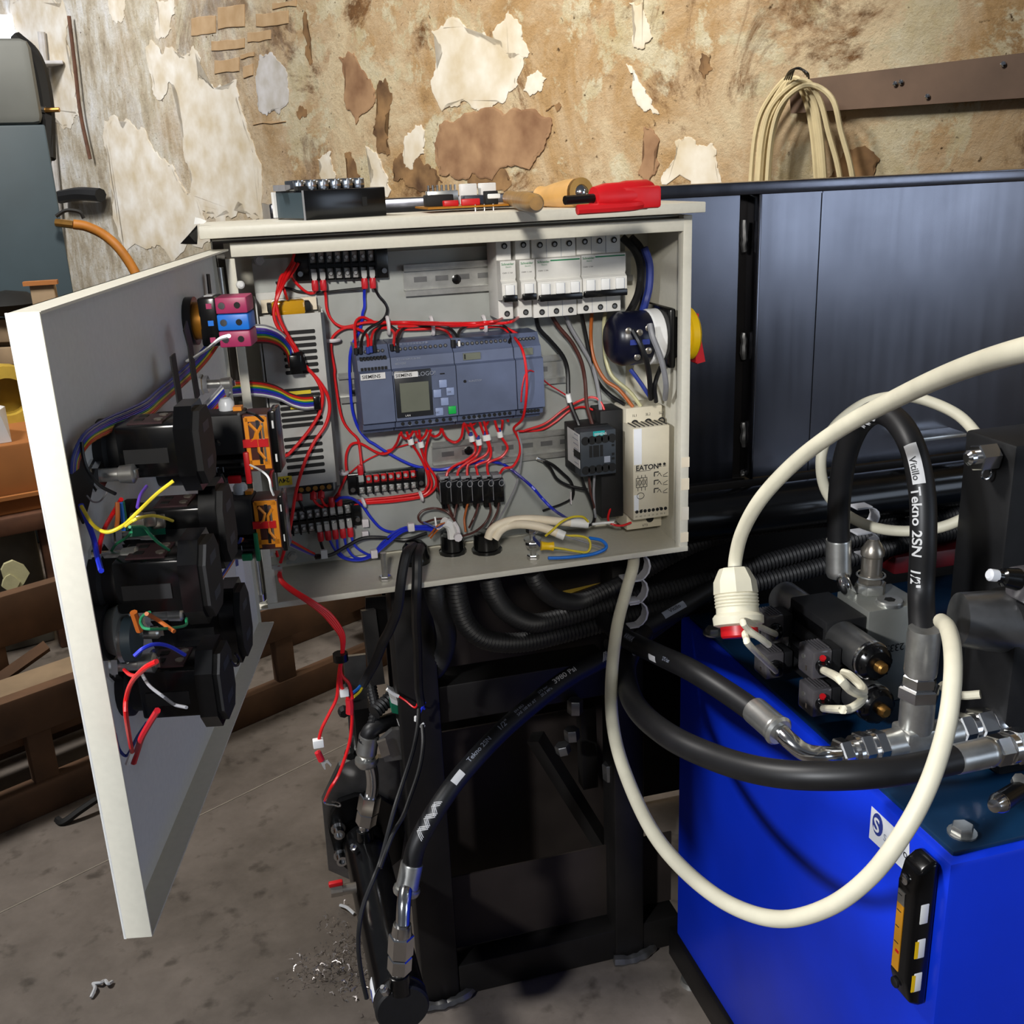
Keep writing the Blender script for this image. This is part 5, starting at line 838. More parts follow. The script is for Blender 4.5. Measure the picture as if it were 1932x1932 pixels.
for x_,y_,sx,sy,h_,m_ in ((.005,.03,.03,.02,.012,'drk'),(.01,.05,.035,.012,.016,'zinc'),(.05,.055,.018,.014,.022,'white'),(.072,.055,.018,.014,.022,'white'),(.045,.02,.022,.02,.010,'plcdark'),(.038,.003,.02,.006,.007,'redp'),(.064,.002,.014,.012,.014,'drk'),(.020,.010,.016,.010,.006,'redp')):
    if x_+sx < L_+.02: sub('component', MB(M_).box((x_,y_,.002),(x_+sx,y_+sy,.002+h_),.001), m_, t)
for i in range(7): sub('pin', MB(M_).cyl((.012+i*.005,.052,.018),(.012+i*.005,.052,.024),.0012,n=6), 'chrome', t)
sub('jack', MB(M_).box((.066,.0,.008),(.080,.006,.013),.001), 'white', t)
for x_ in (.062,.072,.052): sub('foot_pin', MB(M_).cyl((x_,.002,-.004),(x_,.002,.003),.0010,n=6), 'chrome', t)
def handle(nm, label, p0, p1, prof, m_, cap=None):
    t = thing(nm, label, 'tool', (p0+p1)/2-V((0,0,.012))); d_ = p1-p0; L = d_.length
    sub('grip', MB().lathe(p0, d_, [(u*L, r_) for u,r_ in prof], 20), m_, t)
    if cap: sub('butt_cap', MB().lathe(p0, -d_, [(0,cap),(.002,cap*.9),(.005,cap*.5),(.006,0)], 16), 'chrome', t)
    return t
p0 = onplane(V((0,-.012,0)), YD, 1097,363)
p1 = on(1,.062,1022,372)
t = handle('screwdriver', 'wooden-handled screwdriver with a steel butt, pointing toward the camera', p0, p1, [(0,.0135),(.002,.0150),(.030,.0150),(.060,.0125),(.075,.0105),(.090,.0118),(1,.010)][:0] or [(0,.0125),(.03,.0150),(.35,.0150),(.7,.0125),(.88,.0105),(1,.0120)], 'handlewood', .0085)
sub('ferrule', MB().lathe(p0, p1-p0, [(-.0005,.0152),(.004,.0155),(.005,.0150)], 20), 'brass', t); sub('blade', MB().cyl(p1, p1+(p1-p0).normalized()*.035, .003, n=8), 'chrome', t)
q0 = on(2,RZ+.0105,1012,384); q1 = on(2,RZ+.0105,962,374)
t = handle('screwdriver', 'small worn wooden tool handle lying left of the screwdriver', q0, q1, [(0,.0060),(.05,.0085),(.4,.0095),(.7,.0080),(1,.0085)], 'handledark'); sub('blade', MB().cyl(q1, q1+(q1-q0).normalized()*.03, .0028, n=8), 'darksteel', t)
q0 = on(2,RZ+.0135,1228,366); q1 = on(2,RZ+.0125,1120,374)
t = handle('cutter', 'red plastic tool handle lying at the right end of the roof', q0, q1, [(0,.006),(.02,.0115),(.10,.0135),(.45,.0135),(.55,.0125),(.8,.0125),(1,.010)], 'redp'); sub('grip_flat', MB().box(q0.lerp(q1,.3)-V((.022,.014,.012)), q0.lerp(q1,.3)+V((.022,-.006,.008)), .003), 'redp', t); sub('lower_grip', MB().tube(cat([q0+V((-.01,-.01,-.008)),q0.lerp(q1,.5)+V((0,-.014,-.009)),q1+V((-.02,-.012,-.009))],5),.0045,8), 'redp', t); sub('jaw', MB().cyl(q1, q1+(q1-q0).normalized()*.03, .004, n=8), 'darksteel', t)
t = thing('plastic_scrap', 'crumpled black plastic scrap with a white tip at the left end of the roof', 'scrap', at(358,462,.0)); P_ = [at(x_,y_,d_) for x_,y_,d_ in ((340,460,.0),(356,443,-.01),(372,424,.0),(374,440,.02),(372,461,-.01),(350,461,.02),(362,450,.03))]
mb = MB(); vs = [mb.v(p) for p in P_]
bmesh.ops.convex_hull(mb.bm, input=vs); sub('foil', mb, 'gloss', t); sub('tip', MB().prism([at(366,423,.01),at(368,410,.01),at(378,412,.01),at(390,417,.01),at(384,422,.01)], (0,.006,0)), 'white', t)
# ================================================================ the steel machine that carries the cabinet
def dep(x, y, d): return CAM + ray(x, y)*d
def DP(r, pts, k=None):                                # picture points with their distance from the camera
    out = []; d = 0
    for p in pts:
        if len(p) > 2: d = p[2]
        out.append(dep(*z(r, p[0], p[1]), d))
    return out
def panelmat():
    mt = bpy.data.materials.new('mill_steel'); mt.use_nodes = True; nt = mt.node_tree; b = nt.nodes['Principled BSDF']; N = nt.nodes.new; K = nt.links.new
    tc = N('ShaderNodeTexCoord'); n1 = N('ShaderNodeTexNoise'); n1.inputs['Scale'].default_value = 3.5; n1.inputs['Detail'].default_value = 8; K(tc.outputs['Object'], n1.inputs[0])
    r = N('ShaderNodeValToRGB'); e = r.color_ramp.elements; e[0].position = .3; e[0].color = lin('#5d5e66'); e[1].position = .7; e[1].color = lin('#868790'); K(n1.outputs[0], r.inputs[0]); K(r.outputs[0], b.inputs['Base Color'])
    mp = N('ShaderNodeMapping'); mp.inputs['Scale'].default_value = (60, 60, 3); K(tc.outputs['Object'], mp.inputs[0]); n2 = N('ShaderNodeTexNoise'); n2.inputs['Scale'].default_value = 1; n2.inputs['Detail'].default_value = 6; K(mp.outputs[0], n2.inputs[0])
    r2 = N('ShaderNodeMapRange'); K(n2.outputs[0], r2.inputs[0]); r2.inputs[3].default_value = .16; r2.inputs[4].default_value = .28; K(r2.outputs[0], b.inputs['Roughness'])
    b.inputs['Metallic'].default_value = 1; return mt
MATS['millsteel'] = panelmat()
mc = thing('steel_machine', 'long dark mill-steel machine frame standing behind and under the control cabinet', 'machine', (.8,.5,FLOOR))
XR = 2.0
sub('top_rail', B((.058,.196,.405),(XR,.232,.4215),.002), 'millsteel', mc)
sub('left_panel', B((.060,.222,.010),(.672,.226,.405)), 'millsteel', mc); sub('end_plate', B((.0575,.198,.010),(.060,.40,.420)), 'millsteel', mc)
sub('channel_back', B((.672,.232,.010),(.690,.236,.405)), 'darksteel', mc); sub('edge_strip', B((.6885,.1985,.014),(.6925,.236,.405),.0008), 'millsteel', mc)
sub('narrow_panel', B((.6925,.202,.016),(.783,.206,.405)), 'millsteel', mc); sub('panel_seam', B((.7825,.2005,.016),(.7855,.206,.403)), 'millsteel', mc); sub('wide_panel', B((.7855,.204,.016),(XR,.208,.405)), 'millsteel', mc)
for y0_,y1_ in ((415,475),(628,678),(797,843),(888,897)):
    P_ = [at(1403+random.uniform(-1.2,1.2), y0_+(y1_-y0_)*i/8, .220) for i in range(9)]; sub('weld_bead', MB().tube(P_, lambda u: .0028+.0012*random.random()+.0015*math.sin(u*3.14), 7), 'steel', mc)
sub('main_beam', B((.15,.215,-.060),(XR,.33,.010),.003), 'darksteel', mc); sub('dark_backing', B((.20,.62,FLOOR+.02),(XR,.63,.40)), 'darksteel', mc); sub('dark_underside', B((.20,.33,-.05),(XR,.62,-.045)), 'darksteel', mc)  # rear and belly sheets added to keep the space underneath dark
sub('round_beam', MB().cyl((.56,.165,-.020),(XR,.16,-.020),.034,n=24), 'gloss', mc)
sub('ledge', B((.93,.165,.050),(1.02,.204,.056),.001), 'zinc', mc)
for x0,x1 in ((.163,.222),(.485,.535)):
    lg_ = sub('leg', B((x0,.222,FLOOR),(x1,.275,-.060),.004), 'framesteel', mc); sub('foot_weld', MB().tube(cat([V((x0-.004,.220,FLOOR+.006)),V(((x0+x1)/2,.216,FLOOR+.004)),V((x1+.006,.220,FLOOR+.008)),V((x1+.03,.240,FLOOR+.006))],5), lambda u: .006+.004*random.random(), 7), 'steel', lg_)
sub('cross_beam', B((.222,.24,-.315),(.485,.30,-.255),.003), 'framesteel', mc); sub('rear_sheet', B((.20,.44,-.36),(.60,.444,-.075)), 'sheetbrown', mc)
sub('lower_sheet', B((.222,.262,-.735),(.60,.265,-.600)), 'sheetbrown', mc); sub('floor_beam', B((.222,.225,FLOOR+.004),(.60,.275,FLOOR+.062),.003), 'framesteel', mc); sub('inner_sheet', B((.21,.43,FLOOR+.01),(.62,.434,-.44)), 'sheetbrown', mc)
a, b = at(1010,1390,.30), at(1135,1590,.30); sub('brace', MB().tube([a,b], .016, 4), 'framesteel', mc); a, b = at(1105,1330,.32), at(1110,1480,.32); sub('brace', MB().tube([a,b], .018, 4), 'framesteel', mc)
for p,q in (((1085,1320,.23),(1085,1345,.23)),((1078,1375,.25),(1080,1395,.25)),((1060,1405,.25),(1064,1420,.25)),((1150,1440,.25),(1152,1470,.25))): sub('bolt', MB().hexnut(at(*p), at(*q), .012), 'steel', mc)
sub('strut', MB().tube([at(694,1150,.30), at(712,1290,.27)], .014, 4), 'framesteel', mc); sub('gusset', MB().prism([at(690,1128,.31),at(742,1124,.31),at(742,1180,.31),at(716,1215,.31),at(690,1180,.31)], (0,.005,0)), 'darksteel', mc)
sub('flange_plate', MB().prism([at(608,1512,.335),at(640,1445,.335),at(668,1432,.335),at(782,1428,.335),at(800,1720,.335),at(620,1642,.335)], (0,.012,0)), 'steel', mc)
sub('upright_plate', MB().prism([at(648,1240,.345),at(690,1235,.345),at(700,1440,.345),at(664,1442,.345)], (0,.006,0)), 'steel', mc); sub('bracket', MB().prism([at(668,1340,.30),at(700,1335,.30),at(708,1420,.30),at(676,1425,.30)], (0,.03,0)), 'darksteel', mc)
for p in ((648,1340),(652,1300),(660,1420)): sub('bolt', MB().lathe(at(*p,.338), -YD, [(0,.009),(.008,.009),(.012,.006)], 8), 'drk', mc)
sub('side_bracket', MB().prism([at(740,1378,.24),at(776,1375,.24),at(778,1430,.24),at(726,1438,.24),at(716,1400,.24)], (0,.01,0)), 'steel', mc); sub('bare_bracket', MB().prism([at(712,1402,.22),at(728,1396,.22),at(736,1424,.22),at(720,1430,.22)], (0,.006,0)), 'nickel', mc)
# hydraulic cylinder
HX, HZ = .102, -.538; HR = .034
hc = thing('hydraulic_cylinder', 'black hydraulic cylinder lying under the cabinet, end cap toward the camera', 'cylinder', (HX,.14,HZ-HR))
sub('barrel', MB().lathe((HX,-.030,HZ), YD, [(0,HR*.94),(.002,HR*.96),(.02,HR*.96),(.34,HR*.96)], 36), 'gloss', hc); sub('end_cap', MB().lathe((HX,-.047,HZ), YD, [(0,HR*.93),(.003,HR),(.018,HR)], 36), 'blackmatt', hc); sub('weld_ring', MB().lathe((HX,-.029,HZ), YD, [(0,HR*.98),(.002,HR*1.01),(.005,HR*.98)], 36), 'gloss', hc)
fl_ = MB().prism([at(x_,y_,.322) for x_,y_ in ((621,1570),(625,1538),(640,1514),(672,1503),(715,1505),(748,1525),(764,1570),(757,1620),(715,1655),(668,1650),(636,1625))], (0,.013,0)); sub('flange', fl_, 'gloss', hc)
for p in ((638,1563),(643,1613)):
    b_ = sub('cap_bolt', MB().lathe(at(*p,.318), -YD, [(-.004,.0115),(.002,.0115),(.002,.0085),(.018,.0085),(.018,.005),(.012,.0048)], 16), 'chrome', hc)
for yy in (-.040,.272):
    sub('port_boss', MB().lathe((HX,yy,HZ+HR*.7), ZD, [(0,.013),(.026,.013),(.027,.011)], 16), 'gloss', hc)
for p,yy in (((738,1850),-.045),((684,1585),.25)): q = V((HX-.018,yy,HZ+HR*.92)); sub('bleed_screw', MB().lathe(q, V((-.4,-.2,1)), [(0,.006),(.008,.006),(.009,.003),(.013,.003)], 6), 'chrome', hc)
st_ = MB(); A0 = [math.radians(a_) for a_ in (206,196,186,176,166,156)]
for i in range(5):
    for (ya,yb) in ((-.028,.006),): st_.prism([V((HX+math.cos(A0[i])*HR*.975, ya, HZ+math.sin(A0[i])*HR*.975)), V((HX+math.cos(A0[i+1])*HR*.975, ya, HZ+math.sin(A0[i+1])*HR*.975)), V((HX+math.cos(A0[i+1])*HR*.975, yb, HZ+math.sin(A0[i+1])*HR*.975)), V((HX+math.cos(A0[i])*HR*.975, yb, HZ+math.sin(A0[i])*HR*.975))], V((math.cos((A0[i]+A0[i+1])/2),0,math.sin((A0[i]+A0[i+1])/2)))*.0006)
sk = sub('sticker', st_, 'paper', hc, 'white sticker with a blue emblem')
em = MB(); q = [V((HX+math.cos(t_)*HR*1.0, yy, HZ+math.sin(t_)*HR*1.0)) for t_,yy in [(math.radians(181+11*math.sin(a_)), -.011+.010*math.cos(a_)) for a_ in [k*math.pi/7 for k in range(14)]]]; em.prism(q, (-.0006,0,0)); sub('emblem', em, 'ink', sk)
text('S', V((0,0,0)), YD, ZD, .016, 'paper', hc, 'emblem_letter', bold=.03, fn=lambda x_,y_: V((HX-HR*1.025, -.004-x_, HZ-.006+y_)))
# brass drain cock on the cylinder side
t = thing('drain_valve', 'small nickel ball valve with a red lever on the side of the black cylinder', 'valve', at(645,1690,.16)); q0, q1 = at(624,1682,.16), at(672,1674,.16)
sub('body', MB().cyl(q0, q0.lerp(q1,.45), .0085, n=6), 'nickel', t); sub('neck', MB().cyl(q0.lerp(q1,.4), q1, .0075, n=14), 'nickel', t); sub('lever', MB().box(q0+V((-.002,-.004,.008)), q0+V((.018,.004,.015)), .002), 'redp', t)
# metal shavings
mb = MB(); 
for k in range(420):
    c_ = random.choices((on(2,FLOOR,640,1830),on(2,FLOOR,665,1785),on(2,FLOOR,648,1745),on(2,FLOOR,670,1860),on(2,FLOOR,588,1832),on(2,FLOOR,640,1760)),(6,5,2,4,5,1))[0]
    s_ = .022; p = c_+V((random.gauss(0,s_),random.gauss(0,s_),abs(random.gauss(0,.006))+.001)); d_ = V((random.uniform(-1,1),random.uniform(-1,1),random.uniform(-.2,.7))).normalized()*random.uniform(.004,.012); n_ = V((random.uniform(-1,1),random.uniform(-1,1),.3)).normalized()*.0014
    a_ = [mb.v(p),mb.v(p+d_*.5+n_*2),mb.v(p+d_),mb.v(p+d_+n_),mb.v(p+d_*.5+n_*3.2),mb.v(p+n_)]; mb.face(a_)
o = mb.build('metal_shavings','shaving'); o['kind'] = 'stuff'; tag(o, 'scattered bright metal turnings on the floor beside the black cylinder', 'shavings')
for lab,pts in (('curled pale shaving on the floor below the cabinet door',[(172,1882),(180,1868),(176,1856),(190,1858),(198,1850),(205,1860),(212,1852)]),('curled grey shaving sticking out from the cylinder',[(642,1708),(655,1716),(668,1724)])):
    tag(MB().tube(cat([on(2,FLOOR+.004,x_,y_)+V((0,0,.004*(i%2))) for i,(x_,y_) in enumerate(pts)],5), .0030, 5).build('curled_shaving','clear'), lab, 'shaving')
# corrugated conduits
def conduit(lab, pts, r=.0135, pitch=.0058):
    P_ = cat(pts, 10); L = sum((b-a).length for a,b in zip(P_,P_[1:])); n_ = int(L/pitch*2); Q = []; acc = 0; i = 0; st = L/n_
    for j in range(n_+1):
        tgt_ = j*st
        while i < len(P_)-2 and acc+(P_[i+1]-P_[i]).length < tgt_: acc += (P_[i+1]-P_[i]).length; i += 1
        sg = (P_[i+1]-P_[i]).length or 1e-9; Q.append(P_[i].lerp(P_[i+1], min(1,(tgt_-acc)/sg)))
    mb = MB(); rings = []
    for j,(p,t_,u,w_) in enumerate(frames(Q)): rings.append(mb.ring(p,u,w_, r if j%2 else r*.80, 12))
    for a,b in zip(rings,rings[1:]):
        for k in range(12): mb.face((a[k],a[(k+1)%12],b[(k+1)%12],b[k]))
    mb.face(rings[0][::-1]); mb.face(rings[-1]); return tag(mb.build('corrugated_conduit','rubber',ang=25), lab, 'conduit', 'black corrugated conduits under the cabinet')
conduit('leftmost corrugated conduit, hanging straight down behind the steel post', [at(x_,y_,d_) for x_,y_,d_ in ((818,1085,.05),(822,1125,.07),(838,1170,.12),(842,1215,.19),(824,1262,.26),(790,1290,.29))])
conduit('corrugated conduit sagging lowest before it runs right', [at(x_,y_,d_) for x_,y_,d_ in ((858,1085,.05),(864,1134,.06),(882,1180,.07),(920,1208,.08),(985,1212,.1),(1060,1196,.12),(1150,1172,.13),(1250,1146,.14),(1340,1122,.14),(1560,1065,.14),(1860,985,.14))])
conduit('corrugated conduit in the middle of the bundle', [at(x_,y_,d_) for x_,y_,d_ in ((922,1085,.05),(932,1120,.06),(958,1155,.08),(1005,1176,.1),(1060,1166,.115),(1133,1146,.13),(1200,1128,.14),(1330,1095,.15),(1560,1030,.15),(1850,960,.15))])
conduit('uppermost corrugated conduit of the bundle', [at(x_,y_,d_) for x_,y_,d_ in ((1004,1078,.05),(1018,1105,.06),(1050,1130,.09),(1094,1135,.12),(1146,1114,.14),(1190,1092,.16),(1330,1020,.18),(1500,985,.18),(1700,975,.18),(1860,975,.18))], .012)
conduit('short corrugated conduit looping behind the steel post by the green connector', [at(x_,y_,d_) for x_,y_,d_ in ((790,1270,.30),(755,1300,.29),(722,1330,.27),(706,1345,.26))], .011)
conduit('thin corrugated conduit dropping left of the steel post', [at(x_,y_,d_) for x_,y_,d_ in ((704,1265,.33),(702,1300,.31),(708,1335,.28),(700,1375,.26))], .008)
# conduit clips
def clip(lab, p, d, w_=.016, h_=.018):
    c_ = at(*p, d); t = thing('conduit_clip', lab, 'clip', c_-V((0,0,h_)), 'pale grey plastic conduit clips')
    P_ = [c_+V((-.006+.016*math.sin(a_), 0, h_*math.cos(a_))) for a_ in [math.radians(x_) for x_ in (10,35,60,90,120,150,172)]]
    mb = MB()
    o_ = [p_+V((0,-w_/2,0)) for p_ in P_]; i_ = [p_+V((-.0026,-w_/2,0)) for p_ in P_]; mb.prism(o_+i_[::-1], (0,w_,0)); sub('band', mb, 'clipgrey', t); sub('hook', MB().box(P_[0]+V((-.022,-w_/2,-.001)), P_[0]+V((.001,w_/2,.002)), .0006), 'clipgrey', t); sub('hook', MB().box(P_[-1]+V((-.012,-w_/2,-.001)), P_[-1]+V((.001,w_/2,.001)), .0004), 'clipgrey', t); return t
clip('pale conduit clip just under the cabinet corner, highest of three', (1210,1066), .06); clip('pale conduit clip in the middle of three below the cabinet corner', (1206,1110), .07); clip('pale conduit clip lowest of three below the cabinet corner', (1206,1154), .07)
clip('pale conduit clip behind the hose arch, upper of two', (1640,972), .06, .02, .014); clip('pale conduit clip behind the hose arch, lower of two', (1640,1022), .05, .02, .016)
# green connector housing behind the post
t = thing('sensor_connector', 'green and white sensor connector behind the steel post', 'connector', at(765,1350,.24)); sub('face', MB().prism([at(738,1325,.24),at(772,1340,.24),at(772,1352,.24),at(740,1345,.24)],(0,.02,0)), 'pcb', t); sub('top', MB().prism([at(736,1316,.238),at(770,1335,.238),at(772,1341,.238),at(738,1326,.238)],(0,.03,.006)), 'printw', t); sub('foot', MB().prism([at(752,1368,.238),at(774,1376,.238),at(774,1386,.238),at(760,1382,.238)],(0,.02,0)), 'printw', t)
tag(MB().tube(cat([at(x_,y_,.21) for x_,y_ in ((730,1300),(742,1309),(752,1314))],5),.0024,7).build('white_lug','white'),'white crimp terminal above the green connector','lug')
wire('red_wire','thin red wire from the white crimp terminal around the steel post',[at(x_,y_,d_) for x_,y_,d_ in ((750,1312,.21),(765,1322,.205),(783,1335,.195),(790,1320,.19))],.0013,'red')
for lab,pts in (('short blue wire on the steel post, left',((794,1320),(798,1332),(801,1338))),('short blue wire on the steel post, hanging',((802,1325),(792,1345),(787,1358)))): wire('blue_wire',lab,[at(x_,y_,.195) for x_,y_ in pts],.0017,'blue','short blue wires on the steel post')
tag(MB().tube([at(785,1352,.193),at(785,1360,.193)],.0028,8).build('white_lug','white'),'tiny white crimp sleeve on the steel post','lug'); tag(MB().tube(cat([at(x_,y_,.193) for x_,y_ in ((800,1364),(794,1370),(797,1374),(801,1368))],4),.0016,6).build('fork_lug','white'),'tiny white fork terminal on the steel post','lug')
# ================================================================ hoses and the blue power pack
HOSE = .0122
def hose_text(s, path, s0, size, ang, r, parent, mat='printw', flip=1, bold=.012):
    P_ = path; cum = [0]
    for a,b in zip(P_,P_[1:]): cum.append(cum[-1]+(b-a).length)
    def fr(d):
        d = max(0,min(cum[-1]-1e-6,d)); i = next(k for k in range(len(cum)-1) if cum[k+1] >= d); u = (d-cum[i])/max(1e-9,cum[i+1]-cum[i])
        p = P_[i].lerp(P_[i+1],u); t_ = (P_[i+1]-P_[i]).normalized(); v_ = (CAM-p).normalized(); v_ = (v_-t_*v_.dot(t_)).normalized(); w_ = t_.cross(v_); return p,t_,v_,w_
    def fn(x_,y_):
        p,t_,v_,w_ = fr(s0+flip*x_); a_ = ang+flip*y_/r; return p+(v_*math.cos(a_)-w_*math.sin(a_))*(r+.0004)
    return text(s,(0,0,0),XD,ZD,size,mat,parent,'hose_print',bold=bold,fn=fn), fr
def hose_patch(path, fr, s0, s1, a0, a1, r, parent, mat='printw', name='hose_label'):
    mb = MB(); g = []
    for i in range(9):
        p,t_,v_,w_ = fr(s0+(s1-s0)*i/8); g.append([mb.v(p+(v_*math.cos(a_)-w_*math.sin(a_))*(r+.0003)) for a_ in [a0+(a1-a0)*j/5 for j in range(6)]])
    for i in range(8):
        for j in range(5): mb.face((g[i][j],g[i+1][j],g[i+1][j+1],g[i][j+1]))
    return sub(name, mb, mat, parent)
def chevrons(path, fr, s0, n, step, a0, a1, r, parent):
    for off in (-.3, 0, .3):                           # nested zigzag lines printed around the hose
        pts = []
        for k in range(n+1):
            for j in range(4):
                u = j/4; a_ = a0+(a1-a0)*(u if k%2 == 0 else 1-u); p,t_,v_,w_ = fr(s0+step*(k+u)+off*step)
                pts.append(p+(v_*math.cos(a_)-w_*math.sin(a_))*(r+.0002))
        sub('hose_mark', MB().tube(pts, .0006, 4), 'printw', parent)
def hose(lab, pts, r=HOSE, ends=(), name='hydraulic_hose', grp='black hydraulic hoses', k=8):
    path = cat(pts, k); t = thing(name, lab, 'hose', path[len(path)//2], grp); sub('tube', MB().tube(path, r, 18), 'rubberhose', t)
    return t, path
def ferr(t, p, d, L, r, name='ferrule'):
    d = V(d).normalized(); sub(name, MB().lathe(p, d, [(0,r*.96),(.002,r),(L*.8,r),(L*.82,r*1.02),(L*.9,r*1.02),(L,r*.9)], 20), 'zinc', t); return V(p)+d*L
def nut(t, p, d, L, r): d = V(d).normalized(); sub('nut', MB().hexnut(p, V(p)+d*L, r), 'chrome', t); return V(p)+d*L
# hose A: near cylinder port, over to the dark end of the machine
yn = -.040; base = V((HX,yn,HZ+HR+.016)); top1 = at(757,1822,yn); 
pA = [at(775,1640,.0),at(788,1590,.005),at(828,1520,.015),(at(880,1450,.035)),at(960,1367,.06),at(1060,1287,.085),at(1141,1241,.10),at(1205,1205,.12),at(1290,1145,.155),at(1350,1100,.18)]
tA, PA = hose('black hydraulic hose rising from the near end of the cylinder, printed along its length', pA)
d_ = (PA[0]-PA[3]).normalized(); e_ = ferr(tA, PA[2], d_, .036, .0142); sub('collar_ring', MB().lathe(e_-d_*.004, d_, [(0,.0165),(.004,.0172),(.008,.0160)], 20), 'zinc', tA)
el = cat([e_, at(766,1676,-.01), at(762,1705,-.025), at(760,1745,-.036)], 6); sub('elbow', MB().tube(el, .0088, 16), 'chrome', tA)
q = at(759,1744,-.038); dn = (base-q).normalized(); Lc = (base-q).length; sub('sleeve', MB().lathe(q, dn, [(0,.0112),(Lc*.16,.0125),(Lc*.2,.0125)], 18), 'chrome', tA); q = nut(tA, q+dn*Lc*.2, dn, Lc*.42, .0158); q = nut(tA, q+dn*Lc*.02, dn, Lc*.30, .0150); sub('thread', MB().cyl(q, base-V((0,0,.004)), .010, n=16), 'chrome', tA)
_, fA = hose_text('3980 Psi', PA, .30, .0105, .25, HOSE, tA)
for s_,tx,sz,an in ((.15,'Tekno 2SN',.0088,.15),(.205,'1/2"',.0100,.15),(.235,'EN 853',.0050,.45),(.235,'SAE 100 R1 AT',.0050,.0),(.275,'275 bar',.0050,.45),(.275,'20.3 MPa',.0050,.0)): hose_text(tx, PA, s_, sz, an, HOSE, tA, 'printg')
hose_patch(PA, fA, .118,.136,-.3,.5, HOSE, tA); chevrons(PA, fA, .045, 5, .008, -.3, .6, HOSE, tA); chevrons(PA, fA, .375, 6, .008, -.3, .6, HOSE, tA)
# hose E: far cylinder port, behind the post
yf_ = .272; tE, PE = hose('short black hydraulic hose bending from the far cylinder port behind the steel post', [at(690,1400,.262),at(700,1378,.262),at(722,1366,.27),(at(752,1356,.29)),at(790,1345,.32),at(850,1335,.36)])
e_ = ferr(tE, at(697,1386,.262), at(690,1428,.265)-at(697,1386,.262), .034, .0150); sub('collar_ring', MB().lathe(e_-V((0,0,.006)), -ZD, [(0,.017),(.006,.0175),(.012,.014)], 20), 'zinc', tE)
sub('elbow', MB().tube(cat([e_, at(700,1450,.267), at(703,1478,.27), at(700,1505,.272)],6), .0098, 16), 'chrome', tE); q = at(699,1500,.272); bs = V((HX,.272,HZ+HR+.016)); dn = (bs-q).normalized(); Lc = (bs-q).length; q = nut(tE, q, dn, Lc*.5, .0165); q = nut(tE, q, dn, Lc*.36, .0155); sub('thread', MB().cyl(q, bs-V((0,0,.004)), .010, n=14), 'chrome', tE)
for p_,m_ in (((709,1515),'blue'),((770,1790),'blue')): pass
# the tank
TX0, TX1, TY0, TY1, TZ0, TZ1 = .565, 1.25, -.424, .163, -.715, -.165
tk = thing('hydraulic_tank', 'bright blue steel hydraulic oil tank with a bolted lid', 'tank', ((TX0+TX1)/2,(TY0+TY1)/2,TZ0))
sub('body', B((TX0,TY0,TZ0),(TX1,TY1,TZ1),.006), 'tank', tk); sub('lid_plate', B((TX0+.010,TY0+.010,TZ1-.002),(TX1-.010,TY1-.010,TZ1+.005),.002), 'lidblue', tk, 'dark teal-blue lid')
for p in ((1815,1572),(1345,1195)): q = on(2,TZ1+.005,*p); lb_ = sub('lid_bolt', MB().hexnut(q, q+V((0,0,.009)), .0105), 'zinc', tk); sub('washer', MB().cyl(q-V((0,0,.0005)), q+V((0,0,.0018)), .0135), 'zinc', lb_)
fr_ = thing('tank_skid', 'black steel skid under the blue tank', 'skid', ((TX0+TX1)/2,(TY0+TY1)/2,FLOOR)); sub('side_rail', B((TX0-.004,TY0,FLOOR+.03),(TX0+.05,TY1+.02,TZ0-.001),.003), 'darksteel', fr_); sub('side_rail', B((TX1-.05,TY0,FLOOR+.03),(TX1,TY1,TZ0-.001),.003), 'darksteel', fr_); sub('cross_rail', B((TX0+.05,TY1-.03,FLOOR+.03),(TX1-.05,TY1+.02,TZ0-.001),.003), 'darksteel', fr_)
for q in ((TX0+.02,TY1-.02),(TX0+.02,TY0+.05),(TX1-.02,TY0+.05),(TX1-.02,TY1-.02)): ft_ = sub('levelling_foot', MB().lathe((q[0],q[1],FLOOR), ZD, [(0,.02),(.008,.018),(.010,.006),(.04,.006)], 12), 'zinc', fr_)
st_ = MB().prism([on(0,TX0-.0004,*p) for p in ((1645,1521),(1716,1588),(1716,1652),(1640,1580))], (-.0004,0,0)); sk = sub('maker_sticker', st_, 'paper', tk, 'white maker sticker with a round blue emblem')
c_ = on(0,TX0-.001,1656,1556); em = MB().prism([c_+V((0,-.0085*math.cos(a_),.0125*math.sin(a_)*1.0)) for a_ in [k*math.pi/9 for k in range(18)]], (-.0004,0,0)); sub('emblem', em, 'ink', sk)
text('S', c_+V((-.0006,.0062,-.0085)), -YD, ZD, .022, 'paper', tk, 'emblem_letter', bold=.02); text('S  I', on(0,TX0-.001,1666,1584), -YD, ZD, .011, 'printg', tk, bold=.01); text('o', on(0,TX0-.001,1703,1614), -YD, ZD, .013, 'print', tk, bold=.01)
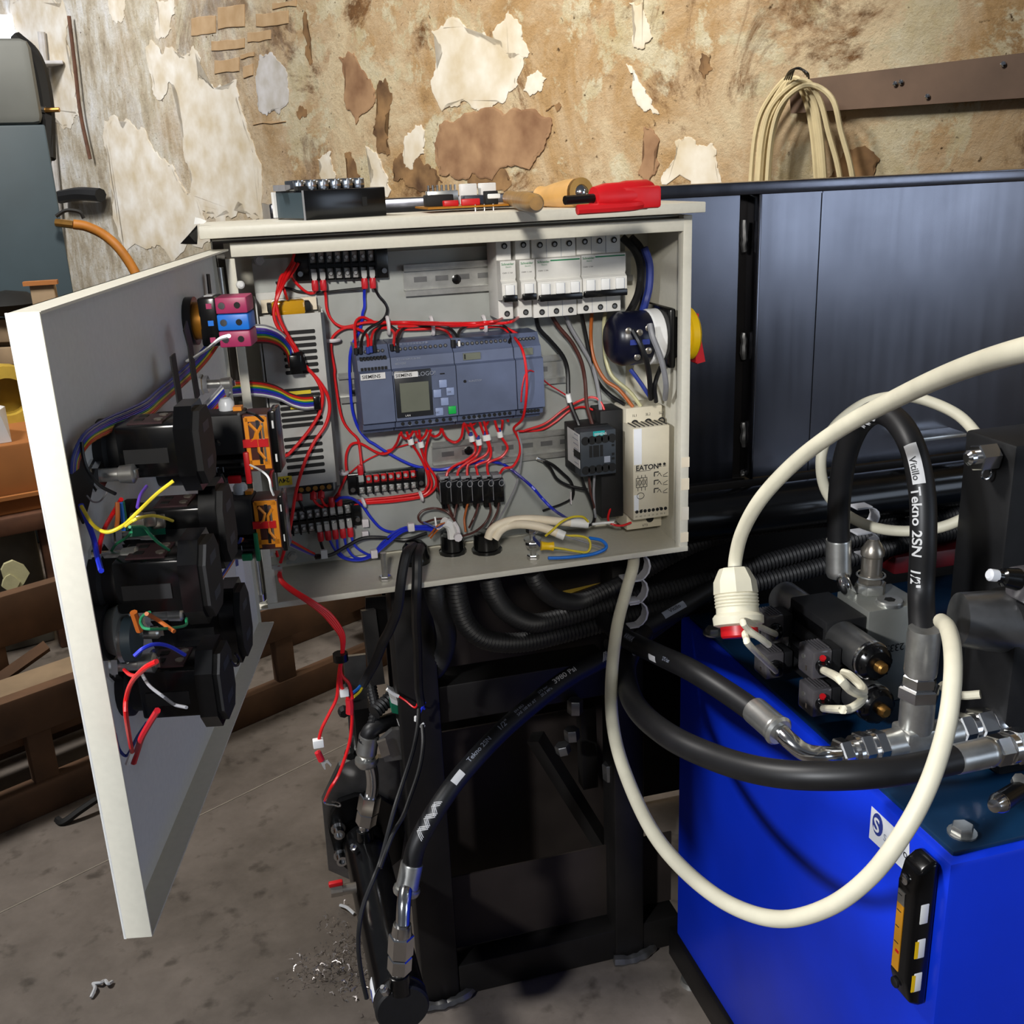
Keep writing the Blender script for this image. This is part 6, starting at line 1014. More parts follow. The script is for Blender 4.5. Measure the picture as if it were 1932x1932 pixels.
# level gauge
g0 = on(0,TX0-.026,1717,1632); g1 = on(0,TX0-.026,1685,1878); gy = (g0.y+g1.y)/2; gz1, gz0 = g0.z+.004, g1.z-.004
lg_ = thing('level_gauge', 'black oil level gauge with an amber window on the side of the tank', 'gauge', (TX0-.013,gy,gz0)); gw = .0135
pr = [(gz0,.010),(gz0+.006,.020),(gz0+.030,.026),(gz1-.030,.026),(gz1-.008,.021),(gz1,.010)]
sub('case', MB().prism([V((TX0-.0006,gy-gw,gz0))]+[V((TX0-d_,gy-gw,z_)) for z_,d_ in pr]+[V((TX0-.0006,gy-gw,gz1))], (0,2*gw,0)).bevel(.0045), 'gloss', lg_)
wz0, wz1 = gz0+.036, gz1-.038; ym = gy+.004; lv = wz1-(wz1-wz0)*.16
wd_ = sub('oil_window', B((TX0-.0268,ym-.005,wz0),(TX0-.0258,ym+.005,lv)), 'amber', lg_, 'amber oil column'); sub('empty_window', B((TX0-.0268,ym-.005,lv),(TX0-.0258,ym+.005,wz1)), 'zinc', lg_)
for i in range(5): sub('scale_mark', B((TX0-.0272,ym-.002+.001*(i%2),wz0+.03+i*.018),(TX0-.0266,ym+.004,wz0+.0308+i*.018)), 'print', wd_)
sub('scale_mark', B((TX0-.0272,ym-.004,wz0+.020),(TX0-.0266,ym+.001,wz0+.023)), 'redp', wd_)
for i,zz in enumerate([gz1-(gz1-gz0)*f_ for f_ in (.33,.57,.81)]):
    sub('side_tab', B((TX0-.018,gy-gw-.0006,zz-.011),(TX0-.009,gy-gw+.001,zz+.011),.001), 'white', lg_)
    if i: sub('side_tab_inset', B((TX0-.0200,gy-gw-.0007,zz-.010),(TX0-.0165,gy-gw+.001,zz+.009)), 'yellowp', lg_)
for zz in (gz1-.024,gz0+.020): sub('screw', MB().lathe((TX0-.0245,gy+.003,zz), V((-1,0,0)), [(0,.0055),(.002,.0055),(.003,.004)], 12), 'blackmatt' if zz < gz0+.03 else 'chrome', lg_)
# manifold block
TT = TZ1+.0055
mf = thing('manifold_block', 'square aluminium manifold block with a plug on top, stamped figures on its front', 'manifold', (.69,-.125,TT)); bx0, bx1, by0, by1, bz1 = .650, .722, -.156, -.092, -.040
sub('block', B((bx0,by0,TT),(bx1,by1,bz1),.0012), 'alu', mf); text('233.22', V((.700,by0-.0004,-.086)), -XD, -ZD, .013, 'print', mf, 'stamped_figures'); 
pq = on(2,bz1,*z('L',1115,640)); pl = sub('plug', MB().lathe(pq, ZD, [(0,.0155),(.0035,.0155),(.005,.0140)], 24), 'zinc', mf); sub('hex_socket', MB().lathe(pq+V((0,0,.005)), ZD, [(0,.0065),(.0004,.0065)], 6), 'drk', pl)
sub('side_screw', MB().lathe((bx0-.0002,-.13,-.053), V((-1,0,0)), [(0,.0045),(.0025,.0045)], 8), 'zinc', mf)
t = thing('check_valve', 'threaded steel test fitting standing on the manifold block', 'fitting', on(2,bz1,*z('L',990,575))); q = on(2,bz1,*z('L',995,570)); 
sub('hex', MB().hexnut(q, q+V((0,0,.013)), .0185), 'zinc', t); sub('hex', MB().hexnut(q+V((0,0,.013)), q+V((0,0,.023)), .0145), 'nickel', t); sub('body', MB().lathe(q+V((0,0,.023)), ZD, [(0,.0120),(.022,.0120),(.024,.0135),(.030,.0135),(.038,.009),(.042,.006),(.044,.006)], 20), 'nickel', t); sub('wire_ring', MB().tube([q+V((.016*math.cos(a_),.016*math.sin(a_),.022)) for a_ in [k*math.pi/8 for k in range(17)]], .0012, 5), 'zinc', t); sub('chain_end', MB().tube(cat([q+V((0,0,.043)),q+V((.004,-.004,.047)),q+V((-.002,.002,.050))],4), .0016, 6), 'chrome', t)
# solenoid valves on the left face of the block
def solvalve(lab, ax, zz, y0_, y1_, grp='black solenoid valves beside the manifold'):
    t = thing('solenoid_valve', lab, 'valve', (ax,(y0_+y1_)/2,zz-.022), grp); ym0, ym1 = y0_+.072, y1_-.055
    sub('spool_body', B((ax-.019,ym0,zz-.0215),(bx0-.0005,ym1,zz+.022),.002), 'blackmatt', t); sub('name_plate', B((ax-.0194,ym0+.006,zz-.002),(ax-.0188,ym1-.006,zz+.012)), 'gloss', t)
    sub('front_coil', MB().lathe((ax,y0_+.016,zz), YD, [(0,.0195),(.001,.0212),(.055,.0212),(.056,.0205)], 28), 'steel', t); sub('chrome_ring', MB().lathe((ax,y0_+.012,zz), YD, [(0,.0205),(.001,.0218),(.004,.0218),(.005,.0205)], 28), 'chrome', t)
    cp = sub('end_cap', MB().lathe((ax,y0_,zz), YD, [(0,.015),(.002,.0175),(.006,.0205),(.013,.0205)], 24), 'gloss', t); sub('brass_nut', MB().lathe((ax+.001,y0_-.009,zz-.001), YD, [(0,.0045),(.002,.0065),(.009,.0070)], 16), 'brass', cp)
    for a_ in range(8): sub('knurl', MB().box((ax+.0165*math.cos(a_*.785)-.003,y0_+.003,zz+.0165*math.sin(a_*.785)-.003),(ax+.0165*math.cos(a_*.785)+.003,y0_+.013,zz+.0165*math.sin(a_*.785)+.003),.001), 'gloss', cp)
    sub('rear_coil', MB().lathe((ax,ym1,zz), YD, [(0,.0205),(.001,.0212),(.046,.0212),(.050,.014)], 28), 'steel', t); return t
solvalve('upper solenoid valve with two steel coils, its brass nut toward the camera', .617, -.068, -.226, -.020); solvalve('lower solenoid valve under the first, partly hidden by the hoses', .617, -.1145, -.236, -.020)
def dincon(lab, c_, m2='smoke'):
    c_ = V(c_); t = thing('coil_connector', lab, 'connector', c_-V((0,0,.015)), 'dark see-through coil connectors'); x_,y_,zz = c_
    sub('plug_body', MB().box((x_-.020,y_-.016,zz-.017),(x_+.004,y_+.015,zz+.0165),.003), 'smoke', t, 'smoked see-through plug'); sub('base', MB().box((x_+.004,y_-.0135,zz-.0145),(x_+.0165,y_+.0135,zz+.0145),.0015), 'blackmatt', t)
    for i in range(5): sub('rib', MB().box((x_-.014+i*.0036,y_-.012,zz+.0160),(x_-.0125+i*.0036,y_+.012,zz+.0175)), 'smoke', t)
    sub('gland', MB().lathe((x_-.008,y_-.0155,zz), V((-.35,-1,-.1)), [(0,.0085),(.003,.0085),(.004,.0075),(.012,.0072),(.013,.005)], 14), 'gloss', t); sub('screw', MB().lathe((x_-.020,y_+.003,zz+.004), V((-1,0,0)), [(0,.003),(.001,.003)], 8), 'zinc', t)
    sub('led', MB().box((x_-.0208,y_-.006,zz-.010),(x_-.0195,y_-.003,zz-.004)), 'chrome', t); return c_+V((-.0125,-.0255,-.0013))
cA = dincon('coil connector at the back, upper, beside the plug', (.578,-.076,-.076)); cB = dincon('coil connector at the back, lower, over the tank edge', (.578,-.080,-.122)); cC = dincon('coil connector in front, upper, with a white cable', (.578,-.178,-.074)); cD = dincon('coil connector in front, lower, with a white cable', (.578,-.182,-.118))
for q in (cC,cD): tag(MB().lathe(q+V((.002,.006,.010)), V((-.2,-.5,1)), [(0,.0035),(.003,.0035)], 8).build('red_mark','redp'), ('red mark on the upper front coil connector' if q is cC else 'red mark on the lower front coil connector'), 'mark')
cw = 'white cables of the coil connectors'
wire('white_cable','white cable bending from the upper front coil connector to the valves',[cC]+DP('L',[(800,1090,.93),(880,1165,.93),(945,1190,.95),(950,1150,.97),(880,1080,.99),(830,1060,1.0)]),.0042,'cable',cw,n=10,category='cable')
wire('white_cable','white cable looping from the lower front coil connector',[cD]+DP('L',[(800,1283,.94),(870,1280,.93),(930,1245,.94),(958,1205,.96)]),.0040,'cable',cw,n=10,category='cable')
wire('white_cable','white cable looping from the upper back coil connector',[cA]+DP('L',[(235,745,1.03),(260,800,1.02),(330,850,1.03),(380,890,1.05)]),.0035,'cable',cw,n=10,category='cable')
wire('white_cable','white cable stub at the lower back coil connector',[cB]+DP('L',[(270,900,1.03),(245,850,1.03),(240,820,1.04),(290,830,1.07)]),.0035,'cable',cw,n=10,category='cable')
# T fitting with three branches
TC = dep(1725,1395,1.02); tf = thing('tee_fitting', 'large zinc-plated tee fitting over the tank lid joining three hoses', 'fitting', TC-V((0,0,.018)))
sub('body', MB().box(TC-V((.0175,.015,.015)), TC+V((.0175,.015,.016)), .003), 'zinc', tf); sub('upper_branch', MB().cyl(TC+V((0,0,.012)), TC+V((0,0,.046)), .0165, n=24), 'zinc', tf); qn = nut(tf, TC+V((0,0,.046)), ZD, .014, .0200); sub('washer', MB().cyl(qn, qn+V((0,0,.003)), .013), 'chrome', tf)
sub('left_branch', MB().cyl(TC-V((.015,0,0)), TC-V((.036,0,0)), .0150, n=24), 'zinc', tf); ql = nut(tf, TC-V((.036,0,0)), -XD, .012, .0178); sub('ring', MB().cyl(ql, ql-V((.004,0,0)), .0172), 'chrome', tf); ql = nut(tf, ql-V((.004,0,0)), -XD, .012, .0182); sub('ring', MB().cyl(ql, ql-V((.004,0,0)), .0160), 'chrome', tf); ql = ql-V((.004,0,0))
sub('right_branch', MB().cyl(TC+V((.015,0,0)), TC+V((.048,0,0)), .0150, n=24), 'zinc', tf); qr = nut(tf, TC+V((.048,0,0)), XD, .014, .0180); sub('ring', MB().cyl(qr, qr+V((.006,0,0)), .0160), 'chrome', tf); qr = nut(tf, qr+V((.006,0,0)), XD, .018, .0195); sub('end_ring', MB().lathe(qr, XD, [(0,.0175),(.006,.0185),(.012,.0185),(.016,.016)], 24), 'chrome', tf); sub('tail', MB().cyl(qr+V((.014,0,0)), qr+V((.12,.02,0)), .0130, n=18), 'rubberhose', tf)
# hose D: the arch
pD = [qn+V((0,0,.045)), dep(1738,1120,1.02), dep(1742,1020,1.01), dep(1740,930,1.01), dep(1722,845,1.02), dep(1690,792,1.05), dep(1652,778,1.08), dep(1618,805,1.12), dep(1594,865,1.15), dep(1583,950,1.18), dep(1582,1040,1.2)]
tD, PD = hose('black hydraulic hose arching up from the tee and back down to the manifold, white lettering', pD, .0128)
sub('ferrule', MB().lathe(qn+V((0,0,.012)), ZD, [(0,.0150),(.003,.0155),(.042,.0155),(.048,.0148)], 22), 'zinc', tD); nut(tD, qn+V((0,0,.0)), ZD, .012, .0165)
_, fD = hose_text('Tekno 2SN   1/2"', PD, .163, .0142, .86, .0128, tD, flip=-1, bold=.02); lb = hose_patch(PD, fD, .166,.204,-.35,.62, .0128, tD); hose_text('Vitillo', PD, .192, .0095, .50, .0131, tD, 'print', flip=-1); chevrons(PD, fD, .262, 4, .008, -.2, .9, .0128, tD)
e_ = ferr(tD, PD[-3], PD[-1]-PD[-4], .046, .0145); sub('elbow', MB().tube(cat([e_, dep(1589,1088,1.2), dep(1594,1105,1.19), V((.664,-.100,-.044)), V((.668,-.104,-.06))],6), .0078, 14), 'chrome', tD)
# hose B: into the left of the tee
eB = [ql, ql+V((-.010,0,0)), dep(1555,1425,.985), dep(1520,1420,.985), dep(1492,1400,.99), dep(1474,1382,1.0)]
pB = [dep(1140,1170,1.36), dep(1182,1205,1.29), dep(1238,1233,1.2), dep(1305,1265,1.11), dep(1380,1312,1.06), dep(1440,1355,1.02), dep(1470,1380,1.0)]
tB, PB = hose('black hydraulic hose running down right to the bright elbow at the tee', pB); sub('elbow', MB().tube(cat(eB,6), .0088, 16), 'chrome', tB); d_ = (PB[-1]-PB[-4]).normalized(); e_ = ferr(tB, PB[-1]-d_*.040, d_, .040, .0140); sub('end_ring', MB().lathe(e_-d_*.004, d_, [(0,.0150),(.003,.0156),(.006,.0130)], 20), 'zinc', tB)
sub('collar', MB().cyl(ql+V((.001,0,0)), ql-V((.006,0,0)), .0118), 'chrome', tB); nut(tB, ql-V((.006,0,0)), -XD, .012, .0158)
_, fB = hose_text('275 bar', PB, .215, .006, -.3, HOSE, tB, 'printg'); hose_patch(PB, fB, .175,.195,-.9,-.3, HOSE, tB); hose_text('VAWA', PB, .09, .010, 0, HOSE, tB, 'printg')
# hose C: the lowest sweep
pC = [dep(1215,1195,1.36), dep(1192,1226,1.31), dep(1180,1268,1.25), dep(1198,1330,1.14), dep(1258,1386,1.03), dep(1350,1430,.97), dep(1450,1457,.92), dep(1560,1464,.89), dep(1690,1455,.88), dep(1815,1430,.9)]
tC, PC = hose('thick black hydraulic hose sweeping lowest across the blue tank', pC, .0128); d_ = (PC[-1]-PC[-4]).normalized(); e_ = ferr(tC, PC[-2], d_, .042, .0135); nd = V((d_.x,d_.y,d_.z)); e_ = nut(tC, e_, nd, .016, .0145); sub('ring', MB().cyl(e_, e_+nd*.006, .0150), 'chrome', tC); e_ = nut(tC, e_+nd*.006, nd, .02, .0165); sub('tail', MB().cyl(e_, e_+nd*.06, .012, n=16), 'steel', tC)
hose_text('275 bar 20.3 MPa', PC, .05, .006, .3, .0128, tC, 'printg')
tS, PS = hose('black hydraulic hose with a grey label going up right behind the white cable', [dep(1150,1222,1.36), dep(1200,1195,1.38), dep(1262,1160,1.40), dep(1330,1120,1.43), dep(1400,1075,1.46)], .0125); _, fS = hose_text('Vitillo', PS, .098, .008, .1, .0128, tS, 'print'); hose_patch(PS, fS, .088,.125,-.2,.6, .0125, tS, 'printg')
# the white plug and the white cables
PQ = dep(1393,1140,1.1); pa = (dep(1384,1078,1.1)-dep(1393,1178,1.09)).normalized(); plg = thing('power_plug', 'cream industrial plug with a red face standing on the tank edge', 'plug', dep(1396,1190,1.09)); b0 = dep(1394,1182,1.09)
sub('red_face', MB().lathe(b0-pa*.012, pa, [(0,.0180),(.002,.0195),(.014,.0195)], 28), 'redp', plg)
sub('skirt', MB().lathe(b0, pa, [(0,.0215),(.002,.0262),(.010,.0268),(.013,.0245),(.014,.0225),(.020,.0222)], 28), 'cable', plg)
for i in range(4): sub('thread', MB().lathe(b0+pa*(.020+i*.0035), pa, [(0,.0222),(.0012,.0232),(.0024,.0232),(.0034,.0220)], 28), 'cable', plg)
sub('gland_nut', MB().lathe(b0+pa*.034, pa, [(0,.0222),(.001,.0235),(.014,.0225),(.026,.0165),(.028,.0150)], 8, .3), 'cable', plg); sub('gland_hole', MB().cyl(b0+pa*.0625, b0+pa*.0630, .0108), 'drk', plg)
CW = .0073
wire('power_cable','thick white power cable sweeping up right from the plug and out of view',[b0+pa*.05, dep(1388,1052,1.1), dep(1402,1000,1.07), dep(1438,938,1.02), dep(1505,868,.96), dep(1590,806,.88), dep(1690,752,.79), dep(1800,702,.68), dep(1932,660,.57), dep(2080,632,.53), dep(2320,620,.52), dep(2700,650,.56), dep(3300,760,.66)],CW,'cable','white power cables',n=16,k=8,category='cable')
wire('power_cable','thick white power cable hanging from the cabinet in a wide loop across the tank',[at(1196,1040,.05), dep(1194,1070,1.25), dep(1180,1120,1.24), dep(1163,1190,1.22), dep(1153,1300,1.19), dep(1160,1390,1.15), dep(1188,1480,1.09), dep(1235,1575,1.02), dep(1300,1650,.96), dep(1380,1708,.91), dep(1470,1734,.87), dep(1560,1713,.83), dep(1640,1655,.805), dep(1705,1570,.79), dep(1752,1480,.79), dep(1784,1380,.80), dep(1797,1290,.82), dep(1797,1225,.85), dep(1788,1185,.90), dep(1776,1172,.96)],CW,'cable','white power cables',n=16,k=8,category='cable')
wire('cream_cable','thinner cream cable forming a round loop behind the hose arch',[dep(1880,870,1.16), dep(1855,835,1.18), dep(1810,785,1.2), dep(1745,755,1.22), dep(1690,748,1.23), dep(1630,762,1.24), dep(1575,805,1.25), dep(1550,858,1.25), dep(1556,920,1.26), dep(1590,965,1.26), dep(1640,992,1.25), dep(1700,1002,1.24), dep(1770,996,1.22), dep(1830,972,1.2), dep(1885,935,1.18)],.0066,'cable',n=12,k=8,category='cable')
# black blocks and valve at the right edge
t = thing('relief_block', 'tall black block at the right edge with a steel coupling on its left', 'block', dep(1915,1060,1.12)); q = dep(1862,838,1.12); 
sub('body', MB().box((q.x+.012,q.y-.03,-.158),(q.x+.11,q.y+.05,q.z+.004),.004), 'blackmatt', t); sub('rib', MB().box((q.x+.045,q.y-.036,-.02),(q.x+.06,q.y-.029,q.z+.002),.002), 'gloss', t)
cq = dep(1858,862,1.12); sub('coupling_nut', MB().hexnut(cq-V((.012,0,0)), cq+V((.012,0,0)), .0155), 'chrome', t); sub('coupling', MB().lathe(cq-V((.024,0,-.001)), XD, [(0,.005),(.003,.0085),(.012,.0085)], 14), 'chrome', t); sub('ring', MB().tube([cq+V((-.004+.006*math.cos(a_),-.010,-.016+.006*math.sin(a_))) for a_ in [k*math.pi/6 for k in range(13)]], .0012, 5), 'chrome', t)
sx, sy, sz = dep(1880,1172,1.02); t = thing('solenoid_valve', 'large solenoid coil at the right edge behind a dark connector', 'valve', (sx,sy,sz-.04)); sub('coil', MB().lathe((sx-.038,sy+.010,sz+.004), V((1,-.28,-.1)), [(0,.024),(.001,.0265),(.030,.0300),(.060,.0315)], 30), 'steel', t); sub('body', MB().box((sx-.002,sy-.03,-.155),(sx+.10,sy+.04,sz-.008),.005), 'blackmatt', t); sub('cap', MB().box((sx+.004,sy-.034,sz-.004),(sx+.08,sy+.02,sz+.028),.004), 'blackmatt', t); sub('plug', MB().box((sx+.004,sy-.034,sz+.028),(sx+.05,sy+.0,sz+.058),.004), 'smoke', t); sub('gland', MB().lathe((sx+.004,sy-.016,sz+.050), V((-1,.1,.25)), [(0,.011),(.008,.010),(.016,.009),(.018,.006),(.024,.006)], 14), 'gloss', t); sub('tip', MB().lathe((sx-.018,sy-.014,sz+.056), V((-1,.1,.25)), [(0,.006),(.008,.006),(.010,.004)], 12), 'paper', t)
wire('cream_cable','dirty cream cable end lying at the right behind the loop cable',[dep(1775,1290,1.06), dep(1790,1305,1.06), dep(1815,1312,1.06), dep(1850,1310,1.05)],.0045,'cable',n=10,category='cable')
t = thing('drain_pipe', 'short black pipe with chrome end lying on the tank lid at the right edge', 'pipe', dep(1905,1515,.94)); a, b = dep(1884,1516,.93), dep(1960,1470,1.0); sub('rod', MB().cyl(a, b, .0095, n=18), 'gloss', t); sub('end', MB().lathe(a, a-b, [(-.002,.0098),(.004,.0085),(.010,.006),(.011,0)], 16), 'chrome', t); sub('bolt', MB().lathe(dep(1921,1478,.97), V((-.3,-.6,1)), [(0,.007),(.008,.007),(.009,.004)], 8), 'zinc', t)
# ================================================================ things behind on the left
def W2(x, y, d): return dep(x, y, d)
# grey machine locker at the far left
def upbox(mb, px, py, d, w_, dp, h0, h1, dirx=WD, bev=.006):
    """upright box in wall alignment: its right front edge stands at the picture point"""
    q = dep(px, py, d); R = Matrix((dirx, V((-dirx.y,dirx.x,0)), ZD)).transposed().to_4x4(); R.translation = V((q.x,q.y,0))
    mb.M = R; mb.box((-w_,0,h0),(0,dp,h1), bev); return mb
FX = V((.967,-.256,0)); _q = ray(113,420); FR = V((_q.y,-_q.x,0)).normalized()
lk = thing('compressor_cabinet', 'tall slate-grey machine cabinet with a paler top at the left wall', 'cabinet', (dep(60,400,3.6).x-.3, dep(60,400,3.6).y, FLOOR)); d_ = 3.6
zt_ = dep(95,238,d_).z; ztop = dep(70,85,d_).z
sub('lower_body', upbox(MB(), 116,420,d_, .8,.5,FLOOR,zt_, FR), 'locker', lk); sub('upper_body', upbox(MB(), 114,420,d_, .8,.46,zt_,ztop, FR, .03), 'lockergrey', lk)
sub('edge_pipe', MB().tube(cat([dep(30,70,d_-.02), dep(62,110,d_-.02), dep(82,190,d_-.02), dep(92,300,d_-.02)],6), lambda u: .022+.012*math.sin(u*3), 8), 'drk', lk); sub('edge_pipe', MB().tube([dep(88,230,d_-.03), dep(92,330,d_-.03)], lambda u: .02*(1-u)+.006, 8), 'drk', lk)
sub('brass_cock', MB().cyl(dep(84,208,d_-.05), dep(112,207,d_-.05), .008, n=8), 'brass', lk); sub('cock_body', MB().cyl(dep(66,205,d_-.05), dep(86,208,d_-.05), .012, n=8), 'steel', lk)
sub('fitting', MB().cyl(dep(106,420,d_-.05), dep(140,424,d_-.05), .014, n=10), 'brass', lk); sub('wire_loop', MB().tube(cat([dep(106,408,d_-.05), dep(125,397,d_-.05), dep(150,400,d_-.04), dep(158,412,d_-.03)],5), .007, 6), 'drk', lk)
wire('air_hose','orange air hose curving down from the brass fitting of the grey cabinet',[dep(138,423,d_-.05), dep(165,428,d_-.03), dep(200,446,d_), dep(232,478,d_+.02), dep(262,530,d_+.05), dep(280,600,d_+.06)],.017,'hoseorange',n=12,category='hose')
for lab,pts,r_,m_ in (('pale vertical pipe on the wall right of the grey cabinet',[(78,60),(96,240),(112,420),(120,560)],.012,'plastergrey'),('thin dark pipe on the wall beside the pale one',[(130,30),(142,130),(152,215),(170,300)],.006,'rust')): wire('wall_pipe', lab, [wall(*p,.03) for p in pts], r_*1.6, m_, 'pipes on the wall', n=8, category='pipe')
tag(MB().box(wall(52,118,.10)+V((-.02,-.02,-.01)), wall(120,128,.02)+V((0,0,.02)),.004).build('pipe_clamp','plastergrey'),'pale pipe clamp high on the wall beside the grey cabinet','clamp')
tag(MB().tube(cat([wall(112,372,.06), wall(150,366,.09), wall(190,368,.06)],5),.035,8).build('wall_bracket','drk'),'dark iron bracket on the wall above the orange hose','bracket')
q = dep(84,550,3.0); t = thing('wooden_post', 'pale wooden post end sticking up behind the cabinet door', 'post', V((q.x,q.y,FLOOR))); mb = MB(); R = Matrix.Translation(V((q.x,q.y,0))); mb.M = R; mb.box((-.035,-.02,FLOOR),(.03,.03,dep(84,532,3.0).z),.003); sub('post', mb, 'palewood', t); mb = MB(R); mb.box((-.05,-.03,dep(84,536,3.0).z),(.042,.0,dep(84,528,3.0).z)); sub('cap', mb, 'cardboard', t)
# rusty bench with boxes
bz = dep(40,960,2.85).z; q = dep(128,960,2.85); R = Matrix((V((.95,.30,0)), V((-.30,.95,0)), ZD)).transposed().to_4x4(); R.translation = V((q.x,q.y,0))
bn = thing('rusty_bench', 'rusty steel bench at the left edge with a concrete block beneath', 'bench', V((q.x-.3,q.y,FLOOR))); sub('top', MB(R).box((-.75,0,bz-.05),(0.02,.55,bz),.006), 'rust', bn)
for x_ in (-.06,-.6): sub('leg', MB(R).box((x_-.02,.03,FLOOR),(x_+.02,.07,bz-.05),.004), 'rust', bn)
sub('infill', MB(R).box((-.55,.10,FLOOR),(-.08,.5,bz-.06),.01), 'concretedark', bn)
for (x_,y_,s_) in ((25,1085,.042),(48,1137,.017),(20,1100,.025)):
    c_ = dep(x_,y_,2.81); tag(MB().prism([c_+V((s_*math.cos(a_)*random.uniform(.6,1),0,s_*math.sin(a_)*random.uniform(.7,1.2))) for a_ in [k*math.pi/4.5 for k in range(9)]], V((-.004,.012,0))).build('paint_flake','flake'), {25:'large pale paint flake on the dark block under the bench',48:'small pale paint flake right of the large one',20:'pale paint flake at the lower edge of the large one'}[x_], 'flake')
cb = thing('cardboard_box', 'orange-brown cardboard box on the rusty bench at the left edge', 'box', V((q.x-.25,q.y+.1,bz))); hcb = dep(40,815,2.9).z; sub('carton', MB(R).box((-.62,.03,bz),(-.02,.42,hcb),.006), 'cardboard', cb); sub('flap', MB(R).box((-.60,.012,bz+.045),(-.03,.026,bz+.055)), 'cardboard', cb)
wb_ = thing('plastic_bag', 'crumpled white plastic bag on top of the cardboard box', 'bag', V((q.x-.2,q.y+.15,hcb))); mb = MB(R)
vs = [mb.v((-.30+.22*random.random(),.05+.25*random.random(),hcb+.002+.10*random.random())) for _ in range(26)]+[mb.v((-.3+.1*i,.06+.1*j,hcb+.001)) for i in range(3) for j in range(3)]; bmesh.ops.convex_hull(mb.bm, input=vs); sub('film', mb, 'paper', wb_)
c_ = dep(18,748,3.0); yr = thing('yellow_roll', 'yellow tape roll standing behind the white plastic bag', 'roll', c_-V((0,0,.09))); sub('roll', MB().lathe(c_+V((-.02,.05,0)), V((.3,-1,0)), [(0,.055),(.0,.09),(.06,.09),(.06,.055),(0,.055)], 24), 'yellowbag', yr)
q2 = dep(30,650,3.2); sh_ = thing('pale_crate', 'pale wooden crate edge at the far left behind the door', 'crate', V((q2.x-.2,q2.y,q2.z-.1))); R2 = Matrix((FX, V((.256,.967,0)), ZD)).transposed().to_4x4(); R2.translation = V((q2.x,q2.y,0))
for i,(a_,b_) in enumerate(((600,645),(655,690))): sub('slat', MB(R2).box((-.6,0,dep(30,b_,3.2).z),(.03,.03,dep(30,a_,3.2).z),.004), 'palewood', sh_)
sub('back_board', MB(R2).box((-.6,.03,FLOOR+.5),(.02,.06,dep(30,600,3.2).z)), 'palewood', sh_)
c_ = dep(15,572,3.2); tag(MB().lathe(c_-V((0,0,.04)), ZD, [(0,.02),(.01,.07),(.04,.10),(.07,.06),(.08,0)], 14).build('dark_bag','drk'), 'dark bag lump in front of the grey cabinet', 'bag')
# old wooden frames lying on the floor behind the door
SD = V((.871,.492,0)); SN = V((-.492,.871,0))
f0 = on(2,FLOOR,0,1575); f1 = on(2,FLOOR,530,1343); SD = V((f1-f0).normalized()); SN = V((-SD.y,SD.x,0)); R = Matrix((SD,SN,ZD)).transposed().to_4x4(); R.translation = V((f0.x,f0.y,FLOOR))
wf = thing('wooden_pallet', 'old brown wooden ladder frame standing on edge on the floor behind the door', 'frame', (f0+f1)/2)
Lf = 1.75; 
def zf(x_, y_, off=0): d__ = onplane(f0+SN*off, SN, x_, y_); return R.inverted() @ d__
hT = zf(60,1335,.0).z; hM = zf(60,1275,0).z
sub('bottom_rail', MB(R).box((-.6,0,0),(Lf,.035,.075),.003), 'oldwood', wf); sub('top_rail', MB(R).box((-.6,.0,hT-.06),(Lf,.035,hT+.03),.003), 'oldwood', wf)
for px in (78,560): u = zf(px,1400,0).x; sub('upright', MB(R).box((u-.025,.004,.07),(u+.025,.032,hT-.05),.003), 'oldwood', wf)
for px in (300,-120): u = zf(px,1400,0).x; sub('upright', MB(R).box((u-.025,.004,.07),(u+.025,.032,hT-.05),.003), 'oldwood', wf)
w2 = thing('wooden_pallet', 'second old wooden frame leaning behind the first one', 'frame', (f0+f1)/2+SN*.3); o2 = .30
sub('bottom_rail', MB(R).box((-.5,o2,0),(Lf+.2,o2+.035,.10),.003), 'oldwood', w2); sub('top_rail', MB(R).box((-.5,o2,hT+.02),(Lf+.2,o2+.035,hT+.14),.003), 'oldwood', w2)
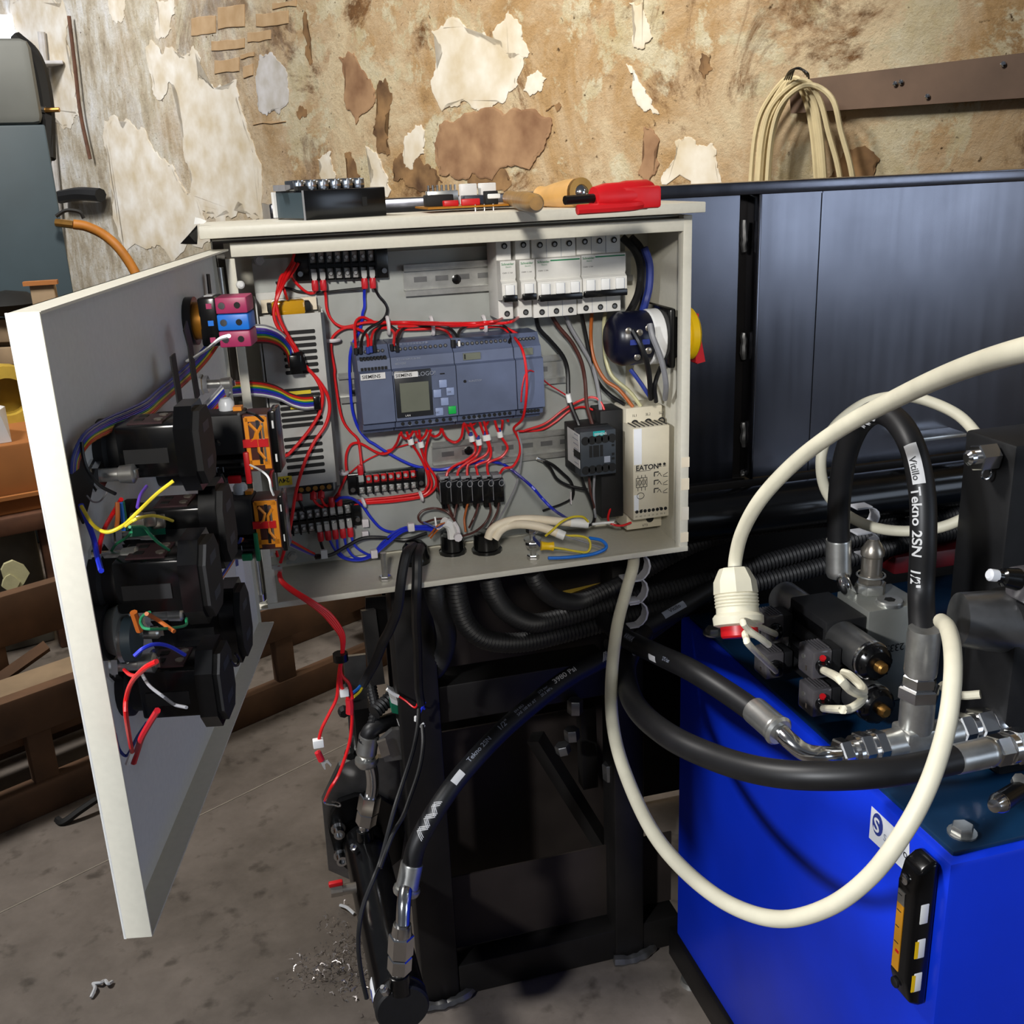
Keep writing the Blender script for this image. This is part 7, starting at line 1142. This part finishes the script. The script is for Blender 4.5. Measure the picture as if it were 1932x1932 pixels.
for u in (-.2,.12,.62,1.05,1.5): sub('upright', MB(R).box((u,o2+.004,.09),(u+.05,o2+.03,hT+.03),.003), 'oldwood', w2)
for u,v_ in ((-.15,.25),(.2,.5),(1.1,1.35)): sub('diagonal', MB(R).tube([V((u,o2-.02,.10)),V((v_,o2-.02,hT))], .016, 4), 'oldwood', w2)
for i,(u,o_,h_,lab) in enumerate(((-.35,.36,.50,'pale board leaning behind the wooden frames at the left'),(.75,.42,.50,'pale board leaning behind the wooden frames in the middle'),(1.25,.48,.42,'pale board leaning behind the wooden frames below the cabinet'))):
    mb = MB(R); mb.prism([V((u,o_,0)),V((u+.42,o_,0)),V((u+.42,o_+.10,h_)),V((u,o_+.10,h_))], (0,.02,0)); tag(mb.build('leaning_board','palewood'), lab, 'board')
for i,(u,hh,lab) in enumerate(((-.3,.14,'flat board lying across the frames at the left, lowest'),(-.25,.20,'flat board lying across the frames at the left, upper'),(.95,.16,'flat board lying across the frames below the cabinet'))):
    mb = MB(R); mb.box((u,.06,hh),(u+.75,.24,hh+.022),.003); tag(mb.build('loose_board','palewood' if i%2 else 'oldwood'), lab, 'board')
tag(MB().tube(cat([on(2,FLOOR+.006,108,1546),on(2,FLOOR+.006,120,1551),on(2,FLOOR+.02,150,1530),on(2,FLOOR+.03,182,1508)],5),.008,6).build('dark_rod','drk'),'short dark bent rod on the floor by the wooden frame','rod')
# odd items in the dark behind the tank
t = thing('yellow_sack', 'brown-yellow sack in the shade under the cabinet behind the conduits', 'sack', at(1085,1120,.50)); mb = MB(); c_ = at(1075,1090,.50); vs = [mb.v(c_+V((random.gauss(0,.05),random.gauss(0,.03),random.gauss(0,.02)))) for _ in range(30)]; bmesh.ops.convex_hull(mb.bm, input=vs); sub('cloth', mb, 'yellowbag', t)
t = thing('red_crate', 'dark red plastic crate in the shade behind the manifold', 'crate', dep(1760,1075,1.5)); q = dep(1700,1060,1.5); sub('body', MB().box((q.x-.01,q.y,q.z-.02),(q.x+.16,q.y+.04,q.z+.008),.004), 'reddark', t)
